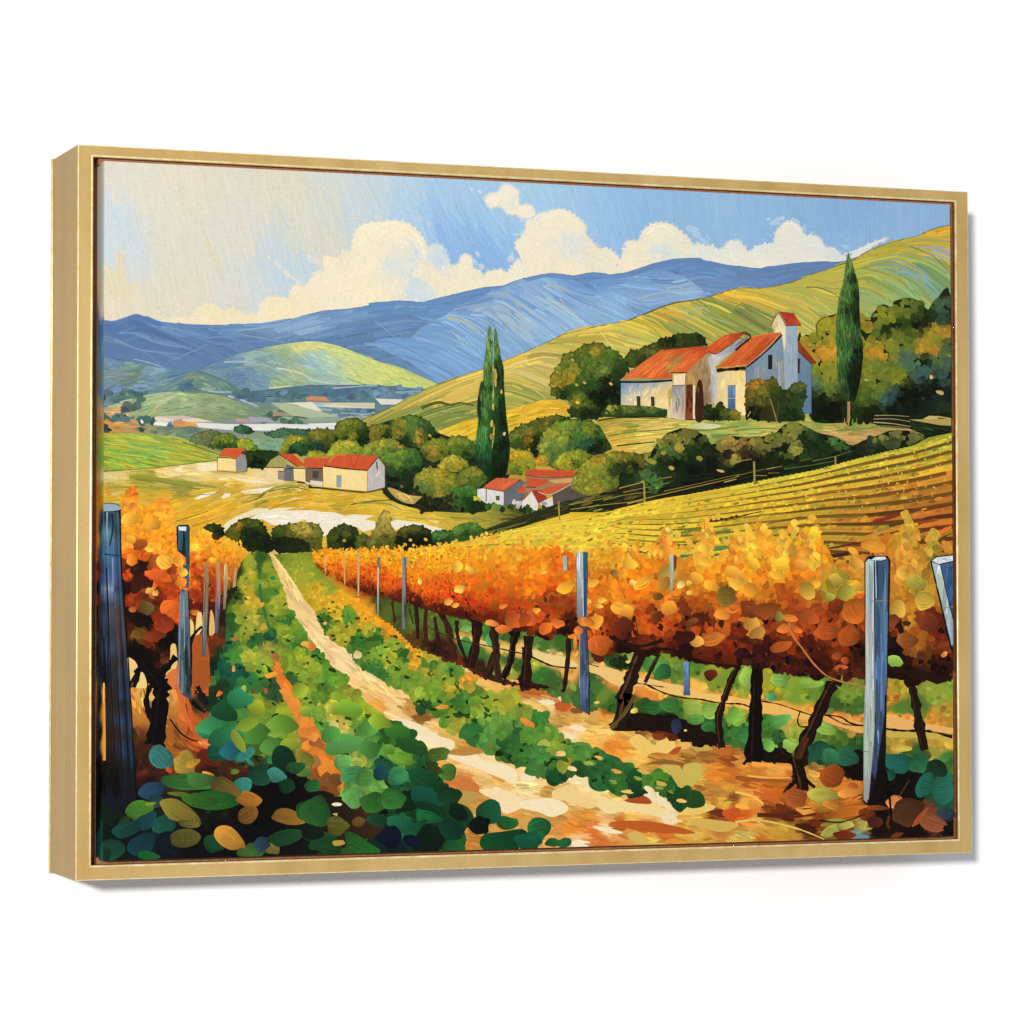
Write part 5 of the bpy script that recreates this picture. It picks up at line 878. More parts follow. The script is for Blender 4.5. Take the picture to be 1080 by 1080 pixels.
def row(t, n=60):
    def at(c_, u):
        k = np.linspace(0, 1, len(c_)); return np.c_[np.interp(u, k, c_[:, 0]), np.interp(u, k, c_[:, 1])]
    u = np.linspace(0, 1, n)
    return at(top_c, u) * (1 - t) + at(bot_c, u) * t
NR = 13
lerp = lambda a, c_, t: np.array(a) * (1 - t[:, None]) + np.array(c_) * t[:, None]
for i in range(NR):
    tt = ((i + 0.55) / NR) ** 1.12
    q = row(tt)
    hgt = np.linalg.norm(row(min(1, ((i + 1.05) / NR) ** 1.12)) - row(((i + 0.05) / NR) ** 1.12), axis=1)
    lightc = VS(q)
    xr = np.clip((q[:, 0] - 760) / 220, 0, 1) * min(1.0, tt * 1.5)
    xd = np.clip((q[:, 0] - 600) / 330, 0, 1)
    for kind in (0, 1, 2):
        pp = q + np.c_[np.zeros(len(q)), hgt * (0.0, 0.46, 0.74)[kind]]
        if kind == 0:
            mixc = lerp((0.94, 0.81, 0.27), (0.86, 0.50, 0.18), xr); wd, amt, pr = 0.62 + 0 * xd, 0.5, 1.0
        elif kind == 1:
            mixc = lerp((0.50, 0.42, 0.13), (0.30, 0.12, 0.06), np.maximum(xr, 0.5 * xd)); wd, amt, pr = 0.30 + 0.16 * xd, 0.84, 0.97
        else:
            mixc = lerp((0.66, 0.66, 0.22), (0.42, 0.52, 0.19), xd); wd, amt, pr = 0.26 + 0.04 * xd, 0.72, 0.5
        j = RNG.randint(0, 3)
        while j < len(q) - 3:
            ln = RNG.randint(5, 14)
            s_ = slice(j, min(j + ln, len(q)))
            n_ = len(q[s_])
            if n_ >= 4 and RNG.rand() < pr:
                pth = smooth(pp[s_], False, 3)
                u_ = np.linspace(0, 1, len(pth))
                w_ = np.interp(u_, np.linspace(0, 1, n_), hgt[s_] * wd[s_]) * (0.85 + 0.3 * RNG.rand()) * np.sin(np.linspace(0.5, 2.64, len(pth))) ** 0.4 / 2
                cc_ = np.clip((1 - amt) * lightc[s_] + amt * mixc[s_] * (1 + 0.08 * RNG.randn()), 0.02, 1).mean(0)
                ribbon(pth, w_, cc_, 3, 0.06)
            j += max(3, ln - 2)
        if kind == 0:
            for m_ in range(110):
                k_ = RNG.randint(1, len(q) - 1)
                g_ = q[k_] + [3 * RNG.randn(), hgt[k_] * (0.15 * RNG.randn() - 0.02)]
                s_ = np.clip(hgt[k_] * 0.16, 0.7, 2.2) * (0.6 + 0.7 * RNG.rand())
                cl = 0.5 * lightc[k_] + 0.5 * mixc[k_] if RNG.rand() < 0.8 else 0.45 * lightc[k_] + 0.55 * np.array([(0.50, 0.58, 0.20), (0.74, 0.44, 0.15), (0.45, 0.36, 0.10)][RNG.randint(3)])
                dab(g_[0], g_[1], s_ * 2.3, s_ * 0.95, -0.25 + 0.12 * RNG.randn(), jitter(cl[None], 0.08, 1)[0], rough=0.16, n=8)
for s, w, c in (('H 0,775 200,727 380,692 560,645 720,606 900,565 1068,510', 2.6, '9fae3c'), ('H 0,815 250,760 450,705 640,655 800,618 1068,552', 2.6, 'e3c546'), ('H 0,800 200,755 400,705', 1, '8a8a2c'), ('H 240,770 330,750 420,728', 1.3, '4a4420'), ('H 0,840 250,790 480,735 700,680 1068,590', 1.0, '9a8028'), ('H 0,858 260,805 500,750 760,690 1068,610', 3, 'e6c03c'), ('H 640,690 760,660 860,640', 1.6, '5c7430'), ('H 860,640 960,610 1010,600', 2.2, '4f7436'), ('H 520,740 640,715', 1.4, '7a8a34'),
                ('H 130,870 400,810 640,755 860,705 1068,650', 2.4, 'dca42e'), ('H 150,885 420,828 640,775 900,715 1068,672', 1.4, '6a4a1c'), ('H 440,830 540,800 640,785', 2.0, '4a2c16'), ('H 700,745 800,720 900,695', 1.3, '5a3a1a'), ('H 640,765 740,750 830,740', 3.4, 'a04c24'), ('H 740,800 820,775 900,760', 2, '7f9038'), ('H 600,840 760,800 960,745 1068,715', 2.4, 'c8842c'), ('H 560,860 760,815 980,755', 1.6, '4a2a16'), ('H 900,755 1000,725 1068,705', 2.0, '8a9a3c'), ('H 830,870 880,850 960,830', 2.6, '8aa044'), ('H 880,860 1000,810 1068,790', 3, '7a3a1c'), ('H 820,830 960,790 1068,760', 2.2, 'c87a2c'), ('H 960,690 1068,655', 2.4, 'c87a2c'), ('H 720,740 800,730', 1.4, '8a4a24'),
                ('L 0,50 80,32 130,20', 1.4, '4a3a18'), ('L 0,95 120,65 260,32 400,5', 1.6, '8a7428'), ('L 110,105 240,75 380,45 560,10', 3, 'dcb034'), ('L 120,92 260,60 330,45', 1, '6a4a1c'), ('L 130,145 280,110 420,80 600,45 800,5', 2.6, 'cfa836'), ('L 420,140 520,105 620,75 720,60', 3.6, '5c3018'), ('L 430,115 560,70 660,45 780,20', 2, '8aa03c'), ('L 680,75 760,50 820,35', 4.4, '8a3020'), ('L 420,185 520,155 640,125 720,105', 4, '6a9038'), ('L 600,165 720,125 840,100', 3.4, 'cf9030'), ('L 430,210 540,190 660,165', 2.6, '6a2c18'), ('L 620,180 740,150 850,120', 2, 'd07c2c'), ('L 460,245 560,230', 5, '4a2416'), ('L 440,325 560,300', 2.6, 'cc7c2e'), ('L 440,270 540,255', 2, '8a4a20'), ('L 880,55 980,35 1068,20', 3.4, 'b8642a'), ('L 900,80 1000,60', 3, '8a3c20'), ('L 1000,130 1068,95', 4, 'd8702a'), ('L 1010,155 1068,130', 2, '4a4a20'), ('L 1010,210 1068,190', 5, 'd86f2a'), ('L 1010,180 1068,160', 2.4, '5a3018'), ('L 760,95 850,75', 2.2, '4a3a1c'), ('L 790,285 860,265', 2.6, '3a1c12'), ('L 780,265 850,240', 4, 'cf7a2c'), ('L 130,175 220,150', 4, '4f6a2c'), ('L 290,165 320,150', 3, '3a2c14'),
                ('K 0,155 180,95 400,30 520,0', 1.2, '8a8a30'), ('K 0,175 200,130 420,80 640,20', 3, 'e6c040'), ('K 60,130 200,80 380,22', 2.2, 'aeb040'), ('K 250,115 400,92 560,58 700,20', 1, '5a4a20'), ('K 120,208 300,188 460,165', 2.4, 'e8b434'), ('K 150,225 320,200 420,185', 1.2, '7a5a24'), ('K 460,150 640,125 800,90 1000,45', 1.6, 'b58a2a'), ('K 640,75 800,50 900,30', 1.2, '8a6a24'), ('K 900,72 960,68 1000,58 1070,45', 1.8, '4a2c16'), ('K 760,155 860,110 880,98', 1.4, '6a7a2e'), ('K 740,145 800,125 870,100', 2.6, '5c7030'), ('K 930,125 980,122 1030,112', 3.2, '6a7f38'), ('K 910,165 960,158 1030,150', 3.2, '66803a'), ('K 770,190 860,180', 2.6, '5c6a2c'), ('K 770,245 830,240 880,232', 3.6, '528a44'), ('K 920,215 980,205 1030,200', 4.4, '5a9040'), ('K 560,265 610,262 650,262', 3.2, '66803a'), ('K 770,285 830,282', 3.6, '5c8040'), ('K 560,222 620,220 660,210', 2, '4a3c1c'), ('K 590,310 640,305', 3, '5a8440'), ('K 700,200 860,200 1000,180', 2.6, 'e0b034'), ('K 560,240 660,235', 2.6, 'dcac32'), ('K 640,180 780,160 900,140', 2.4, 'e0b438'), ('K 620,285 700,270', 2.6, 'd8a02e'), ('K 60,160 220,110', 1.4, 'e9cf58'), ('K 420,80 560,45', 1.6, '9c9a38'), ('K 400,120 440,112', 1, '8f8c34')):
    pq = pts(s)
    if np.ptp(pq[:, 0]) > 52 or s[0] == 'H':
        continue
    line(s, w, c, w * 0.7, cols=3, streak=0.08, jitw=0.22)
for x, y in ((910, 70), (935, 66), (960, 68), (985, 60), (1010, 62), (1035, 52), (1060, 45)):
    gx, gy = tp('K', x, y); dab(gx, gy, 1.4, 1.8, 0.3, hexc('4a2a16'))
dabs(pts('H 0,770 900,560 1068,500 1068,800 700,890 0,890'), 160, 1.0, 0.7, None, Field('H 200,760,e6cc58 500,700,e3c85a 800,640,d9c050 1000,560,c9bc54 600,800,d8a03c 900,760,d89a3c 1000,700,d8a040', under=False), 0.14)

# ---- ground: soil, path, grass strips (one field each)
part('painted_soil', 'orange and ochre soil with a pale sandy path')
SO = Field('J 20,560,e0c48c 60,650,e8d2a2 150,750,e8cfa2 200,700,ecd8ae 300,840,ecd4a2 100,700,e0c092 0,480,dcc088 750,770,e8c072 850,830,d89a4a 950,860,e0b062 I 870,240,d8b878 900,300,e0c488 950,380,e3c88c 1000,440,e6cc92 1040,520,e6cb94 1060,600,e8cf9a '
           'N 300,20,e8c07c 400,60,ecca8c 350,120,d8a04c 430,100,f0d29a 550,170,8a5a22 500,130,c89a52 450,200,f2dcb0 600,250,f0d49c 560,290,f2d8aa 700,260,d8b062 650,330,f0d6a2 780,340,b8863e 800,400,f2dcaa 900,420,f4e0b2 850,480,e8c07c 950,480,e0b062 700,500,c87a32 780,550,c08a42 950,560,f2d8a2 1000,600,f0d6a2 880,590,c8924c 1020,650,c89048 960,680,d09a52 700,650,c08842 800,780,b87f36 740,740,c08a42 600,400,e09a3e 560,380,e8a03a 680,450,e8a84a 790,500,c06a30 760,570,b09048 '
           '50,380,d87a2a 100,430,e0822c 60,320,d07a2e 40,290,8a5022 100,500,8a481a 80,560,6a3816 120,650,50300f 200,700,5a4a22 150,620,4a3014 270,760,3a2a14 20,200,e08430 10,270,c87030 '
           'O 100,500,f0d496 40,460,f0d8a2 120,540,b8924c 130,610,f4e0b2 260,580,f0d092 300,500,f0dcaa 30,550,f2dcaa 200,590,c89a4a 400,560,f0d89a 500,560,e8c072 450,620,f0d494 600,630,f0d28c 540,670,e8b862 730,670,f0d8aa 570,580,a8501e 650,560,f2dcb2 300,650,d0903a 150,680,c8904a 60,650,d0a05a 350,740,d87630 250,720,e08c34 500,710,b85a20 600,720,c86020 700,750,c86a28 430,730,f2dcb2 570,765,d0a852 650,790,e0c062 780,740,d89a3a 870,750,d8a84a 400,790,c8702c 290,800,f0e0c2 480,690,c8702c 850,690,d8b052 900,620,c89631 960,650,7a3a1c 1050,650,c8501e 850,610,e8c062 1000,600,e0b04a 950,560,b8803e 1050,570,7a4a22 900,540,9a6a2e 1030,520,d09a3a '
           '950,450,e08832 860,460,c8b052 820,480,e09032 730,460,c8b452 700,430,c8a84a 800,400,8a5a22 700,400,b0702a 760,420,e8b852 580,370,ecc062 500,330,e89a3e 650,300,f0c86a 550,250,d8b05a 690,250,8a401a 350,280,ecb85a 450,320,e08a36 400,240,f0cc7a 270,225,f0d8a2 230,260,f0dcb2 250,200,d8a052 200,180,c89a52 300,170,e0b062 370,160,d89a4a 430,200,e0b052 100,130,e8c072 60,110,e8c87a 200,110,c0602c 150,50,b86a32 60,40,a85a26 200,40,d0a062 400,150,b86a2a 150,100,ecd8aa 450,100,6a3a1c 350,130,d8a050 380,80,a05a28 600,260,8a5a2a 740,280,c8a050 780,290,e0b058 880,330,c8a050 900,350,9a6a30 1000,350,b8682a 1040,390,8a4a20 1040,460,c8702a '
           'Q 50,410,e8a042 200,430,f0a84a 100,460,c87a32 50,500,a85a22 200,500,b8621e 30,520,e09a42 100,560,e8a04a 180,560,c86520 310,560,a0501e 430,550,b0a042 480,460,8a4018 390,410,8a6a32 400,440,e8a84a 560,540,e08a32 500,600,a86822 40,600,e8b04a 50,650,d06020 200,640,6a3010 250,660,4a1e0d 340,640,e8a042 560,640,b0581e 500,700,a0a04a 620,700,a89a4a 350,720,401a0b 400,690,6a2c12 550,740,7a3014 600,765,6a8a90 100,700,d8b05a 150,740,c8923c 300,750,b88a3a 50,770,c8b05a 130,770,b8742c 230,710,c8a042 790,590,e08042 850,640,4a2a14 970,690,8a4a2c 800,700,1a0c08 900,740,0e0806 1050,650,2a3a40 1060,720,0c0a0a 720,600,0c0806 700,720,1a0c08 30,340,a8662c 20,390,d09040', mul=(1.03, 0.99, 0.9))
SOA = Angle('I 900,300,65 1000,450,60 J 50,600,50 200,720,35 350,840,30 N 350,60,30 500,180,25 700,260,18 900,420,14 950,560,10 700,600,25 100,430,60 50,350,60 O 100,500,8 300,560,10 500,620,8 600,720,8 300,720,10 350,280,8 600,300,10 500,340,15 700,420,10 950,450,6 850,700,6 1000,600,6 900,560,5 J 750,770,18 900,850,14 O 150,60,20 250,200,12 Q 100,430,4 150,540,15 300,640,8 100,700,12 450,600,-15 550,740,-10 850,650,-40')
r = pts('I 850,235 900,235 1000,380 1080,480 J 60,590 220,690 420,860 560,890 520,700 640,720 800,780 950,820 1080,880 O 60,0 300,60 560,120 1075,280 Q 60,340 300,400 600,440 800,520 1080,640 1080,790 W 1012,915 410,915 380,860 320,800 310,740 325,720')
base(r, SO)
fill(r, 900, 20, 5, SOA, SO, 0.04, 0.15, False, 0.15, streak=0.05, span=5e-5)
fill(r, 1500, 13, 2.8, SOA, SO, 0.07, 0.15, False, 0.2, streak=0.05, span=5e-5)
fill(r, 700, 9, 1.1, SOA, SO, 0.12, 0.12, True, 0.2, streak=0.05, span=4e-5)
for s, c in (('N 390,195 470,180 570,215 640,260 720,290 710,330 640,320 560,280 470,220', 'f0dcb0'), ('N 690,365 800,340 880,390 960,400 1030,440 1020,500 900,450 800,410', 'f3dfb2'), ('N 840,535 900,525 1000,540 1075,600 1000,645 960,640 930,590', 'f1d8a6'), ('N 500,262 560,265 620,290 600,300', 'f4e2be'), ('N 690,350 740,325 860,320 880,340 780,362', 'b5823c'), ('N 510,165 560,155 605,170 595,190 540,185', '8a5824'), ('N 620,490 740,478 835,500 840,545 780,540 700,505', 'c8763a'), ('N 730,535 835,545 830,580 790,595 740,570', 'b89450'), ('N 905,462 970,480 960,496', 'd09a48'),
             ('O 0,450 60,460 66,480 0,485', 'f1deb4'), ('O 0,590 120,570 200,590 230,630 150,665 80,640 0,620', 'f2dfb4'), ('O 150,540 180,525 260,500 300,560 375,580 370,612 320,622 240,585 160,580', 'edcb86'), ('O 240,480 290,445 345,470 370,540 300,500', 'efd9a6'), ('O 370,590 450,580 600,600 730,640 690,665 560,640 440,640 380,620', 'f0d694'), ('O 590,545 610,510 640,503 680,545 730,600 780,625 740,630 640,580', 'f1dcb4'), ('O 700,642 760,645 760,690 735,708 700,690', 'f0d9ae'), ('O 510,580 600,560 640,585 630,600 540,595', 'a44c1e'), ('O 350,715 400,712 500,742 440,746', 'f2e0b8'), ('O 245,785 320,802 322,812 270,806', 'f0e2c6'), ('O 520,760 540,742 590,745 630,790 690,795 745,800 620,804 560,790', 'd4b05c'),
             ('O 740,740 780,735 800,755 850,735 890,748 860,785 840,762 790,765', 'd9b458'), ('O 440,690 600,685 740,705 860,745 700,745 540,725', 'b85a20'), ('O 800,410 885,400 890,450 850,508 820,500', 'c9b354'), ('O 680,415 760,412 830,470 800,530 760,500', 'c8b052'), ('O 610,405 700,382 800,395 790,410 700,402', '8a6030'), ('O 830,690 860,670 960,680 1075,700 1000,740 880,715', 'd4ad54'), ('O 800,600 880,592 960,615 880,650 800,640', 'e6c468'), ('O 920,640 980,625 1005,640 1000,668 950,655', '6a3018'), ('O 1000,632 1075,622 1075,670 1000,660', 'c8541f'), ('O 430,540 520,545 540,560 450,570', 'd9b458'),
             ('O 600,10 680,0', 'e8b860'), ('O 530,290 580,255 640,300 660,340 600,345', 'ecc466'), ('O 650,330 690,280 740,262 760,310 720,350', 'efc66c'), ('O 770,310 810,270 832,318 790,330', 'e6b458'), ('O 855,325 880,300 945,328 900,338', 'c4a452'), ('O 725,352 760,322 790,318 770,352', 'b8521f'), ('O 635,285 660,280 665,310 640,300', 'b89a50'), ('O 225,220 270,210 320,232 280,238', 'f2e2ba'), ('O 200,260 240,252 260,270 220,275', 'f0deb8'), ('O 80,90 140,85 165,105 120,112', 'f0ddb0'), ('O 180,75 210,62 235,85 200,95', 'f0d9ae'), ('O 160,110 200,90 245,115 200,140', 'c05a2a'), ('O 240,130 290,125 300,150 250,150', '8a5428'), ('O 330,150 380,140 395,170 350,190', 'd8a052'), ('O 650,240 700,225 740,250 690,285 650,275', '7f3c1a')):
    poly(s, c, True)

GR = Field(p=4.6, s='I 760,250,9ab03e 840,300,8aa83a 780,330,b0b83e 790,280,8fb040 700,330,2f4a1e 810,290,3c6a2c 812,260,34602a 760,400,a8b03e 740,360,94b044 880,410,4f8a3a 820,430,5a8a36 815,370,7fa83e 780,460,c0b842 780,490,b0b03e 900,470,98b842 880,380,8ab03e 950,570,3a7a3a 960,640,78a840 1000,670,4a8a3c 700,480,7a9a3a 740,500,a0ac40 650,490,4a7a32 710,540,8aa846 760,590,98b046 730,610,8aae42 830,600,8a9a3e 850,680,90a04a 800,660,2a6a3c 860,640,1f5a3c 830,530,6a9038 650,660,2a7048 620,700,205a3c 680,740,4a984a 780,740,a8c04a 800,780,88b446 620,790,1a5a4a 560,845,3a8a4a 590,745,2f7a42 700,810,1a5a4a 760,850,2f7f4a 950,760,80a83e 1020,740,98b842 1050,850,7fb046 970,850,3a6a3c 1000,800,8cb442 1060,780,98b848 930,600,8ab040 990,580,74a83c 1020,640,5a9a3c 700,590,3a7030 670,560,2a5a2c 690,450,2a4a20 900,520,88ac3e 920,440,a0b844 860,560,6a9038 780,540,a0b048 820,340,5a8a34 '
           'J 40,250,7aa03a 50,330,88a842 0,350,a0b042 100,390,8fae42 50,400,c0b436 20,290,90b044 100,480,d0b83a 170,450,d8b832 250,490,e0b032 60,470,c8b838 200,540,5a9a3e 90,560,3a7a36 150,590,a8b83e 130,530,c0b838 270,560,d8b436 350,560,dcae2e 300,520,e0b434 200,620,a8b43e 300,600,b0b43c 330,620,5a9a3c 250,660,3a7a36 330,640,2f6a32 400,610,d9a82e 480,640,e0a832 440,600,e0ac30 420,680,8ab046 350,720,7aae46 480,740,2f6f36 400,750,a0b43e 530,720,e0b836 510,690,d8b038 530,770,d0b43a 600,790,3a7a36 600,815,b8b842 450,800,7aaa42 350,810,3a7a3e 480,850,6aa042 650,800,80ae46 700,790,5a9a42 560,690,a8b042 650,730,a0ae42 720,850,5a9a42 590,740,a8ac40 640,860,7aa844 780,870,d0a842 560,860,70a044 '
           '50,750,4a8a32 100,820,5a9a3a 30,690,3a7a2e 180,850,6aa03c 220,870,3f7a32 0,820,7aa83a 130,770,5a9038 0,650,6a9a34 40,800,8ab040 '
           'N 80,60,5a903a 200,40,88a43e 100,130,b0c046 40,140,7aae4a 200,110,8ab840 300,150,98bc3e 350,200,98b442 60,230,5aa04e 150,210,b8c062 280,220,5aa04a 440,240,3a7a32 380,270,2f6f36 170,310,68a85c 300,330,4a8a46 180,400,7ab45c 240,390,a8c05a 210,450,5a9a5a 290,470,5f9a42 340,520,70b05c 230,570,6aae5c 380,410,2a6a4a 350,450,1a4a4a 440,360,7aae46 450,460,3a8a5c 500,310,2a5a2e 550,460,1c5032 320,590,3f803a 420,580,3a7a3e 570,560,1c5a46 680,570,1a4026 590,670,1f6a3e 450,700,1f6a4a 340,680,1f4a32 600,760,0c2016 700,730,12402c 890,640,1c5a3a 980,690,2f703a 970,780,12502e 720,810,1f6032 400,760,0c1c2c 260,810,2a6a2e 130,710,5a6a2a 40,650,2a5a2e 80,800,1f4a26 320,740,060a08 300,690,050807 340,640,0a1a14 500,600,0e2a1a 450,530,1c4a2c 600,620,102c1c '
           '600,50,70a83e 560,60,8ab44a 700,20,b0b43e 650,100,5a903a 750,90,3f7f36 730,200,98ac46 860,130,88b84a 950,110,98b040 820,250,2f7442 890,280,5aa052 950,180,6aa84e 980,260,4a8a3e 1030,250,2a6a3c 1040,340,3a7a3a 920,360,a0a84a 950,330,2a6436 670,170,5a9a3e 570,115,2a5a32 1060,50,a0b842 800,40,5a903a '
           'O 30,260,5a9a46 80,180,3f8a42 20,170,7aa042 150,250,6aa846 100,340,4a9052 160,325,8fb84a 180,370,3a7a3e 260,320,4a9046 220,380,b0b042 330,360,5a9a4a 400,410,2f7042 500,400,2a6a3e 420,480,2a683a 560,460,2a6a36 640,470,4a8a3e 570,520,1a4a2a 720,510,2f6a36 760,570,1a4a2a 820,560,2a5a2e 200,470,1a5032 100,700,1f5a2e 40,790,0f4a32 200,790,1f5a32 300,430,245a30 480,470,3a7a3a '
           'M 520,60,182018 600,30,1f3a28 640,100,1f5a38 700,90,2f805a 740,170,4a9048 800,130,90a836 850,170,6f9f3e 900,60,2a5a38 950,120,94ae3a 920,200,709f3e 780,250,4a8f3e 860,300,5a9042 980,300,8aa43e 660,250,2f7f50 600,230,3a9060 620,330,2a7050 700,380,2f5a3c 780,380,3a4a1c 850,440,1a4a38 930,370,123a26 900,520,060a08 800,480,0e1c14 1000,480,050806 1040,440,5a8a3e 1040,370,a08032 700,430,4a5420', mul=(1.05, 0.92, 0.8), con=1.08)
part('painted_grass_strip', 'leafy green ground cover left of the sandy path')
gl = pts('I 755,235 800,215 862,232 905,335 945,430 955,495 1030,590 1075,690 J 0,640 60,720 120,790 200,840 N 190,0 270,80 350,160 480,215 500,260 575,330 600,420 640,460 700,520 730,590 790,640 800,690 760,760 780,835 600,860 300,870 M 1075,860 600,830 600,400 520,300 480,140 500,40 480,0 I 570,800 600,700 640,600 650,500 690,400 720,300')
gr_ = pts('I 885,235 960,228 1080,222 J 30,222 30,300 130,395 230,445 330,540 480,610 560,690 640,720 740,760 800,850 860,890 N 820,-10 900,70 1020,30 O 0,100 60,140 130,180 150,240 220,300 330,330 430,370 480,400 600,450 690,480 780,530 850,560 840,600 760,605 700,560 640,480 560,540 440,530 370,520 340,450 280,430 200,500 130,490 130,470 0,410 N 1010,400 880,330 770,280 760,235 690,230 640,150 520,110 500,60 400,0 J 400,880 270,800 215,720 120,660 60,590 30,510 I 1040,460 960,330')
def ground(reg, n1, n2, n3, sz):
    dabs(reg, n1, lambda q: sz(q) * 1.5, lambda q: sz(q) * 1.05, None, GR, 0.07, how='y', keep=0.15, shade=0.1, span=5e-5)
    dabs(reg, n2, lambda q: sz(q) * 1.0, lambda q: sz(q) * 0.72, None, GR, 0.055, how=None, keep=0.25, sides=7, rough=0.14, shade=0.1, span=5e-5)
    dabs(reg, n3, lambda q: sz(q) * 0.6, lambda q: sz(q) * 0.42, None, GR, 0.075, how=None, keep=0.3, shade=0.12, sides=7, rough=0.14, span=5e-5)
def gaps(reg, n):
    dabs(reg, n, lambda q: szg(q) * 0.75, lambda q: szg(q) * 0.36, 15, lambda q: GR(q) * np.array([0.30, 0.46, 0.36]), 0.12, 0.5, keep=0.4, sides=8, rough=0.16)
szg = lambda q: 1.5 + np.clip(q[:, 1] - 580, 0, 400) * 0.023
base(gl, GR, 1.1)
ground(gl, 800, 620, 0, szg); gaps(gl, 230); ground(gl, 60, 220, 260, szg)
for s, w, c in (('I 808,240 812,290 815,330', 1.8, '2f5a2a'), ('I 815,380 820,440 850,560 880,640', 2.2, '2f7034'), ('I 890,560 960,570', 3, '2a6a38'), ('I 690,330 680,420 640,500', 3, '24381c')):
    line(s, w, c, w * 1.2, cols=3, jitw=0.4)
part('painted_grass_strip', 'leafy green and yellow ground cover right of the sandy path')
base(gr_, GR, 1.1)
ground(gr_, 560, 480, 0, szg); gaps(gr_, 150); ground(gr_, 40, 160, 190, szg)
FU = Field('I 890,750,b8702c 920,820,e08028 940,870,dc7a2a M 970,60,e0812c 1000,130,d87c2e 1040,220,dc8030 1050,300,a8622a N 30,240,dc7a28 80,330,d87426 110,400,e07e26 140,470,dc7824 60,460,8a4c1e 90,520,70401c 60,580,5a3216', under=False)
fr = pts('I 882,740 905,770 930,830 960,880 M 1000,50 1025,130 1060,200 N 18,185 60,255 110,335 148,430 165,500 150,560 70,600 20,500 M 1052,400 1020,285 985,170 940,85 I 905,860 880,800')
base(fr, FU, 1.1)
fill(fr, 150, 11, 3.0, Angle('I 900,800,60 M 1000,100,55 N 60,300,55 N 120,480,70'), FU, 0.07, 0.3, False, 0.2, streak=0.05)
for ch, x, y, rx, ry, a, c in (('I', 890, 740, 24, 18, 20, '9a6a34'), ('I', 870, 830, 40, 14, -20, 'eaa030'), ('I', 905, 800, 14, 28, -10, 'e07c28'), ('I', 920, 850, 22, 26, 30, 'd8722a'), ('I', 825, 485, 12, 14, 0, 'd8a030'), ('I', 835, 590, 14, 20, 20, 'b89a38'), ('I', 690, 652, 18, 10, 0, 'b06a2c'), ('I', 685, 800, 8, 16, 0, 'd89050'), ('I', 880, 350, 12, 12, 0, '2f7a40'), ('I', 1050, 680, 30, 16, 20, 'e0a848'), ('I', 505, 850, 24, 14, 0, 'c87a28'),
                          ('M', 945, 60, 26, 40, -20, 'e08836'), ('M', 985, 110, 30, 40, -35, 'e08a38'), ('M', 1030, 190, 40, 24, 30, 'e0883a'), ('M', 1045, 245, 34, 30, 40, 'd07a34'), ('M', 1055, 310, 40, 26, -20, 'e08a34'), ('M', 1060, 390, 22, 40, 20, 'b07a38'), ('N', 10, 200, 16, 30, 10, 'e08430'), ('N', 40, 300, 40, 30, 40, '9a5a2a'), ('N', 20, 250, 30, 30, 40, 'd87c34'), ('N', 90, 420, 60, 40, 60, 'e0812c'), ('N', 40, 360, 50, 30, 50, 'd87a2a'), ('N', 30, 390, 34, 26, 40, '9a7038'), ('N', 90, 520, 54, 70, 20, '7a4a20'), ('N', 130, 480, 34, 30, 0, '6a4420'), ('N', 30, 270, 20, 24, 0, 'e0923c'), ('N', 60, 560, 40, 50, 10, '6a3a18'),
                          ('M', 845, 40, 10, 14, 0, 'c04a24'), ('M', 785, 42, 12, 12, 0, '7a3a24'), ('M', 615, 55, 18, 10, -40, 'e06a34'), ('M', 735, 32, 14, 20, 0, '9ab048'), ('J', 245, 730, 20, 20, 0, 'dcc088'), ('J', 15, 690, 18, 20, 0, 'c87a34'), ('O', 30, 200, 40, 14, 25, 'e08434'), ('J', 80, 575, 12, 8, 0, 'e0a070'), ('N', 660, 120, 28, 12, -5, 'd89434'), ('N', 130, 205, 26, 16, 40, 'c9c274'), ('J', 870, 870, 40, 20, 10, 'e8b860')):
    gx, gy = tp(ch, x, y); dab(gx, gy, rx / 4.7, ry / 4.7, math.radians(a), hexc(c), rough=0.14)

for ch, x, y, rx, ry, a, c in (('O', 190, 350, 26, 14, 10, 'e8c078'), ('O', 470, 440, 30, 12, 15, 'e0a04a'), ('O', 250, 425, 30, 10, 10, 'f0d494'), ('O', 600, 440, 30, 12, 20, 'd8a850'), ('O', 690, 500, 26, 10, 20, 'c8a84a'), ('O', 640, 540, 30, 14, 30, 'f0d8a8'), ('O', 520, 540, 34, 10, 5, 'e8c070'), ('O', 790, 585, 24, 10, 10, 'e8c060'), ('O', 380, 370, 22, 9, 20, 'e0b058'), ('O', 740, 540, 18, 9, 30, '7a8434'), ('O', 570, 470, 22, 10, 20, '8a9a40'), ('O', 330, 400, 24, 12, 10, 'a0a848'), ('O', 450, 490, 22, 10, 15, '7a9440'), ('O', 110, 300, 30, 16, 0, 'a8b048'), ('O', 680, 520, 20, 12, 0, '86983f')):
    gx, gy = tp(ch, x, y); dab(gx, gy, rx / 4.7, ry / 4.7, math.radians(a), hexc(c), rough=0.2, n=8)
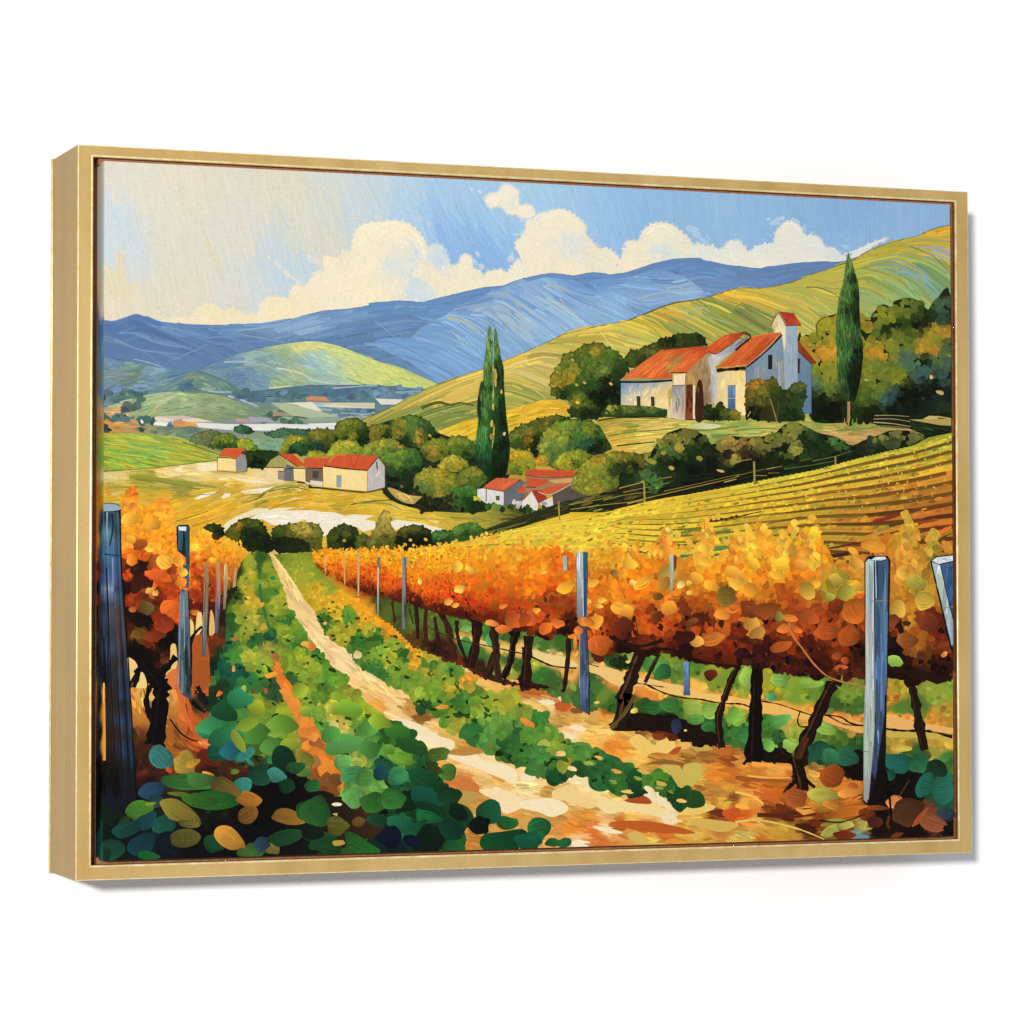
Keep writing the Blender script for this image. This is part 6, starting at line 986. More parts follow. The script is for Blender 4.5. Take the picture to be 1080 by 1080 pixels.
# ---- strip behind the trunks of the right-hand vines: grass, a pale track, dark earth
part('painted_far_track', 'pale sandy track and grass seen under the orange vines')
TR = Field(p=4.2, s='J 480,520,4a6a2c 400,520,55702c 350,480,4a5c28 520,560,5a7a34 450,560,4a5a26 600,620,5a7030 700,600,4f7a34 780,600,5f8f44 850,600,4a8a44 900,640,3f7a3a 1000,650,3f7038 760,640,d0ac54 820,655,d8b45c 900,690,ccb058 980,695,e0c070 1050,710,e8c87a 780,700,3a7a34 850,720,3f8038 900,760,4a7a3a 980,760,3f7038 1050,780,3a6a34 1000,810,a0a848 960,790,8a9a48 700,700,4a2a18 650,690,3a2014 560,640,55401c 850,780,3a2416 750,750,6a3018 '
           'K 430,750,2a4a22 100,690,4a7a3a 60,660,5a9040 60,770,a0b83e 100,830,3a7a3a 200,680,3f6f32 430,765,3a6a2e 480,770,2f5a28 540,745,a8b44e 620,760,5a9a44 640,790,6aa048 700,790,7fa43e 680,840,3f7038 750,840,5a8a3c 900,830,8aa846 870,800,5a8a38 950,800,98b04c 1000,850,7aa03e 350,840,3a6a36 360,880,4a7a3c 230,800,e8b862 80,725,e8cc8a 400,800,ecc47c 500,850,e8b86a 160,750,e8cc8a 450,850,d89a48 620,860,e8b864 700,880,d89a40 40,860,3f7a3a 150,850,3f6a34 '
           'O 400,60,6a903a 370,30,4a7a3c 450,110,3a7032 340,60,3a6a30 700,30,e8b862 900,60,ecc06a 850,20,f0c86c 1000,80,f0c062 620,60,e09a4a 650,70,d89a48 1050,60,d8b050 950,20,7fa03c 1050,20,6a9a3a 660,120,2f5a26 720,110,3a6a2e 600,110,3a5a24 840,130,90a842 930,130,8aae46 850,180,5a8f3e 920,210,2f6a36 780,160,3f7a34 1060,170,78a840 1050,250,3a7a3a 1000,230,3a7034 650,180,1f1008 580,200,3a1a0e 740,180,120a08 850,250,180c08 800,220,140a08 920,270,140c08 700,240,6a3418 '
           'Q 30,30,8fae40 200,40,a0a83a 300,60,7fa63e 250,20,8aae44 400,20,6a9a3c 550,60,7aa842 500,110,3a6a32 600,130,4a7a36 560,20,7a9a40 800,50,a0a840 1000,60,8fae4a 790,60,c89a3a 900,120,5a803a 820,120,5a8a3c 200,130,ecb862 100,105,e8b052 350,170,e0b052 280,160,ecb860 500,180,e8a052 580,220,e8b05a 620,200,d8984c 850,200,e8b062 780,200,ecb45c 1000,190,c89842 1040,170,b09a44 980,250,c8a44c 1030,290,c9b04a 20,170,8fb84c 60,200,4a7a3a 200,200,5a9a4a 150,200,3f8038 250,220,a8b452 300,230,a0b450 200,270,2a5a2c 170,310,7ab052 270,310,90b852 450,230,90b44c 420,280,5a9042 550,260,4a7a36 500,260,4a7030 420,340,1f523a 550,360,265c3c 600,310,2c5a2e 480,370,1f4a30 800,260,a8a84a 820,325,c9b04a 800,400,1f5a4a 860,350,3a6a3a 900,380,2a5a3a 1000,340,a0a04a 1050,380,4a8042 950,500,1f5a4a 1030,530,24604c 960,440,24402c 600,430,141a0e 780,500,120f0b 880,460,14180f 240,340,101a0c 160,370,120c08 20,280,4a7a38 20,250,3a7a40 590,290,2a5a2c', mul=(1.04, 0.94, 0.84), con=1.08)
tr = pts('J 320,430 420,440 640,510 780,550 1000,600 1080,610 K 0,610 250,640 560,700 860,750 1080,780 L 200,800 1080,850 Q 1080,640 1060,660 960,560 860,520 760,560 740,480 600,440 460,400 360,400 250,380 130,380 0,320 O 1075,320 1000,310 880,310 760,280 650,240 520,235 430,120 340,140 O 0,-5 J 1000,850 800,800 640,740 520,690 440,610 340,530')
base(tr, TR)
dabs(tr, 420, lambda q: 2 + np.clip(q[:, 1] - 620, 0, 300) * 0.025, lambda q: 1.5 + np.clip(q[:, 1] - 620, 0, 300) * 0.018, 5, TR, 0.07, 0.4, keep=0.1, how=None, shade=0.1)
dabs(tr, 700, lambda q: 1.4 + np.clip(q[:, 1] - 620, 0, 300) * 0.018, lambda q: 1.1 + np.clip(q[:, 1] - 620, 0, 300) * 0.013, None, TR, 0.13, 0.4, keep=0.2, shade=0.1)
for s, c in (('J 750,640 820,650 940,680 1075,715 1075,730 980,712 860,690 760,660', 'e0c06c'), ('K 30,700 120,725 220,745 280,785 220,790 120,770 40,740', 'e8cb88'), ('K 330,775 440,795 540,835 640,850 720,870 800,885 780,900 640,880 520,890 440,870 380,830 335,815', 'ebc074'), ('O 600,0 700,25 800,25 900,50 1075,75 1075,105 900,85 760,60 640,40', 'eec068'),
             ('Q 0,75 130,95 230,118 370,150 360,185 260,165 130,150 0,115', 'edb65e'), ('Q 430,160 520,175 630,200 630,250 540,225 430,185', 'e8aa58'), ('Q 745,165 900,195 1075,225 1075,250 900,235 745,225', 'e8b064'), ('Q 745,240 860,240 1075,265 1075,300 960,275 760,270', 'c9ac4a')):
    poly(s, c)
for s, c in (('O 440,232 520,175 560,150 700,165 860,195 960,255 1000,325 930,305 850,290 760,255 640,235 540,240', '1a0d07'), ('Q 130,345 200,325 255,345 280,395 200,396 140,390', '170d07'), ('Q 530,380 600,330 640,360 640,480 560,470 500,440', '120c08'), ('Q 745,440 800,440 900,450 960,520 900,600 760,600', '120c09'), ('J 560,660 640,690 720,740 700,750 600,700', '2a160c'), ('J 760,745 860,800 960,850 1060,880 940,870 800,810', '3a2012'), ('K -10,830 60,870 140,892 0,892', '2a150c'), ('K 430,760 520,740 580,760 500,800', '1c2a14')):
    reg_ = smooth(pts(s)); poly(reg_, c, False)
    dabs(reg_, 40, 3.2, 2.2, None, c, 0.25, keep=0.2, sides=7)
for ch, x, y, rx, ry, a, c in (('Q', 265, 310, 40, 26, 15, '8fb850'), ('Q', 165, 310, 34, 28, 40, '74aa4c'), ('Q', 430, 340, 62, 46, 35, '1f523a'), ('Q', 550, 365, 60, 48, 20, '265c40'), ('Q', 470, 370, 44, 44, 80, '2f6a44'), ('Q', 810, 400, 78, 50, 15, '1f5a4c'), ('Q', 910, 400, 50, 50, 40, '28603c'), ('Q', 940, 510, 44, 66, 12, '1f5a48'), ('Q', 1025, 530, 54, 80, -10, '24624e'), ('Q', 1000, 420, 54, 40, 35, '16301e'), ('Q', 820, 325, 50, 18, 0, 'c9b04a'), ('Q', 180, 72, 28, 22, 0, '4a9a5c'), ('Q', 765, 455, 26, 30, 0, '1f4a3a'), ('Q', 60, 260, 50, 50, 0, '3a7a40'), ('Q', 215, 190, 60, 30, -20, '58984a'), ('Q', 440, 225, 60, 30, 20, '8fb24a'),
                          ('O', 640, 120, 60, 36, 5, '2a5a28'), ('O', 730, 110, 50, 36, 10, '3a6e30'), ('O', 850, 130, 60, 40, 10, '8fa844'), ('O', 930, 140, 44, 44, 0, '8aae48'), ('O', 860, 180, 46, 26, 0, '5a8f3e'), ('O', 930, 215, 44, 28, 0, '2f6a36'), ('O', 1050, 165, 36, 46, 0, '78ac42'), ('O', 555, 138, 18, 14, 0, 'e0d050'), ('O', 765, 215, 26, 38, 0, '243048'), ('O', 985, 310, 20, 14, 40, '8ab850'), ('O', 810, 236, 8, 6, 0, 'd8c060'), ('O', 372, 98, 12, 8, 0, 'e0c860'),
                          ('K', 545, 745, 24, 18, 20, 'a8b44e'), ('K', 525, 765, 12, 8, 0, 'd8d060'), ('K', 690, 790, 50, 44, 30, '5f9440'), ('K', 640, 780, 40, 36, 0, '4f8a3e'), ('K', 700, 815, 40, 36, -30, '2a6030'), ('K', 75, 775, 22, 12, 10, 'b8bc4a'), ('J', 780, 600, 26, 18, 0, '74a850'), ('J', 910, 660, 34, 40, 0, '4f9450'), ('J', 780, 690, 34, 50, 0, '3a7a3a'), ('J', 1008, 808, 14, 12, 0, '9aac4c'), ('J', 960, 795, 10, 12, 0, 'b0a850'), ('L', 60, 840, 40, 46, 0, '8fb44a'), ('L', 220, 850, 46, 40, 0, '7aa64a'), ('L', 370, 870, 60, 26, 0, '8aae44'), ('L', 790, 760, 40, 30, 10, '8ab04a')):
    leaf(ch, x, y, rx, ry, a, c, 0.1, vein=rx > 40)

# ---- trunks
def trunk(paths, hi='5a3018'):
    dk = lambda c_: hexc(c_) * 0.72
    part('painted_vine_trunk')
    for s, w, w2, c in paths:
        p = pts(s)
        w, w2 = w * 1.3, w2 * 1.3
        p = p + 0.35 * RNG.randn(*p.shape)
        line(p, w, dk(c), w2, cols=4, streak=0.2, jitw=0.16)
        if w > 4:
            line(p + [-w * 0.22, 0], w * 0.14, dk(hi), w2 * 0.12, jitw=0.5)
trunk([('J 415,465 420,520 428,575', 1.6, 2, '4a3018')])
trunk([('J 530,480 538,560 545,650', 3.4, 3.2, '3a2216'), ('J 500,500 520,580', 1.4, 1, '4a3018')])
trunk([('J 590,440 580,560 582,660 570,690', 3.2, 4, '5a3018')])
trunk([('J 625,545 640,640 655,715', 2.4, 5, '3a2014')])
trunk([('J 655,520 690,590 705,660 720,755', 5, 6, '4a2416'), ('J 640,500 670,560', 3, 3, '3a1a10')])
trunk([('J 735,560 740,650 785,765', 3, 3, '301a12')])
trunk([('J 835,470 838,580 825,690 800,795', 8, 7, '321610'), ('J 800,540 835,590', 3, 4, '2a120c')])
trunk([('J 905,560 918,640 928,730 885,835', 6, 7, '3a1c12'), ('J 925,730 945,850', 5, 5, '4a2a18')])
trunk([('J 1040,590 1018,660 1000,760 960,850', 7, 5, '1c100c'), ('J 985,590 1015,640', 3, 4, '24120c')])
trunk([('J 1075,690 1070,790 1068,890 O 5,20', 5, 6, '3a2014'), ('K 35,640 25,760 15,890', 7, 9, '2a1610')])
trunk([('K 232,640 228,740 212,895 O 205,30', 4, 3.4, '24140c')])
trunk([('K 600,700 560,780 535,860 500,950 O 515,80 480,225', 9, 13, '2c1a10'), ('K 680,730 640,800 610,870', 4, 3, '2a1c12'), ('O 560,60 510,150 440,230', 3, 3, '8a7038')], '7a4a28')
trunk([('K 1078,785 1050,830 1022,890 O 990,110 975,190 990,325', 5, 7, '2a1410')], '6a3a1c')
trunk([('L 112,760 Q 108,-5 100,120 95,260 90,395', 9, 12, '140b09'), ('Q 90,350 40,405', 4, 2, '1a0e0a')], '33221a')
trunk([('L 520,850 Q 480,10 430,110 380,220 335,310 320,400 310,500', 9, 12, '26140e'), ('Q 350,270 305,400 300,470', 5, 5, '5a3018'), ('Q 310,470 240,545', 6, 2, '1c0e0a'), ('Q 330,470 395,520', 5, 2, '20100a'), ('Q 300,380 330,500 330,530', 9, 9, '1c0e0a')], '6a4024')
trunk([('Q 868,-10 890,90 912,210 938,335', 7, 7, '241610'), ('L 860,850 Q 872,20', 8, 7, '30180e')], '4a2c1a')
# ---- the right-hand row of vines
part('painted_vine_row', 'long row of orange and rust vines running to the right edge')
VN = Field(p=4.2, s='J 60,260,ee9a22 30,235,eca828 200,260,f0a026 200,225,eeb034 400,240,f2b02e 300,240,eeac2c 300,320,e0701e 150,330,d96a1c 100,300,e27c1e 450,300,ee9822 420,390,d9601c 300,400,8a3416 250,370,a8481a 350,360,d8641c 600,270,f2a828 500,230,f0b430 700,240,f0b42e 600,210,eebc3a 560,400,e0701e 540,340,ea8c24 620,460,d4521c 520,460,6a2412 450,440,8a3416 800,270,efa026 800,215,ecb838 750,360,ea8422 700,440,d8541c 670,400,de661c 800,480,c84c1a 780,540,702614 700,500,8a3216 900,250,f0a628 900,190,eeb434 950,330,ea8a22 900,430,d9601c 850,400,e2741e 1000,520,c04a1a 1050,580,8a3416 950,560,a03e18 1050,400,e07a1e 1000,260,eeb032 880,540,8a3214 1050,500,c8541a 850,540,a84018 640,500,7a2a14 220,310,e88020 90,250,f0a828 '
           'K 50,240,eea026 60,320,f0a42a 30,290,e88c22 100,380,e8781f 200,350,e88020 220,300,dc7420 50,420,e88a24 150,430,a0441a 120,460,8a3416 50,500,c05a1c 150,520,b8501a 240,470,a04a1c 240,390,f0a02a 60,580,d0581e 120,610,c84e1a 200,600,2a120e 230,560,5a2210 100,645,40180e 160,570,c85e1e 360,280,eca42a 340,230,e8b436 420,330,cf8a26 500,280,f0a82a 440,260,e0a830 600,330,e89420 550,400,e8861f 450,410,e8982c 480,500,f0a432 520,510,eb9c2e 650,380,e89022 620,400,e8901f 350,380,dc8624 400,440,d88224 350,580,e08a2a 340,540,e09030 400,680,c8581c 380,640,c85c1e 360,740,b04a18 500,580,5a2010 550,530,b8561c 450,560,8a3c18 430,520,a84c1a 600,560,d06a20 580,600,c8641f 660,540,6a2a14 700,480,d8822c 650,600,c4601e 700,630,c05c1c 600,680,5a2012 640,660,7a2c14 500,680,3a140e 460,620,8a3414 750,580,b8541c 760,530,c06420 800,500,7a3a18 810,560,6a2e14 850,400,d08a2e 850,470,b0601e 780,420,c87c28 900,360,e69826 920,270,f0a82e 940,250,f0b438 870,210,ecb034 760,300,d9952c 700,180,e89a2e 680,230,e89a2c 700,280,e08c26 740,340,b89038 950,440,c0701f 1000,420,7a5a22 960,400,d89428 1040,350,f0a42c 1040,290,e89428 1040,500,c8641e 980,510,d8822a 900,560,5a2412 950,640,b0541e 900,620,b8581e 850,640,c86020 800,640,4a1a10 800,700,3a140e 760,690,7a2c14 900,740,9a3a16 900,690,a04418 1030,720,a03c16 970,730,8a3214 1050,620,7a2e14 1000,580,c86a24 1050,250,e0862c 1040,200,c87a2c 720,200,e89a30 720,110,e8b03c '
           'L 60,150,f0b42e 80,130,eeb438 80,270,f4b030 30,190,ecb030 10,240,e89428 30,380,f0a82a 20,340,f0b030 200,300,f6bc32 220,270,f4c038 240,180,f0b430 260,150,f4c438 380,140,f6c432 380,130,f6cc34 390,200,f0ac2e 320,230,e8962c 280,220,a89034 390,330,e8982c 360,260,f0a42c 300,280,e08a2a 150,290,d89c34 150,330,e0902c 200,340,f0ac2e 150,420,d08228 80,420,d8902c 350,410,c09032 300,370,cf8426 230,400,b8641f 100,520,8a441a 60,510,7a3a16 80,570,d0903a 110,620,c08434 300,480,a04c1c 280,440,b05c1e 200,500,b8641f 220,540,8a6428 420,480,a85a20 380,450,b07028 500,490,7a3214 580,510,c0641e 600,470,b85c1e 470,420,a89a36 550,400,b0a03a 600,380,d8a032 490,350,c0a03c 540,350,98903a 600,280,d89032 550,330,d08a30 700,180,d8882c 640,210,d07c2a 560,590,8a4018 600,560,9a4c1c 450,600,b0541c 420,560,a8501c 300,600,a8501a 340,560,a04818 150,600,8a3c18 200,590,9a481a 50,650,5a2412 20,700,a03e16 150,680,4a1a10 250,700,9a4018 300,700,a84c1c 350,680,5a2412 450,700,70300f 420,740,6a2812 530,720,a04618 510,680,a84c1a 250,770,8a3a16 400,770,4a1c0e 550,800,702c14 520,800,b0521e 600,700,4a1e12 570,840,b05c28 100,750,4a1a10 300,750,702e12 820,340,e0a03a 800,300,c88c34 900,370,a89a3a 900,300,a8923a 930,460,c8a03a 950,440,c8a840 810,500,d0a042 780,440,c08c32 870,570,c89436 860,480,c08a30 800,560,7a3a1c 980,540,6a2c14 950,560,8a3c18 970,600,7a3416 850,660,a8641f 820,640,a05a20 900,680,b0702c 930,640,b0702a 1000,640,7a3418 780,670,1e120e 790,700,180e0a 950,750,7a4a22 900,720,a0642a 850,790,3a1a10 1000,800,4a1e12 1000,740,5a2814 1050,400,b87a2c 1030,350,c08a30 900,250,d89a36 860,150,d0a83c 860,200,c8a83c 900,200,b8983a 980,180,c8a03a 970,130,c8a83c 1050,200,d87030 960,240,8a8032 1040,560,5a2814 1030,700,8a4a20 1040,760,4a2012 920,540,8a4a1c 1000,470,c0862e', mul=(1.02, 0.96, 0.92), con=1.13)
vr = pts('J 18,222 100,215 250,206 400,202 500,208 600,200 700,190 780,195 850,170 900,160 980,190 1080,185 K 40,190 150,205 260,225 330,220 400,200 520,195 560,240 640,255 680,160 720,140 760,190 780,280 850,260 870,170 920,165 940,230 1000,250 1040,180 1080,190 L 30,180 60,120 110,120 140,180 230,130 290,160 340,120 400,115 430,200 470,280 560,300 640,240 720,160 830,110 860,60 900,160 940,240 970,110 1000,200 1068,280 1068,860 900,870 760,850 640,840 540,800 400,830 200,770 0,730 K 1080,790 900,770 850,755 720,720 600,735 500,710 400,740 350,755 330,700 250,645 130,655 0,610 J 1075,615 960,600 800,560 640,515 500,480 320,430 200,395 100,340 20,275')
poly(pts('J 18,235 300,225 600,215 1080,200 K 300,240 640,260 1080,270 L 300,250 640,300 1068,300 1068,860 760,840 540,790 400,820 200,770 0,730 K 1080,785 850,755 720,715 500,705 250,640 0,605 J 1075,610 800,555 500,475 200,390 20,270'), VN, False)
VBOT = pts('J 20,275 100,340 200,395 320,430 500,480 640,515 800,560 960,600 1075,615 K 130,655 250,645 330,735 400,740 500,710 600,735 720,720 850,755 1080,790 L 200,770 400,830 540,800 640,840 760,850 1068,860')
VNF = VN
def VN(q):
    q = np.atleast_2d(q)
    d = (np.interp(q[:, 0], VBOT[:, 0], VBOT[:, 1]) - q[:, 1]) / (4 + 0.026 * np.clip(q[:, 0] - 330, 0, 700))
    return VNF(q) * np.clip(0.50 + 0.5 * np.clip(d, 0, 2) / 2, 0.4, 1)[:, None]
vsz = lambda q: 1.5 + np.clip(q[:, 0] - 330, 0, 500) * 0.0125
dabs(vr, 1100, lambda q: vsz(q) * 1.15, lambda q: vsz(q) * 0.9, None, VN, 0.06, how=None, keep=0.2, rough=0.14, sides=7)
dabs(vr, 1600, lambda q: vsz(q) * 0.85, lambda q: vsz(q) * 0.62, None, VN, 0.08, how=None, keep=0.2, tip=0.1, rough=0.14, sides=6)
dabs(vr, 900, lambda q: vsz(q) * 0.55, lambda q: vsz(q) * 0.4, None, VN, 0.10, how=None, keep=0.3, tip=0.2, sides=7)
far = pts('J 18,222 100,215 250,206 400,202 600,200 800,200 800,560 640,515 500,480 320,430 200,395 100,340 20,275')
fill(far, 900, 6, 1.5, 82, VN, 0.12, 0.3, False, streak=0.08)
dabs(far, 900, 1.7, 1.2, None, VN, 0.16, keep=0.2, rough=0.16, tip=0.2)
# wispy shoots along the top
top = smooth(pts('J 18,222 100,212 250,202 400,198 500,200 600,192 700,180 780,185 850,160 900,148 980,180 1080,180 K 40,180 150,200 330,210 400,190 520,185 640,220 690,150 720,120 780,190 850,230 890,150 920,160 1000,220 1050,160 L 30,160 80,110 150,170 250,130 330,130 390,110'), False, 6)
for q in top[::2]:
    s = vsz(q[None])[0] * 0.62
    for k in range(2):
        dab(q[0] + s * 1.6 * RNG.randn(), q[1] + s * 1.2 * RNG.randn(), s, s * 0.75, RNG.rand() * 3, jitter(hexc(('f0b432', 'eaa02a', 'e6bc44')[RNG.randint(3)]), 0.07, 1)[0], tip=0.2)
gq = scatter(vr, 420)
gd = (np.interp(gq[:, 0], VBOT[:, 0], VBOT[:, 1]) - gq[:, 1]) / (8 + 0.06 * np.clip(gq[:, 0] - 330, 0, 700))
for q_, d_ in zip(gq, gd):
    if 0 < d_ < 1.4 and RNG.rand() < 0.62:
        s = vsz(q_[None])[0] * (0.35 + 0.4 * RNG.rand())
        dab(q_[0], q_[1], s, s * 0.6, RNG.rand() * 3, jitter(VNF(q_[None]) * 0.32, 0.15, 1)[0], rough=0.16, n=7)
# upright shoots rising out of the canopy
for ch, x, y0, y1, c in (('K', 700, 120, 290, 'e89c2e'), ('K', 725, 100, 240, 'eeb03a'), ('K', 905, 60, 280, 'eeb038'), ('K', 890, 160, 330, 'f0b43a'), ('K', 1050, 150, 330, 'e09030'), ('K', 500, 180, 300, 'ecb038'), ('K', 380, 180, 300, 'e8a834'), ('K', 560, 190, 330, 'e8a030'), ('J', 880, 150, 260, 'e8b03a'), ('J', 720, 170, 240, 'ecbc44'), ('J', 1040, 150, 260, 'e8a838'),
                         ('L', 75, 90, 300, 'f2bc3c'), ('L', 30, 150, 260, 'e8a836'), ('L', 235, 120, 320, 'f4c03c'), ('L', 210, 200, 330, 'f2b838'), ('L', 385, 105, 300, 'f2c43c'), ('L', 340, 140, 300, 'e0a03a'), ('L', 850, 30, 250, 'c8a43c'), ('L', 880, 130, 330, 'd09a36'), ('L', 975, 100, 230, 'c0a03c'), ('L', 820, 200, 360, 'd89838'), ('L', 590, 210, 320, 'd89434'), ('L', 700, 150, 260, 'd88e30'), ('L', 1050, 180, 320, 'c88834')):
    for k in range(int((y1 - y0) / 11)):
        u = RNG.rand()
        gx, gy = tp(ch, x + 15 * RNG.randn() * (0.5 + u), y0 + (y1 - y0) * u)
        s = vsz(np.array([[gx, gy]]))[0] * (0.4 + 0.35 * RNG.rand())
        dab(gx, gy, s, s * 0.7, 0.6 * RNG.randn() + 1.2, jitter(hexc(c) * [1, 0.97, 0.95], 0.09, 1)[0], tip=0.25, rough=0.14, n=8)
# individually seen leaves
for ch, x, y, rx, ry, a, c in (('L', 90, 280, 30, 30, 20, 'f5b432'), ('L', 230, 285, 40, 36, 30, 'f8c034'), ('L', 205, 335, 40, 24, 10, 'f2ac30'), ('L', 385, 132, 30, 22, 0, 'f8c834'), ('L', 395, 375, 26, 26, 40, 'f0a830'), ('L', 30, 375, 40, 30, 20, 'f4b034'), ('L', 320, 285, 30, 34, 60, 'e89a34'), ('L', 355, 415, 44, 40, 60, 'c09434'), ('L', 345, 220, 24, 40, 80, 'e0982e'), ('L', 90, 185, 18, 18, 0, 'f6cc4a'), ('L', 35, 195, 22, 22, 0, 'e8ac38'), ('L', 248, 225, 16, 18, 0, 'e8c448'), ('L', 80, 572, 34, 34, 40, 'c88c3a'), ('L', 110, 620, 30, 40, 60, 'b07c34'), ('L', 70, 410, 38, 40, 70, 'd9922e'), ('L', 500, 490, 38, 36, 40, '74300f'), ('L', 585, 510, 60, 70, 60, 'b8601f'), ('L', 600, 390, 36, 26, 30, 'd8a436'), ('L', 495, 360, 32, 32, 0, 'b89a3c'), ('L', 465, 445, 26, 24, 0, 'a09a3a'),
                               ('L', 545, 420, 44, 40, 0, 'a09436'), ('L', 600, 280, 36, 30, 20, 'd89a38'), ('L', 680, 190, 60, 36, 10, 'd8902e'), ('L', 805, 500, 42, 44, 70, 'cca042'), ('L', 935, 465, 50, 50, 0, 'c4a43c'), ('L', 895, 375, 50, 42, 30, 'a8983a'), ('L', 825, 330, 34, 26, 40, 'e2ac40'), ('L', 780, 670, 30, 46, 80, '1c100c'), ('L', 775, 560, 28, 36, 80, '7a3a1c'), ('L', 790, 765, 40, 30, 10, '8fb44c'), ('L', 960, 570, 50, 48, 30, '70301a'), ('L', 850, 660, 50, 44, 0, '8a4c1e'), ('L', 75, 515, 34, 34, 40, '7a3a18'), ('L', 350, 540, 60, 40, 20, 'a04c1c'), ('L', 240, 600, 22, 40, 70, 'd8742a'), ('L', 265, 550, 18, 44, 100, 'e08030'), ('L', 300, 605, 30, 16, 30, 'd07030'), ('L', 520, 800, 36, 20, 0, 'b8562a'), ('L', 575, 845, 20, 20, 0, 'a86434'), ('L', 540, 760, 20, 20, 40, 'a8481f'), ('L', 500, 735, 20, 26, 60, '9a441c'), ('L', 1030, 730, 12, 22, 60, 'd88a44'), ('L', 320, 500, 20, 30, 70, 'a84a1c'), ('L', 215, 540, 26, 26, 0, '8a7834'), ('L', 150, 510, 40, 60, 80, '8a441a'), ('L', 220, 690, 60, 30, -20, 'a8501c'), ('L', 250, 765, 46, 16, 10, 'a04018'), ('L', 450, 620, 60, 40, 0, 'a84c1a'), ('L', 560, 640, 50, 60, 40, 'a04a1a'),
                               ('K', 480, 495, 46, 34, 20, 'f0a232'), ('K', 520, 515, 34, 34, 60, 'ea9a2e'), ('K', 360, 570, 32, 40, 60, 'e89430'), ('K', 380, 680, 46, 60, 80, 'c05a20'), ('K', 510, 585, 40, 50, 60, '5e2410'), ('K', 660, 545, 24, 24, 0, '6a3014'), ('K', 940, 650, 60, 36, -15, 'c06a28'), ('K', 865, 665, 30, 34, 50, 'e09a40'), ('K', 990, 530, 40, 26, 10, 'e08c30'), ('K', 1045, 500, 34, 24, -20, 'd8742a'), ('K', 725, 500, 34, 44, 60, 'e0902e'), ('K', 935, 390, 44, 26, 20, 'f0a430'), ('K', 860, 350, 34, 34, 0, 'e8a034'), ('K', 905, 270, 34, 26, 30, 'f4b43a'), ('K', 900, 205, 30, 24, 20, 'f4bc40'), ('K', 600, 370, 60, 30, -30, 'eea02e'), ('K', 545, 375, 16, 16, 0, 'f4c860'), ('K', 390, 460, 22, 16, 0, 'f0b040'), ('K', 380, 490, 22, 12, 10, 'f2b444'), ('K', 320, 470, 14, 26, 80, 'f0a838'), ('K', 785, 382, 18, 22, 40, 'e8cc70'), ('K', 830, 425, 18, 12, 10, 'f0b444'), ('K', 825, 375, 14, 14, 0, 'f4ba44'), ('K', 350, 375, 20, 34, 70, 'eca838'), ('K', 215, 395, 40, 30, -20, 'f2a42e'), ('K', 70, 510, 22, 16, 0, 'f0a03a'), ('K', 175, 575, 34, 24, 10, 'd87028'), ('K', 110, 600, 30, 40, 60, 'd8661f'), ('K', 40, 550, 40, 40, 0, 'd4601f'), ('K', 100, 320, 20, 12, 0, 'f0b040'), ('K', 850, 560, 50, 26, -30, '5a2210'), ('K', 600, 665, 50, 40, 30, '6a2410'), ('K', 930, 830, 26, 34, 90, '5a2210'), ('K', 840, 570, 36, 20, -30, '74401c'), ('K', 1010, 450, 46, 50, 0, '7c6026'), ('K', 800, 640, 30, 60, 90, '3a140c'), ('K', 1045, 500, 20, 16, 0, 'cc6424'), ('K', 670, 440, 26, 20, 0, '7a4a1c'), ('K', 455, 325, 20, 16, 0, '8a6a34'),
                               ('K', 265, 640, 14, 40, 90, 'd8782c'), ('K', 260, 722, 20, 18, 0, 'e09a40'), ('K', 300, 560, 24, 26, 50, 'e08030'), ('K', 1060, 380, 30, 40, 70, 'eeb040'), ('K', 1040, 320, 44, 30, 20, 'eea436'), ('K', 720, 210, 40, 22, 30, 'ec9c32'), ('K', 700, 165, 24, 18, 10, 'e88a30'), ('K', 725, 108, 16, 12, 0, 'f0cc60'), ('K', 530, 280, 40, 30, 0, 'f0b038'), ('K', 720, 330, 40, 50, 70, 'b8903c'), ('K', 700, 380, 34, 40, 60, 'b07a2c'), ('J', 690, 470, 20, 20, 0, 'f0a048'), ('J', 725, 485, 12, 22, 80, 'f0a444'), ('J', 745, 405, 22, 26, 60, 'f4c050'), ('J', 550, 370, 12, 14, 0, 'f6cc5a'), ('J', 735, 295, 26, 26, 0, 'f4b840'), ('J', 800, 310, 30, 14, 30, 'e8b444'), ('J', 910, 575, 34, 16, 10, 'e88a3c'), ('J', 960, 605, 40, 22, 0, 'd8702c'), ('J', 1050, 550, 50, 40, 0, '9a4018'), ('J', 1010, 560, 40, 40, 60, 'b85220'), ('J', 960, 490, 12, 24, 70, 'e08434')):
    leaf(ch, x, y, rx, ry, a, c, 0.25, vein=rx > 44)
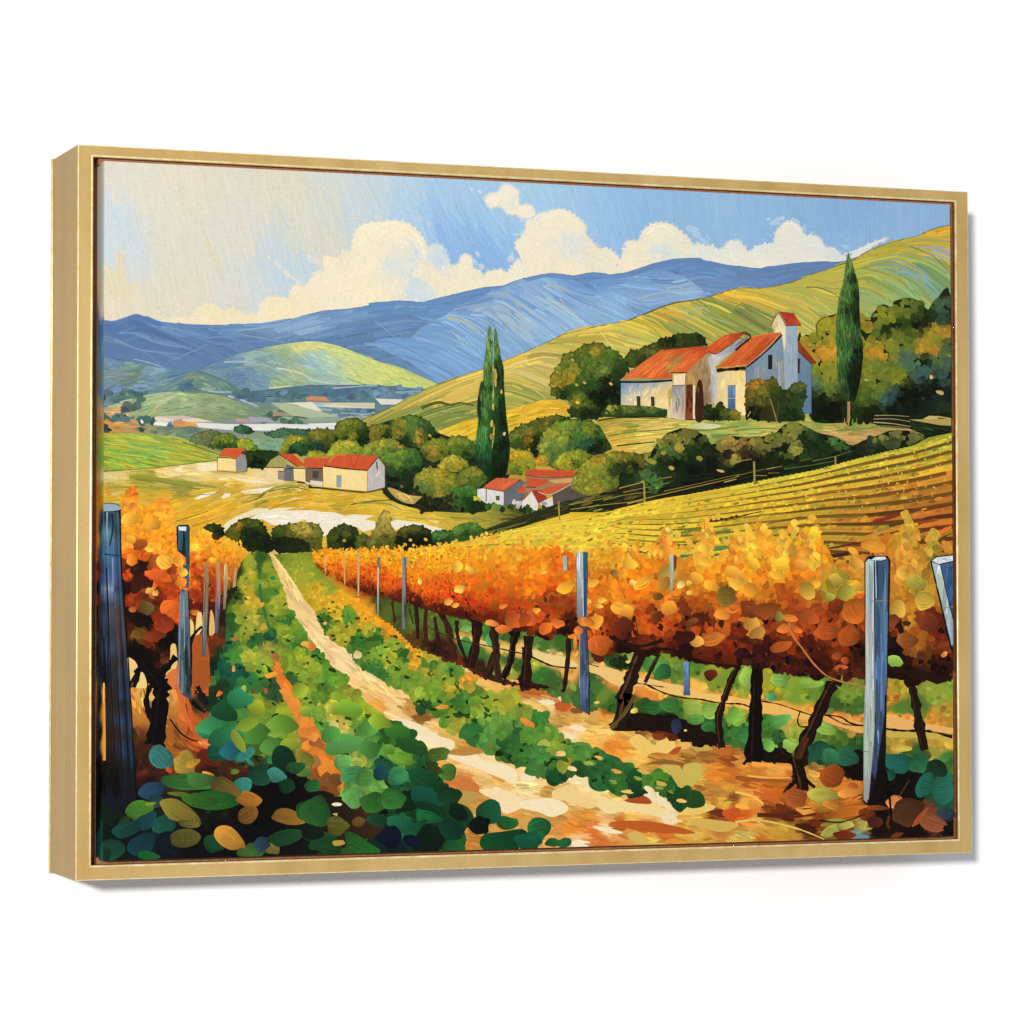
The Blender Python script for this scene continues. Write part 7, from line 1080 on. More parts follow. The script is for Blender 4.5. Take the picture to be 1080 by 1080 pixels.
# gaps of darkness under the canopy
for s, w, c in (('K 430,640 560,690 700,660', 3.4, '26100a'), ('K 600,730 720,700 860,760 1080,790', 4, '1e0c08'), ('L 0,720 120,760 240,800 420,850', 5, '1a0b08'), ('L 640,830 760,800 900,830 1068,850', 7, '24100a'), ('J 560,490 640,520 780,550', 2.4, '4a1c10'), ('J 400,440 480,465', 2, '4a2412'), ('L 90,780 110,860', 7, '120806'), ('L 140,740 130,800', 4, '1a0a06')):
    line(s, w, c, w, cols=3, jitw=0.5)
dabs('L 0,700 200,740 420,790 640,800 640,850 400,850 200,810 0,760', 90, 4, 2.6, None, Field('L 50,730,2a100a 200,780,3a140a 400,800,2a100a 550,820,4a1c0e', under=False), 0.3)
for s, w, c, w2 in (('L 265,560 275,625 330,700 395,785 480,850 640,888', 2.0, 'b8703a', 1.4), ('L 268,610 300,660', 2.4, 'cf7430', 1.6), ('L 190,560 200,500 215,450', 1, '7a3a18', 0.6), ('K 560,560 570,620 550,700', 1, '3a160c', 0.8), ('L 425,190 430,330 425,420', 1, '9a8a38', 0.8), ('K 900,60 905,130', 0.9, 'a87a30', 0.6), ('L 0,490 30,470', 1, 'b07028', 0.6), ('Q 600,10 660,28 700,30', 1.2, 'a08040', 1), ('L 1010,330 1068,320', 1, '8a5a24', 0.8)):
    line(s, w, c, w2)

part('painted_wire')
for s, w, c in (('Q 0,103 40,108 75,122', 1.5, '22140c'), ('Q 130,92 210,105 300,135 380,160 450,162 540,205 630,212', 1.5, '2a180e'), ('Q 440,160 520,170 570,200 640,214', 1.6, '24140c'), ('Q 745,228 830,238 960,240 1075,272', 2.4, '1c110b'), ('Q 960,240 1075,262', 1.2, '2a1a10'), ('Q 320,145 308,190 325,218 370,215', 1.4, '1c110b'), ('O 605,4 690,45 780,72 880,82 975,100 1075,105', 1.6, '1f130c'), ('K 45,738 100,765 160,788 270,797', 1.6, '2a1c10'), ('J 590,590 680,635 780,665 900,690 1060,725', 1.2, '3a2a16'), ('K 330,775 380,790', 1, '2a1c10'), ('K 560,870 700,890', 1.2, '2a1c10')):
    line(s, w, c, w, jitw=0.25)

# ---- posts on the right
def post(label, polys, lines=()):
    part('painted_post', label)
    for s, c in polys:
        reg = pts(s)
        if isinstance(c, Field):
            g_ = c.c.mean(1, keepdims=True)
            c.c = np.clip((0.74 * c.c + 0.26 * g_) * [0.97, 0.98, 0.93], 0, 1)
        poly(reg, c, False)
        h = np.ptp(reg[:, 1]); w = np.ptp(reg[:, 0])
        fill(reg, int(8 + h * w / 26), h * 0.22, max(0.7, w * 0.16), 90, c, 0.10, 0.02, True, streak=0.1, span=8e-6)
    for l_ in lines:
        line(*l_)
post('faint thin post at the far end of the right vine row', [('J 77,240 84,240 83,320 78,320', 'd8b078')])
post('thin ochre post in the right row, second from its far end', [('J 170,215 182,215 180,385 174,385', 'd09c50')])
post('slender pale post with a greenish top in the right vine row', [('J 240,222 251,222 249,440 241,440', 'c0a878')], [('J 241,222 249,222', 0.6, '5a6a38')])
post('white post beside the slender ochre one in the right vine row', [('J 339,285 348,285 346,530 337,530', Field('J 342,330,d0c8b8 342,450,b8b4b0 342,520,8f8c88', under=False)), ('J 340,248 353,248 348,300 338,295', '4f7a6c')], [('J 349,300 347,520', 0.5, '4a3a2c')])
post('grey post at the middle of the right vine row', [('J 462,248 484,248 483,605 460,605', Field('J 468,300,c0bfc0 466,450,a8a8ac 468,590,6f706e 480,300,5a4a44 480,500,4a4a44', under=False)), ('J 470,248 484,248 482,310 472,290', '3a7a80')], [('J 482,300 480,600', 0.9, '3a2a20')])
post('small pale post seen over the vine tops', [('K 200,240 226,240 225,312 202,312', '9cb0a4')], [('K 224,240 224,312', 0.8, '5a5a3a')])
post('tall blue-grey post in the middle of the right vine row',
     [('K 268,222 322,222 326,330 318,545 300,545 298,225', '2f4a66'), ('K 268,224 300,222 302,540 272,545', Field('K 278,240,b8bcc8 280,300,c0c4d0 290,360,a8b0c4 282,450,98a4bc 285,530,6f809c', under=False)), ('K 283,590 316,590 330,892 O 332,160 286,132 K 282,892', Field('K 300,620,3a4468 295,720,4a5888 310,800,3a4470 O 310,40,4f64a0 300,120,3a4a74 325,100,24304c', under=False)), ('K 300,222 324,222 326,325 302,300', '2a5a66')],
     [('K 298,226 302,540', 0.6, 'e0e0e4'), ('K 266,224 270,545', 0.6, '6a5a4a'), ('K 318,600 334,892', 0.8, '1a1c30'), ('K 285,600 282,892', 0.7, 'b0a090', 0.6), ('O 330,0 332,160', 0.9, '16182a')])
for ch, x, y, rx, ry, a, c in (('K', 278, 610, 24, 18, 0, 'dc7c2c'), ('K', 300, 565, 26, 22, 0, 'e08a34'), ('K', 262, 680, 10, 40, 0, 'd8802c'), ('K', 330, 570, 26, 22, 30, 'd0742a')):
    leaf(ch, x, y, rx, ry, a, c, 0.2, False)
post('blue post partly hidden by orange leaves', [('K 728,236 748,236 748,330 744,425 732,425', Field('K 736,260,c4c4c4 738,330,a8b0a0 738,400,a8a060', under=False)), ('K 748,236 764,240 762,300 750,320', '6a3a30'), ('K 795,765 826,765 828,892 O 832,62 796,62 K 800,892', Field('K 805,800,6a9ad0 820,830,3a6498 O 810,20,4a6ca8 825,50,34508a', under=False))], [('K 826,766 829,890', 0.6, '1c2c4a')])
post('large white and blue round post at the right',
     [('L 636,270 648,250 660,240 750,240 766,262 764,400 748,892 Q 745,200 740,420 700,660 660,610 630,590 L 640,892', '17161c'), ('L 641,275 655,256 684,262 684,892 Q 690,0 690,200 672,420 655,600 632,580 632,200 640,0 L 642,892', Field('L 650,300,b4ccd8 670,300,c4d0d4 655,400,9fbccc 670,420,c8ccc8 660,500,a8bcc8 670,600,b8c0c0 660,700,b0bcc4 665,850,b8c0c0 Q 655,60,b0b8ba 665,180,b8bcba 645,260,98a8b8 665,300,b8c0c0 650,400,8fa8bc 660,500,b0b4b0 655,570,9a9a98', under=False)),
      ('L 684,262 752,258 760,300 752,520 746,892 Q 742,100 728,220 700,400 690,480 672,440 690,180 690,0 L 684,892', Field('L 700,300,2f4868 725,330,4a76a8 745,300,3a6090 700,420,24405f 725,440,4f82b4 700,550,2a4870 730,560,4a78b0 690,640,1c2c44 720,640,5080b8 735,700,4470ac 700,760,3a5c94 720,850,4a6cb0 Q 705,60,4a66a8 725,100,3a5490 700,200,5a74b0 690,300,2f3c6c 715,250,2a3460', under=False)),
      ('L 668,262 690,246 738,245 746,256 720,264', 'd8e0e4')],
     [('L 668,466 750,462', 0.9, '8a8478'), ('L 668,262 720,266 748,256', 0.6, '141418'), ('L 684,270 686,600', 0.9, '22222c'), ('L 700,280 704,440', 1, '1c3452'), ('L 640,280 640,880', 0.7, '0e0e12'), ('L 757,270 752,520', 1.2, '3a1c1c'), ('L 690,260 695,450', 0.6, 'e0e8ec'), ('Q 632,340 660,342', 0.6, '5a646c'), ('Q 740,60 738,360', 1.4, '100c0e')])
poly('Q 652,580 742,555 750,660 722,715 676,660', '100b0b')
poly('Q 690,480 720,360 742,420 740,560 760,700 700,700 660,640', '120b0a')
post('leaning blue post cut off by the right edge', [('L 962,268 990,243 1090,230 1090,760 1062,700 1008,470', '15161c'), ('L 970,272 1012,286 1042,420 1090,610 1090,720 1064,668 1016,462', Field('L 985,300,a8c0d0 1000,350,c0ccd0 1020,450,a8b8c4 1045,560,a8bcc8 1070,640,7f9cc0', under=False)), ('L 1012,286 1090,268 1090,610 1042,420', Field('L 1030,310,3a62a0 1060,350,24508c 1045,420,2f5a98 1070,500,1f4480', under=False)), ('L 970,266 995,248 1090,237 1090,262 1040,273 1004,281', 'd4dce0')],
     [('L 1022,502 1085,490', 1.0, '9a8a70'), ('L 1014,290 1042,420 1080,570', 0.9, '1a1c28')])

# ---- left-hand row of vines
part('painted_left_vine_row', 'tall row of orange vines fading to black shade at the left edge')
LV = Field(p=4.2, s='I 150,60,e89a2a 200,30,f0a832 280,60,f2b036 250,20,e8a830 350,80,f0a832 330,40,f0b43c 160,160,f0a83a 200,120,e8a030 220,180,8a401a 300,130,f0a42a 270,205,f4bc3a 250,170,eaa030 350,260,f4a834 320,230,f4b038 290,270,a04a1c 180,250,e87a22 250,230,d8661e 300,310,d85e1c 160,330,c0501c 190,300,30180f 230,290,280f0a 300,360,d0561e 380,320,a0461c 430,350,e88426 430,270,eea034 350,400,b04a1a 380,370,a8461a 440,320,f4a834 370,200,f0a430 400,150,eea02c 200,380,40180e 150,400,200e09 140,300,6a2c12 270,410,e09a42 250,430,702c12 320,430,7a2e12 200,480,8a3816 180,450,a0441a 260,500,5a4a1e 370,500,d8601e 400,540,d8661e 320,560,8a3014 300,480,5a2410 180,520,1e0e09 250,560,160a08 210,630,6a501a 150,600,4a1a0e 280,650,7a3012 250,720,140a08 350,650,0c0806 200,700,0c0806 220,560,1a0d08 380,600,1a0c08 350,570,6a2410 '
           '480,130,f0b02e 500,110,f2c040 550,170,f2b032 600,180,eea42a 560,130,f4c03a 680,200,f4b430 730,210,f0b832 640,170,f2bc36 500,200,f4c03a 500,250,d8721e 590,260,f0a02a 640,240,eea02c 500,300,c8561c 580,310,c0501a 550,260,e08824 490,370,d86a1e 520,350,a04018 600,350,b04c1a 640,300,c8641c 500,430,a03c16 580,430,802c12 540,400,8a3414 480,480,6a2412 570,500,4a1c0e 620,400,a8481c 650,350,d8903c 680,310,c8742c 700,280,dc9030 600,480,5a2412 520,660,a0501e 500,720,c86020 560,700,6a3416 640,560,301c12 600,650,7a3a1a 560,600,3a1c10 660,420,1f2a16 700,380,20301c 720,300,2a3a1c 740,240,d8a83a 640,470,24241a 620,620,4a3018 590,780,1a2a1c 520,780,a85220 500,850,c87028 600,720,2a3a20 385,830,d07030 340,850,0a0806 E 0,830,8a7a40 60,830,c8a038 130,820,d8a030 200,820,e8962a 190,780,e0822a 300,860,e8a02c 350,850,e89830 150,870,ea9c2c', mul=(1.02, 0.97, 0.93), con=1.12)
lv = pts('E 40,880 130,850 190,770 210,800 230,880 300,850 350,830 380,890 I 360,60 400,110 480,100 540,105 620,150 720,170 760,215 740,255 715,330 690,410 650,470 640,600 600,700 560,790 470,800 400,560 390,700 350,830 300,800 200,760 150,760 125,600 125,300 110,0')
shade = pts('I 125,300 400,300 480,320 690,300 700,400 650,480 650,640 600,800 560,892 M 560,60 500,40 440,10 I 410,892 130,892')
base(shade, LV)
poly(pts('I 125,0 330,0 400,120 620,160 750,215 700,330 640,480 560,560 400,560 130,620'), LV, False)
lsz = lambda q: np.clip(7.6 - (q[:, 0] - 125) * 0.042, 2.0, 7.6)
dabs(lv, 420, lambda q: lsz(q) * 1.15, lambda q: lsz(q) * 0.9, None, LV, 0.05, how=None, keep=0.2, rough=0.14, sides=7)
dabs(lv, 600, lambda q: lsz(q) * 0.75, lambda q: lsz(q) * 0.55, None, LV, 0.09, how=None, keep=0.2, tip=0.1, rough=0.14, sides=7)
dabs(lv, 560, lambda q: lsz(q) * 0.45, lambda q: lsz(q) * 0.34, None, LV, 0.12, how=None, keep=0.3, tip=0.2, sides=7)
for ch, x, y, rx, ry, a, c in (('I', 220, 185, 26, 38, 80, '9a4a1c'), ('I', 295, 270, 36, 26, -60, 'a8521e'), ('I', 345, 265, 40, 38, 40, 'f2a836'), ('I', 195, 310, 26, 22, -70, '32180f'), ('I', 235, 288, 18, 32, 80, '2a1009'), ('I', 275, 380, 22, 14, -60, '3a140c'), ('I', 270, 412, 12, 24, 70, 'e0a048'), ('I', 300, 425, 14, 16, 40, 'e0a04a'), ('I', 380, 320, 26, 24, 0, '8a3a18'), ('I', 385, 355, 24, 24, 0, 'a0481c'), ('I', 440, 322, 22, 22, 0, 'f6b43c'), ('I', 440, 375, 34, 30, 0, 'e4822a'), ('I', 410, 270, 26, 22, 20, 'f0a236'), ('I', 270, 205, 20, 18, 0, 'f4c040'), ('I', 180, 160, 26, 22, -30, 'eaa432'), ('I', 255, 500, 36, 34, 0, '5c4a20'), ('I', 370, 505, 50, 46, -30, 'd4601f'), ('I', 185, 505, 18, 16, 0, 'b85a2a'), ('I', 210, 630, 36, 22, 10, '6a4a1c'), ('I', 340, 580, 46, 50, 60, '8a3016'), ('I', 290, 640, 26, 60, 85, '7a3014'), ('I', 220, 370, 44, 40, 0, '3a140c'), ('I', 340, 350, 40, 30, 20, 'd8581c'), ('I', 300, 330, 50, 26, 10, 'd8601f'), ('I', 170, 60, 30, 44, 80, 'f0aa34'), ('I', 295, 85, 26, 40, 70, 'd09030'), ('I', 180, 260, 30, 30, 0, 'ea8428'), ('I', 585, 262, 18, 18, 0, 'f6bc38'), ('I', 510, 250, 14, 14, 0, 'f0a438'), ('I', 515, 350, 20, 14, 0, '8a3818'), ('I', 490, 378, 10, 10, 0, 'e08030'), ('I', 495, 520, 14, 22, 80, 'b8782c'), ('I', 480, 200, 20, 34, 80, 'f4c23e'),
                               ('I', 600, 145, 24, 20, 0, '3a2c16'), ('E', 200, 800, 14, 12, 0, 'd85a24'), ('E', 195, 770, 8, 20, 90, 'e07a2a'), ('E', 165, 850, 30, 22, 0, 'e89a34'), ('E', 350, 855, 20, 18, 0, 'e89a34'), ('E', 190, 870, 22, 26, 0, 'e08c30'), ('E', 70, 800, 14, 10, 0, 'd89030'), ('E', 60, 780, 30, 6, 40, 'c89030')):
    leaf(ch, x, y, rx, ry, a, c, 0.22, vein=rx > 36)
for s, c in (('I 155,755 185,752 210,790 185,840 160,870', 'e8c478'), ('I 190,870 215,825 240,822 255,892 190,892', 'e8c87c'), ('I 275,820 290,802 292,835 278,840', 'e0c070'), ('I 375,685 398,680 405,740 400,800 350,840 370,760', 'e6be70'), ('I 350,835 400,800 408,892 345,892', 'd0743a'), ('I 465,565 480,560 490,600 478,660 466,640', 'e8c870'), ('I 505,530 515,518 528,530 530,600 500,640 498,590', 'ecca7c'), ('I 570,520 580,515 590,560 592,620 565,630', 'dcae66'), ('I 480,660 530,630 560,690 560,790 480,800', 'a8521f'), ('I 480,800 560,760 560,892 490,892', 'a0501f')):
    poly(s, c)
# shade and soil under the left vines (lower sheet)
part('painted_left_soil', 'orange soil and dark shade under the left vines')
LS = Field('M 40,50,e0a052 40,150,d8882e 30,300,e0a03a 220,30,e0a04a 180,60,dc9a44 220,150,c0782e 200,190,b06a2a 200,250,5a3416 220,320,3a1c0e 270,100,e0b05a 360,60,e0b05a 380,90,d89848 370,130,b8742e 360,180,a8642a 440,180,c86826 460,60,c85a22 420,100,d0702c 400,30,d86428 400,280,a05a22 380,240,9a5a24 500,290,c05a22 450,330,8a4a1e 420,360,7a3e1c 540,380,5a2412 620,430,3a2012 550,300,e07a36 520,340,7a3418 240,440,5a2412 250,400,2a140c 480,100,2a2418 540,60,14201a 60,500,050404 100,600,080606 200,600,0a0a0a 300,420,3a1c10 260,480,1e0f0a 180,420,120a08 500,250,a04a20 480,200,a8521f 560,430,2c140c 600,520,060806 800,620,040605 500,640,0a0f0a 300,620,101410 200,700,0a1214 100,700,06100a 60,650,0c1c10 500,760,050606 760,760,04060a 350,760,0c141c 900,560,040605')
ls = pts('I 130,892 410,892 M 440,0 480,0 500,60 560,150 600,220 610,330 700,400 850,480 1080,520 N 260,600 400,740 M 1075,860 0,900 0,560 M 150,400')
base(ls, LS)
fill(ls, 330, 14, 3.6, Angle('M 200,150,80 220,320,60 370,130,80 440,180,70 450,330,30 550,300,10 500,400,20 250,440,-50 80,600,90 400,280,50 700,600,20'), LS, 0.12, 0.3, False, 0.2, streak=0.1)
fill(ls, 260, 9, 1.8, Angle('M 200,150,80 220,320,60 370,130,80 440,180,70 450,330,30 550,300,10 500,400,20 250,440,-50 80,600,90 400,280,50 700,600,20'), LS, 0.2, 0.3, True, 0.2, streak=0.1)
for s, w, c, w2 in (('M 370,180 420,245 470,280 510,290', 2.2, '140c0a', 1.2), ('M 400,10 440,130 480,240', 3, 'c0602c', 2), ('M 440,10 490,220 500,280', 5, 'b85424', 4), ('M 340,280 390,330 480,350', 3, '9a5424', 2), ('M 530,445 580,458', 2, 'e0903c', 1), ('M 545,290 595,315', 3.4, 'e07a38', 2), ('M 360,430 380,440', 2.6, 'c85a34', 1.4), ('M 640,130 660,128', 1, 'a05a30', 0.8)):
    line(s, w, c, w2)
trunk([('I 250,780 300,840 330,892 M 325,60 315,170 295,310', 10, 14, '0b0706'), ('I 200,800 215,830 190,892', 4, 3, '0b0706'), ('M 275,10 255,90 275,170 295,215', 4, 5, '0c0807'), ('I 400,740 350,800 300,830', 6, 6, '0b0706')], '1a1210')
trunk([('I 530,590 500,620 475,665 470,760', 2, 3, '140c0a'), ('M 440,20 470,80 510,120 545,150', 4, 2, '16120e'), ('M 455,40 480,100 530,140', 4, 2, '120e0c'), ('I 470,700 465,892', 3, 4, '1a1410'), ('M 505,20 560,110', 4, 2, '121a14')], '2a1c14')

# ---- posts on the left
post('thin far post of the left row beside the path', [('I 688,300 702,300 698,390 680,400', 'b89458')])
post('short ochre post of the left row', [('I 640,280 655,280 658,340 645,505 634,505', Field('I 648,300,d0b070 645,400,b88c58 640,490,8a7a5c', under=False))])
post('rust post with a blue foot in the left row', [('I 602,270 618,270 622,420 608,625 592,625', Field('I 610,300,d88c50 612,400,c07050 604,520,5a6a9a 600,610,3f5080', under=False))])
post('brown post with a grey-blue foot in the left row', [('I 540,275 560,275 562,420 548,740 530,740 534,560', Field('I 550,300,b87c40 548,400,a06c3c 545,500,7a7058 540,600,5a7078 540,720,44606c', under=False))], [('I 532,600 530,740', 0.5, '2a3438')])
post('dark post with a silvery cap in the left row',
     [('I 402,100 412,88 462,86 468,100 468,300 455,312 448,250 412,218 404,190', '14262c'), ('I 412,95 436,95 430,215 410,210', '2f5560'), ('I 442,95 462,95 464,290 450,250', '2c4a52'), ('I 436,286 466,280 462,425 428,425', '34505e'), ('I 412,96 452,96 450,118 414,114', 'd5dde0'), ('I 422,422 458,412 462,520 470,640 474,892 M 480,90 430,60 I 414,892 410,640', Field('I 430,480,4f6a80 450,480,6f8a9c 425,600,5a6f8c 450,620,3a5064 425,750,4a6484 455,760,26303c 430,860,5a708c 460,860,24303a', under=False))],
     [('I 460,420 470,640 474,890', 0.8, '12161c'), ('I 422,430 414,880', 0.6, '8a9cb0'), ('I 440,440 442,700', 0.6, '8fa4b4')])
for ch, x, y, rx, ry, a, c in (('I', 436, 325, 22, 22, 0, 'f4b43e'), ('I', 426, 375, 28, 28, 0, 'e28028'), ('I', 420, 272, 18, 22, 40, 'f0a034'), ('I', 447, 402, 13, 10, 20, 'd8702a')):
    leaf(ch, x, y, rx, ry, a, c, 0.15, False)
LP = Field('I 20,60,46688c 60,60,28394f 50,120,6a8fb0 90,100,3a5670 110,60,4a6a88 15,200,3c648c 60,220,4a6c98 100,240,446490 30,320,384f78 80,400,7f86b0 60,350,485c94 100,400,384268 30,500,2c3a58 100,540,554850 70,560,3c466a 20,620,324262 60,620,283048 110,620,483a40 140,620,4e5068 15,760,2d466c 60,700,384668 60,800,1b2132 100,780,38292c 140,800,32405f 20,870,161c2c M 80,60,34221c 110,100,2a2228 90,250,2f2018 140,60,2d4068 160,200,304268 168,350,28385a 180,500,18202f 100,400,1c130e 80,520,0c0908', mul=(0.90, 0.93, 0.82), con=1.06)
part('painted_post', 'large dark blue post at the left edge')
poly('I -20,8 40,4 122,8 128,300 148,560 165,892 M 205,600 190,660 -30,660 I -20,892', '11131b', False)
for xt, w, xb, cc_ in ((12, 4.4, 2, None), (30, 4.2, 40, None), (50, 4.4, 66, None), (70, 4.2, 96, None), (90, 4.4, 126, None), (108, 3.6, 158, None)):
    q_ = dense(np.array([tp('I', xt, 22), tp('I', xt + (xb - xt) * 0.35, 440), tp('I', xb, 892), tp('M', xb + 28, 520)]), 9, False)
    q_ = q_[np.argsort(q_[:, 1])]
    w_ = np.full(len(q_), w * 0.62); w_[0] *= 0.8; w_[-3:] *= (0.8, 0.6, 0.3)
    ribbon(q_, w_, LP, 5, 0.16)
for s, w, c, w2 in (('I 40,24 42,150 38,300', 1.4, '151b28', 0.8), ('I 84,30 88,100 72,190', 2.6, '1c2a3c', 1.4), ('I 60,24 58,120', 1.6, '8aa6bc', 0.8), ('I 85,250 90,420', 1.0, '8f98c0', 0.6), ('I 124,10 130,300 150,560 172,892 M 206,600', 1.5, '07070a', 1.5), ('I 20,240 24,880', 1.2, '121722', 1.2), ('I 55,300 66,600 60,890', 1.5, '10131c', 1.2), ('I 8,226 60,234 120,240', 1.1, '1a1e2c', 1.1), ('I 100,500 118,700 124,880', 1.6, '4c3a38', 1.0), ('I 40,640 48,890', 2.6, '0d0a0a', 3.0), ('M 40,5 40,120 42,385', 3.2, 'd88e36', 4.6), ('M 42,0 40,100', 2.0, 'e6ae5a', 1.4), ('M 42,392 44,560', 5, '080606', 4), ('M 10,0 8,600', 5, '0c0908', 6), ('M 90,420 110,560', 9, '0a0807', 9)):
    line(s, w, c, w2, cols=3, jitw=0.08)
poly('E -10,870 12,857 45,852 102,854 124,868 I 118,14 60,20 -10,16', '92a6b4')
line('E -10,858 40,851 104,853 124,866', 0.8, '1a1c24')

def warm(c):
    k = np.clip((hexc(c) * [0.97, 0.92, 0.88]) ** 1.13 * 255, 0, 255).astype(int)
    return '%02x%02x%02x' % tuple(k)
# ---- big leaves in front
part('painted_foreground_leaves', 'large teal, green and ochre leaves along the bottom left')
for x, y, rx, ry, a, c in ((40, 650, 60, 50, 10, '10241a'), (70, 830, 74, 56, -10, '1a4f3a'), (20, 850, 40, 60, 80, '17402f'), (5, 740, 16, 40, 90, '12321f'), (150, 680, 40, 20, -40, '2a4420'), (100, 660, 60, 20, -30, '12241a'),
                           (560, 370, 60, 40, 30, '6a2c16'), (445, 395, 62, 58, 40, 'a89440'), (370, 360, 20, 50, 85, 'a8642c'), (328, 372, 62, 60, 50, '3f8080'), (365, 432, 18, 14, 30, 'd06030'), (480, 400, 18, 44, 70, 'c09a3a'), (560, 450, 30, 8, 15, 'e0a040'), (600, 350, 50, 44, 0, '1f5a4a'), (540, 240, 44, 40, 0, '3a9062'), (580, 205, 76, 42, -20, '3f9460'), (640, 265, 80, 50, -15, '2f7c56'), (668, 335, 46, 52, 80, '28707c'), (742, 355, 28, 50, 60, '3a8c82'), (770, 395, 24, 12, 40, '3a8a80'), (705, 285, 60, 24, 60, '8aa044'), (690, 440, 12, 24, 80, '6a8a34'), (790, 250, 74, 56, 10, '52903e'), (880, 315, 66, 46, -10, '5c9244'), (925, 210, 76, 50, 10, '6fa03e'), (900, 255, 44, 16, -8, '86b04a'), (965, 305, 52, 28, 10, '90ac42'), (750, 205, 60, 30, -20, '84a83c'), (800, 125, 44, 44, 70, '96ae38'), (925, 120, 30, 16, 0, '98b43e'), (1040, 140, 30, 28, 0, '98b442'), (1015, 40, 40, 40, 0, 'a0bc40'), (710, 80, 60, 50, 0, '358a60'), (640, 150, 70, 46, 20, '1f5434'), (870, 380, 22, 20, 0, '3f8a50'),
                           (815, 460, 50, 60, 80, '1f4f3c'), (935, 375, 70, 54, 35, '123a26'), (900, 455, 48, 36, 25, '418f82'), (735, 503, 40, 48, 80, '3f9082'), (950, 510, 40, 34, 0, '14402a'), (1030, 440, 44, 30, 30, '628e40'), (1040, 380, 44, 34, 30, '7f8a38'), (1060, 510, 24, 24, 0, '2f5c2c'), (990, 420, 30, 50, 80, '2a5a34'),
                           (280, 535, 66, 44, -25, '2b4c6c'), (455, 495, 132, 44, 4, '3c7a38'), (520, 480, 70, 40, 0, '4a7a40'), (645, 530, 80, 56, 35, '6e6030'), (600, 580, 120, 48, 0, '2a6a2c'), (430, 555, 60, 14, 8, '5a7a2c'), (520, 585, 90, 40, 8, '3a6c2c'), (760, 578, 60, 42, 15, 'aa7a32'), (755, 655, 56, 46, -30, '7c5c24'), (300, 590, 30, 40, 80, '2a4a50'), (222, 630, 68, 52, -10, '4c8234'), (275, 600, 10, 30, 80, '86a040'), (165, 720, 80, 40, -20, '1a4a44'), (250, 690, 60, 40, -40, '1c4a54'), (340, 700, 46, 64, 70, '1f5a4c'), (230, 800, 74, 56, -30, '17434e'), (265, 857, 56, 22, 5, '206c36'), (440, 770, 44, 84, 80, '5e5c2e'), (420, 640, 110, 46, 28, '86803a'), (465, 700, 50, 20, 10, '6a6a2c'), (540, 690, 30, 16, 60, '0e2416'), (590, 795, 52, 50, 10, '1b5034'), (668, 772, 84, 52, 38, 'c29440'), (790, 830, 50, 36, 0, '3f6a36'), (740, 840, 40, 24, 0, '4a6e38'), (870, 810, 46, 36, 40, '7c7c3c'), (825, 800, 34, 40, 80, '33485c'), (955, 668, 88, 44, 12, '907030'), (940, 765, 100, 46, -12, '1f4c2e'), (1050, 640, 60, 54, 20, '30642f'), (1060, 740, 44, 40, 0, '1f522c'), (1050, 820, 60, 34, 0, '0e1c14'), (560, 640, 12, 8, 0, '1c3c1c'), (640, 655, 20, 14, 0, '16281a')):
    leaf('M', x, y, rx, ry, a, warm(c), 0.3 if rx > 60 else 0.15, vein=y > 340)
for x, y, rx, ry, a, c in ((40, 640, 84, 74, 50, '2c6230'), (20, 510, 36, 36, 0, '2a6a38'), (80, 800, 86, 60, 10, '1f4c28'), (20, 740, 60, 40, 0, '0f2418'), (140, 710, 58, 58, 0, '5f622a'), (250, 690, 26, 36, 80, '6c5828'), (265, 806, 100, 42, 28, '2c6e30'), (150, 795, 30, 10, 0, 'a8904a'), (170, 305, 94, 56, -10, '60a45a'), (110, 260, 50, 40, 0, '5aa050'), (170, 395, 48, 42, -20, '70b062'), (240, 392, 30, 20, 0, 'a4c060'), (300, 330, 54, 44, 0, '4c8c48'), (220, 455, 70, 46, -10, '4e9460'), (280, 480, 52, 44, 0, '549448'), (335, 522, 36, 28, 20, '70ae60'), (225, 570, 46, 62, 75, '68ac60'), (320, 595, 56, 64, 80, '386f32'), (415, 575, 64, 58, 10, '387a3a'), (375, 410, 50, 34, 20, '24604a'), (355, 450, 36, 36, 0, '1c5058'), (455, 372, 66, 40, 18, '72a840'), (400, 330, 34, 24, 20, '6aa042'), (445, 460, 58, 46, -20, '409062'), (505, 310, 80, 40, 25, '2c5e30'), (440, 240, 64, 36, 10, '3f8036'), (640, 355, 56, 36, 0, '547434'), (690, 440, 42, 42, 60, '52823a'), (620, 420, 50, 24, 30, '3a4a24'), (560, 470, 76, 46, 25, '1d5434'), (300, 225, 50, 44, 0, '62a650'), (350, 190, 56, 40, 20, '94b840'), (130, 125, 40, 32, 0, '94b84a'), (105, 130, 24, 22, 0, 'b8c85c'), (200, 130, 60, 44, 20, '82b440'),
                           (580, 565, 84, 46, 25, '1c5a4a'), (690, 555, 44, 56, 75, '1a4426'), (600, 620, 80, 26, 15, '14402a'), (740, 638, 56, 38, 40, '10281c'), (590, 668, 62, 36, 10, '206c42'), (540, 720, 50, 34, -30, '1c5a38'), (455, 700, 66, 42, 10, '206a4c'), (340, 680, 50, 34, 15, '1f4c36'), (605, 770, 78, 72, -30, '0d2418'), (705, 730, 64, 48, 20, '124230'), (520, 790, 50, 30, 30, '0c1a34'), (400, 765, 50, 60, 60, '0b1a30'), (890, 648, 66, 72, 30, '1e5e3c'), (848, 708, 46, 56, 60, '0a1a12'), (985, 695, 52, 34, 5, '2a6c3a'), (970, 782, 136, 56, -8, '13522f'), (720, 818, 60, 36, 10, '226434')):
    leaf('N', x, y, rx, ry, a, warm(c), 0.3 if rx > 60 else 0.15, vein=y > 330)
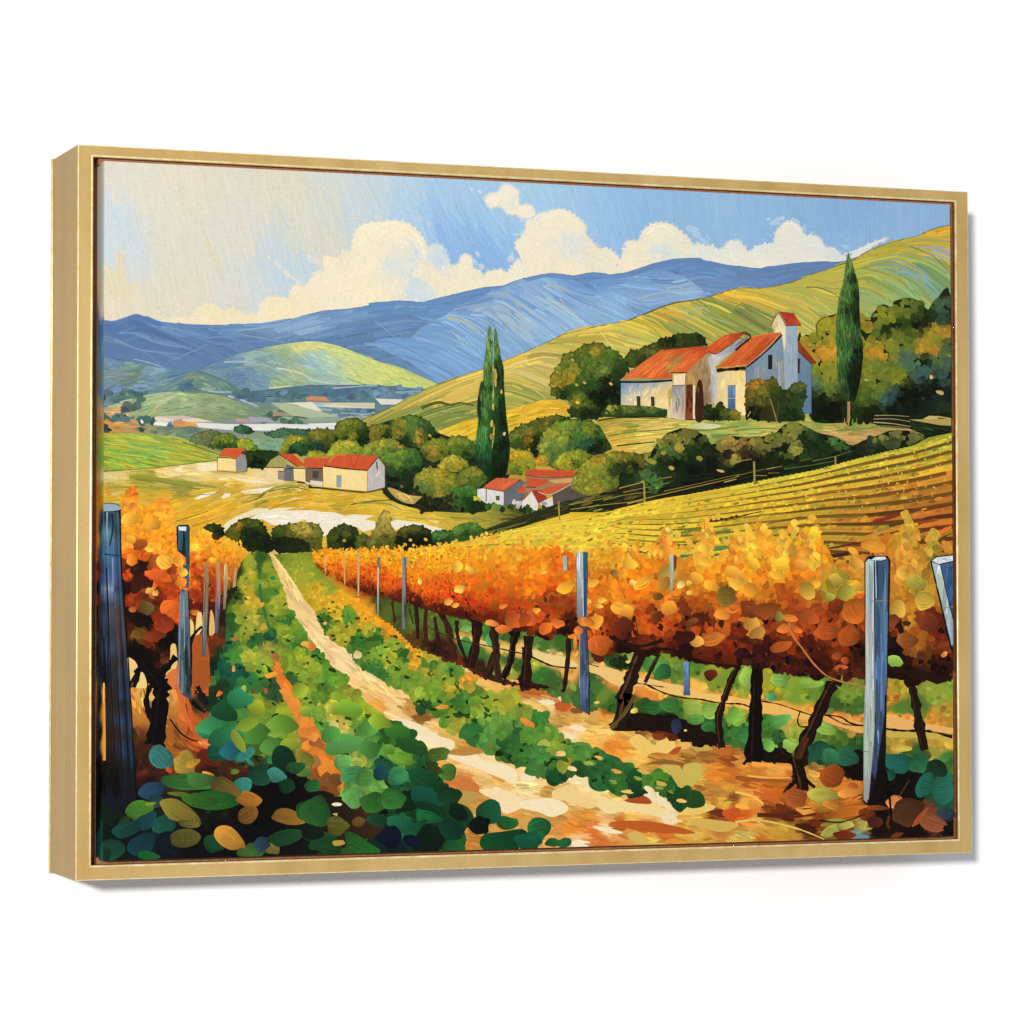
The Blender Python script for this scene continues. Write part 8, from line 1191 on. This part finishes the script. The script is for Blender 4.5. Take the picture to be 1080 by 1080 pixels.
for x, y, rx, ry, a, c in ((85, 715, 60, 56, -20, '1d5a30'), (60, 770, 40, 50, 80, '15522f'), (30, 790, 70, 40, 10, '114c34'), (205, 792, 44, 26, 0, '256036'), (150, 790, 40, 22, 0, '1f5430')):
    leaf('O', x, y, rx, ry, a, c, 0.1)
line('N 740,684 805,685', 0.9, '12241a'); line('N 850,745 900,738', 0.7, '1a140c')
poly('N 115,600 140,593 165,600 155,610 125,610', 'ece0b8'); poly('N 118,650 142,645 140,660', 'b89a58'); poly('N 120,785 170,780 175,800 130,808', 'b09038')

# ---- fallen leaves, bottom right
part('painted_fallen_leaves', 'rust and olive fallen leaves in the bottom right corner')
for x, y, rx, ry, a, c in ((480, 465, 58, 56, 30, '8f431b'), (300, 565, 60, 50, 10, '9a4e22'), (435, 555, 80, 36, 5, 'aaa042'), (390, 415, 24, 24, 0, '8c6c38'), (390, 450, 34, 16, 20, 'ecae50'), (560, 545, 60, 24, -5, 'e28e38'), (580, 510, 26, 16, 0, 'b05c22'), (550, 640, 110, 34, -10, 'b4611f'), (480, 610, 50, 22, 20, 'b8782c'), (470, 735, 50, 26, -30, 'a4a048'), (545, 705, 46, 24, -10, 'aaa448'), (625, 705, 36, 24, -10, 'a89a4a'), (620, 765, 44, 14, 0, '6c8c94'), (360, 725, 50, 24, 20, '3f1a0b'), (540, 755, 60, 20, 0, '6a2c14'), (650, 650, 40, 36, 0, '6a2e14'), (785, 590, 34, 44, 70, 'dc8446'), (850, 640, 90, 70, -30, '4a2c16'), (970, 690, 78, 46, 20, '8a4c2e'), (910, 670, 14, 60, 40, 'a04c24'), (800, 755, 30, 14, -20, '6a3418'), (900, 745, 60, 24, 10, '160c0a'), (1040, 650, 24, 44, 80, '2a3a44'), (1050, 720, 24, 16, 0, '0e0c0c'), (690, 690, 40, 30, 0, '4a2014'), (700, 620, 14, 50, 90, '7a3c1a')):
    leaf('Q', x, y, rx, ry, a, c, 0.12)
for s, w, c, w2 in (('Q 110,655 200,660 300,665 400,650', 5, '54240f', 2), ('Q 180,640 260,635 380,620', 2.6, '6a2e12', 1.2), ('Q 300,700 340,740 400,760', 4, '3f180b', 2), ('Q 300,628 390,640', 2.4, 'eaa84a', 1), ('Q 0,690 120,680 300,720 440,775', 3, 'd2b058', 1.2), ('Q 0,740 60,770 90,785', 4, 'cdb660', 2), ('Q 80,400 180,410 280,420', 5, 'eba048', 3), ('Q 60,460 160,470 270,470', 2.4, 'f0b050', 1.4), ('Q 410,680 520,690 640,650', 1.6, '2a0f08', 1), ('Q 0,470 120,482 280,490', 4, '9a5424', 2), ('Q 90,545 180,570 240,600', 4, 'c8622a', 2), ('Q 0,540 80,560 140,600', 2.6, 'eab858', 1.2), ('Q 740,440 760,560 770,680', 3, '0c0806', 2), ('Q 760,660 750,700 760,720', 3, '5a2c14', 2), ('Q 810,560 840,510 860,480', 2, '4a2c1a', 1)):
    line(s, w, c, w2, cols=3, streak=0.08)

# ================================================================== build: materials
def new_mat(name):
    m = bpy.data.materials.new(name)
    m.use_nodes = True
    nt = m.node_tree
    return m, nt, nt.nodes['Principled BSDF']

def paint_material():
    m, nt, b = new_mat('oil_paint')
    N, L = nt.nodes, nt.links
    at = N.new('ShaderNodeAttribute'); at.attribute_name = 'paint'
    tc = N.new('ShaderNodeTexCoord')
    def wave(axis, scale):
        w = N.new('ShaderNodeTexWave'); w.wave_type = 'BANDS'; w.bands_direction = axis
        w.inputs['Scale'].default_value = scale; w.inputs['Distortion'].default_value = 0.6
        w.inputs['Detail'].default_value = 1.0; w.inputs['Detail Scale'].default_value = 3.0
        L.new(tc.outputs['Object'], w.inputs['Vector'])
        return w
    wx, wz = wave('X', 145), wave('Z', 145)
    mul = N.new('ShaderNodeMath'); mul.operation = 'ADD'
    L.new(wx.outputs['Fac'], mul.inputs[0]); L.new(wz.outputs['Fac'], mul.inputs[1])
    no = N.new('ShaderNodeTexNoise'); no.inputs['Scale'].default_value = 420; no.inputs['Detail'].default_value = 3
    L.new(tc.outputs['Object'], no.inputs['Vector'])
    mp = N.new('ShaderNodeMapping'); mp.inputs['Scale'].default_value = (900, 1, 160)
    L.new(tc.outputs['Object'], mp.inputs['Vector'])
    n2 = N.new('ShaderNodeTexNoise'); n2.inputs['Scale'].default_value = 1.0; n2.inputs['Detail'].default_value = 2
    L.new(mp.outputs['Vector'], n2.inputs['Vector'])
    # value grain of the printed canvas
    a1 = N.new('ShaderNodeMath'); a1.operation = 'MULTIPLY_ADD'; a1.inputs[1].default_value = 0.04; a1.inputs[2].default_value = 0.96
    L.new(mul.outputs[0], a1.inputs[0])
    a2 = N.new('ShaderNodeMath'); a2.operation = 'MULTIPLY_ADD'; a2.inputs[1].default_value = 0.26; a2.inputs[2].default_value = -0.13
    L.new(no.outputs['Fac'], a2.inputs[0])
    a3 = N.new('ShaderNodeMath'); a3.operation = 'ADD'; L.new(a1.outputs[0], a3.inputs[0]); L.new(a2.outputs[0], a3.inputs[1])
    vm = N.new('ShaderNodeVectorMath'); vm.operation = 'SCALE'
    L.new(at.outputs['Color'], vm.inputs[0]); L.new(a3.outputs[0], vm.inputs['Scale'])
    L.new(vm.outputs['Vector'], b.inputs['Base Color'])
    b.inputs['Roughness'].default_value = 0.62
    b.inputs['Specular IOR Level'].default_value = 0.06
    bh = N.new('ShaderNodeMath'); bh.operation = 'MULTIPLY_ADD'; bh.inputs[1].default_value = 0.6
    L.new(n2.outputs['Fac'], bh.inputs[0]); L.new(mul.outputs[0], bh.inputs[2])
    bp = N.new('ShaderNodeBump'); bp.inputs['Strength'].default_value = 0.10; bp.inputs['Distance'].default_value = 0.0006
    L.new(bh.outputs[0], bp.inputs['Height']); L.new(bp.outputs['Normal'], b.inputs['Normal'])
    return m

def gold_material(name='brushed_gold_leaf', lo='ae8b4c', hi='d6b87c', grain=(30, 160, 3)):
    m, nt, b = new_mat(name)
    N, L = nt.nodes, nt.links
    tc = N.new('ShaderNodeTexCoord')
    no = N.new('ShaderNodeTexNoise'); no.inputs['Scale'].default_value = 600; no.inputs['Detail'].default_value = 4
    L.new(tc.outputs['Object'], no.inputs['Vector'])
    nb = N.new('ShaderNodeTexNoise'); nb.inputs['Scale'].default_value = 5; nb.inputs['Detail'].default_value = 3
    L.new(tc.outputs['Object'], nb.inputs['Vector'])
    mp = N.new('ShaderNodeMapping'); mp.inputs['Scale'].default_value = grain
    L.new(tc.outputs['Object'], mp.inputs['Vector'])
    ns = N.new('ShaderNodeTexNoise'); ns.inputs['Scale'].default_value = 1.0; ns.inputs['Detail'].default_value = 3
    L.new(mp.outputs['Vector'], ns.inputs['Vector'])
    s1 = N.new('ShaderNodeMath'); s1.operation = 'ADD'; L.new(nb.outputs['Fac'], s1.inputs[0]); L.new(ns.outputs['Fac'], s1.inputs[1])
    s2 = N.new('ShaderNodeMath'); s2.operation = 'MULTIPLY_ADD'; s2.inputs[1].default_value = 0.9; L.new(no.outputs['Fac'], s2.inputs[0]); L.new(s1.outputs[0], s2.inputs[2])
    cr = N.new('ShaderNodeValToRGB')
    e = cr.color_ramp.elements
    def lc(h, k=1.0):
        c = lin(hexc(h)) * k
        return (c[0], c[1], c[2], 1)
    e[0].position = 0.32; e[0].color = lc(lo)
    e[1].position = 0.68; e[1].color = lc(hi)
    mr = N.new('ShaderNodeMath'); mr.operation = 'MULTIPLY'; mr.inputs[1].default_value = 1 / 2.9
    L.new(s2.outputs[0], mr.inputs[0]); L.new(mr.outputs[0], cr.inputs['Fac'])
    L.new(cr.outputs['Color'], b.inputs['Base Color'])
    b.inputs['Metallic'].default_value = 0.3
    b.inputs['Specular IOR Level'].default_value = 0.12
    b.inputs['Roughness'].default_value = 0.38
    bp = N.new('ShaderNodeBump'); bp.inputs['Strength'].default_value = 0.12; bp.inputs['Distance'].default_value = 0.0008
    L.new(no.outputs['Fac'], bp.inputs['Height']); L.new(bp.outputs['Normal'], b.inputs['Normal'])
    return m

def bead_material():
    m, nt, b = new_mat('burnished_gold_edge')
    N, L = nt.nodes, nt.links
    tc = N.new('ShaderNodeTexCoord')
    no = N.new('ShaderNodeTexNoise'); no.inputs['Scale'].default_value = 90; no.inputs['Detail'].default_value = 3
    L.new(tc.outputs['Object'], no.inputs['Vector'])
    cr = N.new('ShaderNodeValToRGB')
    for k, (p, h) in enumerate(((0.3, 'e0c07c'), (0.7, 'f6e6b4'))):
        c = lin(hexc(h)); cr.color_ramp.elements[k].position = p; cr.color_ramp.elements[k].color = (*c, 1)
    L.new(no.outputs['Fac'], cr.inputs['Fac']); L.new(cr.outputs['Color'], b.inputs['Base Color'])
    b.inputs['Metallic'].default_value = 0.5
    b.inputs['Roughness'].default_value = 0.42
    return m

def liner_material():
    m, nt, b = new_mat('brown_stained_wood')
    N, L = nt.nodes, nt.links
    tc = N.new('ShaderNodeTexCoord')
    no = N.new('ShaderNodeTexNoise'); no.inputs['Scale'].default_value = 260; no.inputs['Detail'].default_value = 4
    L.new(tc.outputs['Object'], no.inputs['Vector'])
    cr = N.new('ShaderNodeValToRGB')
    for k, (p, h) in enumerate(((0.3, '8a5630'), (0.7, 'a86e40'))):
        c = lin(hexc(h)); cr.color_ramp.elements[k].position = p; cr.color_ramp.elements[k].color = (*c, 1)
    L.new(no.outputs['Fac'], cr.inputs['Fac']); L.new(cr.outputs['Color'], b.inputs['Base Color'])
    b.inputs['Roughness'].default_value = 0.6
    return m

def wall_material():
    m, nt, b = new_mat('white_wall_paint')
    N, L = nt.nodes, nt.links
    tc = N.new('ShaderNodeTexCoord')
    no = N.new('ShaderNodeTexNoise'); no.inputs['Scale'].default_value = 180; no.inputs['Detail'].default_value = 3
    L.new(tc.outputs['Object'], no.inputs['Vector'])
    bp = N.new('ShaderNodeBump'); bp.inputs['Strength'].default_value = 0.04; bp.inputs['Distance'].default_value = 0.001
    L.new(no.outputs['Fac'], bp.inputs['Height']); L.new(bp.outputs['Normal'], b.inputs['Normal'])
    b.inputs['Base Color'].default_value = (0.90, 0.90, 0.905, 1)
    b.inputs['Roughness'].default_value = 0.8
    b.inputs['Specular IOR Level'].default_value = 0.1
    return m

PAINT, GOLD, SIDE, BEAD, LINER, WALL = paint_material(), gold_material(), gold_material('shaded_gold_side', '846527', 'ac8a3c', (2, 260, 1.2)), bead_material(), liner_material(), wall_material()  # SIDE: frame gold darkened in colour to look less lit, with its own grain

# ------------------------------------------------------------------ build: meshes
def mesh_obj(name, verts, faces, mat, parent=None, colors=None, flat=True):
    me = bpy.data.meshes.new(name)
    me.from_pydata([tuple(v) for v in verts], [], faces)
    if colors is not None:
        at = me.color_attributes.new('paint', 'FLOAT_COLOR', 'POINT')
        buf = np.ones((len(verts), 4), np.float32); buf[:, :3] = colors
        at.data.foreach_set('color', buf.ravel())
    me.materials.append(mat)
    me.update()
    o = bpy.data.objects.new(name, me)
    COL.objects.link(o)
    o.parent = parent
    return o

root = bpy.data.objects.new('framed_painting', None)
root.empty_display_size = 0.1
COL.objects.link(root)
root.location = (0, 0, HANG)
root['label'] = 'gold framed canvas painting of an autumn vineyard and farmhouse, hanging on the white wall'
root['category'] = 'painting'

# canvas: stretched box whose face and turned-over edges carry the underpainting
Field('M 15,830,2a6a4c 15,650,1c3a2a 70,700,1a4a3c 90,760,1a4448 30,580,16202c 20,760,1a3a2a W 112,200,d8d4cb 112,300,dcd6c8 112,240,cdd6dd')
ALLXY = np.concatenate([f.xy for f in Field.ALL]); ALLC = np.concatenate([f.c for f in Field.ALL])
ALL_L = to_canvas(ALLXY)
def under(q):
    out = np.empty((len(q), 3))
    for i in range(0, len(q), 2000):
        d2 = ((q[i:i + 2000, None, :] - ALL_L[None]) ** 2).sum(2) + 1e-6
        w = d2 ** -2.2
        out[i:i + 2000] = (w @ ALLC) / w.sum(1, keepdims=True)
    return out
nx, ny = 130, 96
gx = np.linspace(CX0, CX1, nx); gy = np.linspace(CY0, CY1, ny)
V, F, C = [], [], []
Q = np.array([(x, y) for y in gy for x in gx])
V += [W3(x, y, -CZ) for x, y in Q]
C.append(under(Q))
for j in range(ny - 1):
    for i in range(nx - 1):
        a = j * nx + i
        F.append((a, a + 1, a + nx + 1, a + nx))
def edge(P0, P1, inward, n):
    """a turned-over edge of the canvas: the picture continues mirrored round the corner"""
    base = sum(1 for _ in V)
    k = 9
    t = np.linspace(0, 1, n)
    q = []
    for s in np.linspace(0, CDEEP, k):
        for u in t:
            p = np.array(P0) + (np.array(P1) - P0) * u
            V.append(W3(p[0], p[1], -CZ - s)); q.append(p + np.array(inward) * s)
    C.append(under(np.array(q)))
    for j in range(k - 1):
        for i in range(n - 1):
            a = base + j * n + i
            F.append((a, a + n, a + n + 1, a + 1))
edge((CX0, CY1), (CX0, CY0), (1, 0), 150)
edge((CX1, CY0), (CX1, CY1), (-1, 0), 150)
edge((CX0, CY0), (CX1, CY0), (0, 1), 150)
edge((CX1, CY1), (CX0, CY1), (0, -1), 150)
cc = np.concatenate(C)
canvas = mesh_obj('canvas', V, F, PAINT, root, lin(cc) * PAINT_K)

def clip_face(vs, cs):
    """cut a face to the canvas rectangle"""
    for ax, lim, sg in ((0, CX0, 1), (0, CX1, -1), (1, CY0, 1), (1, CY1, -1)):
        nv, nc = [], []
        for i in range(len(vs)):
            a, b, ca, cb = vs[i - 1], vs[i], cs[i - 1], cs[i]
            da, db = sg * (a[ax] - lim), sg * (b[ax] - lim)
            if (da >= 0) != (db >= 0):
                t = da / (da - db)
                nv.append(a + (b - a) * t); nc.append(ca + (cb - ca) * t)
            if db >= 0:
                nv.append(b); nc.append(cb)
        vs, cs = nv, nc
        if len(vs) < 3:
            return None, None
    return vs, cs

n_tot = 0
for ly in LAYERS:
    if not ly.v:
        continue
    xy = to_canvas(np.concatenate(ly.v)); c = lin(np.clip(np.concatenate(ly.c), 0, 1)) * PAINT_K
    z = np.concatenate(ly.z) - CZ
    out = (xy[:, 0] < CX0) | (xy[:, 0] > CX1) | (xy[:, 1] < CY0) | (xy[:, 1] > CY1)
    verts = [W3(p[0], p[1], zz) for p, zz in zip(xy, z)]
    cols = [tuple(k) for k in c]
    faces = []
    for f in ly.f:
        if not any(out[i] for i in f):
            faces.append(f); continue
        if all(out[i] for i in f):
            q = xy[list(f)]
            if q[:, 0].max() < CX0 or q[:, 0].min() > CX1 or q[:, 1].max() < CY0 or q[:, 1].min() > CY1:
                continue
        vs, cs = clip_face([xy[i] for i in f], [c[i] for i in f])
        if vs is None:
            continue
        b0 = len(verts)
        verts += [W3(p[0], p[1], z[f[0]]) for p in vs]; cols += [tuple(k) for k in cs]
        faces.append(tuple(range(b0, b0 + len(vs))))
    if not faces:
        continue
    # drop vertices no face uses
    used = sorted({i for f in faces for i in f}); mp_ = {u: k for k, u in enumerate(used)}
    verts = [verts[i] for i in used]; cols = np.array([cols[i] for i in used])
    faces = [tuple(mp_[i] for i in f) for f in faces]
    o = mesh_obj(ly.name, verts, faces, PAINT, canvas, cols)
    if ly.label:
        o['label'] = ly.label
    n_tot += len(faces)
print('paint faces', n_tot, 'layers', len(LAYERS), 'relief mm', COATS.max() * DZ * 1000, COATS.mean() * DZ * 1000)

# frame: moulding profile swept round the rectangle with mitred corners (bottom, right, top, left)
def sweep(name, prof, mat, parent):
    """prof: (a, d, e): a = share of the lip width inward, e = extra inward metres, d = depth behind the lip"""
    V, F = [], []
    H2 = FH / 2
    for a, d, e in prof:
        l, r, t, b = (LIP[k] * a + e for k in 'lrtb')
        V += [W3(-0.5 + l, -H2 + b, -d), W3(0.5 - r, -H2 + b, -d), W3(0.5 - r, H2 - t, -d), W3(-0.5 + l, H2 - t, -d)]
    for k in range(len(prof) - 1):
        for s in range(4):
            s2 = (s + 1) % 4
            F.append((k * 4 + s, k * 4 + s2, k * 4 + 4 + s2, k * 4 + 4 + s))
    return mesh_obj(name, V, F, mat, parent)
R1, R2 = 0.0012, 0.0006      # radii of the rounded inner and outer arris
frame = sweep('frame', [(0, 0.0016, 0.0004), (0, R2, 0)] + [(0, R2 - R2 * math.sin(a), R2 - R2 * math.cos(a)) for a in (0.4, 0.8, 1.2)] + [(0, 0, R2), (1, 0, -2 * R1)], GOLD, root)
bead = sweep('frame_bead', [(1, 0.0002 + (-0.00035 - R1 * math.sin(a) * 0.8), -R1 - R1 * 1.02 * math.cos(a)) for a in np.linspace(0, math.pi, 9)] + [(1, 0.0045, 0), (1, 0.0045, -0.003), (1, FD - 0.0006, -0.003)], BEAD, frame)
bead['label'] = 'narrow burnished bead along the inner edge'
arris = sweep('frame_arris', [(0, 0.0011 - 0.0012 * math.sin(a) - 0.0001, 0.0009 - 0.0011 * math.cos(a)) for a in np.linspace(0, math.pi / 2, 6)], BEAD, frame)
arris['label'] = 'thin bright outer edge of the frame'
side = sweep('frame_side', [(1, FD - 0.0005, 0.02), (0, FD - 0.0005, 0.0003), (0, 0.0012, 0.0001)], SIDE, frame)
side['label'] = 'deep plain brushed gold sides of the frame, with shade in the colour'
back = sweep('frame_back_edge', [(0, FD - 0.0062, 0.0004), (0, FD - 0.0060, -0.0006), (0, FD - 0.0040, -0.0011), (0, FD - 0.0015, -0.0006), (0, FD - 0.0006, 0.0004)], BEAD, frame)
for o in (bead, arris, back):
    o.data.polygons.foreach_set('use_smooth', [True] * len(o.data.polygons))
frame['label'] = 'gold floating frame with deep plain sides'
liner = sweep('frame_liner', [(1, 0.0047, -0.0028), (1, 0.0047, -0.0004), (1, 0.0285, -0.0004), (1, 0.0285, 0.05)], LINER, root)
# ledges that close the narrow gap on the right, top and bottom
bm_v, bm_f = [tuple(v.co) for v in liner.data.vertices], [tuple(p.vertices) for p in liner.data.polygons]
def slat(x0, x1, y0, y1, d0, d1):
    b = len(bm_v)
    for d in (d0, d1):
        bm_v.extend([W3(x0, y0, -d), W3(x1, y0, -d), W3(x1, y1, -d), W3(x0, y1, -d)])
    bm_f.extend([(b, b + 1, b + 2, b + 3), (b + 7, b + 6, b + 5, b + 4), (b, b + 4, b + 5, b + 1), (b + 1, b + 5, b + 6, b + 2), (b + 2, b + 6, b + 7, b + 3), (b + 3, b + 7, b + 4, b)])
IR, IT, IB, IL = 0.5 - LIP['r'], FH / 2 - LIP['t'], -FH / 2 + LIP['b'], -0.5 + LIP['l']
slat(CX1 - 0.002, IR - 0.0002, IB + 0.0003, IT - 0.0003, 0.0062, 0.03)
slat(CX0 - 0.002, CX1 + 0.0003, CY1 - 0.002, IT - 0.0002, 0.0067, 0.0262)
slat(CX0 - 0.002, CX1 + 0.0003, IB + 0.0002, CY0 + 0.002, 0.0067, 0.0262)
slat(IL + 0.0002, CX0 + 0.002, IB + 0.0003, IT - 0.0003, 0.0190, 0.0275)
liner.data.clear_geometry(); liner.data.from_pydata(bm_v, [], bm_f)
liner['label'] = 'reddish brown inner channel between frame and canvas'

# wall
wy = FD
wall = mesh_obj('wall', [(-6, wy, -4), (6, wy, -4), (6, wy, 7), (-6, wy, 7), (-6, wy + 0.1, -4), (6, wy + 0.1, -4), (6, wy + 0.1, 7), (-6, wy + 0.1, 7)],
                [(0, 1, 2, 3), (5, 4, 7, 6), (0, 4, 5, 1), (3, 2, 6, 7), (1, 5, 6, 2), (4, 0, 3, 7)], WALL)
wall['kind'] = 'structure'
wall['label'] = 'plain bright white wall behind the framed painting'

# ------------------------------------------------------------------ light
world = bpy.data.worlds.new('World')
scene.world = world
world.use_nodes = True
bg = world.node_tree.nodes['Background']
bg.inputs['Color'].default_value = (0.96, 0.985, 1.04, 1)
bg.inputs['Strength'].default_value = WORLD_S

def lamp(name, loc, target, size, power, col=(1, 1, 1)):
    li = bpy.data.lights.new(name, 'AREA')
    li.shape = 'DISK'; li.size = size; li.energy = power; li.color = col
    o = bpy.data.objects.new(name, li)
    COL.objects.link(o)
    o.location = loc
    o.rotation_euler = (Vector(target) - Vector(loc)).to_track_quat('-Z', 'Y').to_euler()
    return o
kd = 7.0
dirv = Vector((-0.55, -1.0, 0.12)).normalized()
lamp('key_softbox', Vector((0, 0, HANG)) + dirv * kd, (0, 0, HANG), 0.45, KEY_W, (1.0, 0.985, 0.96))

# ------------------------------------------------------------------ camera
cam_d = bpy.data.cameras.new('camera')
cam = bpy.data.objects.new('camera', cam_d)
COL.objects.link(cam)
def wv(v):
    return Vector((v[0], -v[2], v[1]))
X, Y, Z = wv(CAM_R[0]), wv(-CAM_R[1]), wv(-CAM_R[2])
M = Matrix((X, Y, Z)).transposed().to_4x4()
M.translation = wv(CAM_C) + Vector((0, 0, HANG))
cam.matrix_world = M
cam_d.sensor_fit = 'HORIZONTAL'
cam_d.sensor_width = 36
cam_d.lens = CAM_F / 1080 * 36
cam_d.clip_start = 0.05
cam_d.clip_end = 100
scene.camera = cam

scene.view_settings.view_transform = 'Standard'
scene.view_settings.look = 'None'
scene.view_settings.exposure = 0
scene.view_settings.gamma = 1
scene.view_settings.use_curve_mapping = False
scene.render.film_transparent = False
scene.cycles.max_bounces = 6
scene.cycles.use_denoising = False
scene.cycles.caustics_reflective = False
scene.cycles.caustics_refractive = False
scene.cycles.sample_clamp_indirect = 3.0
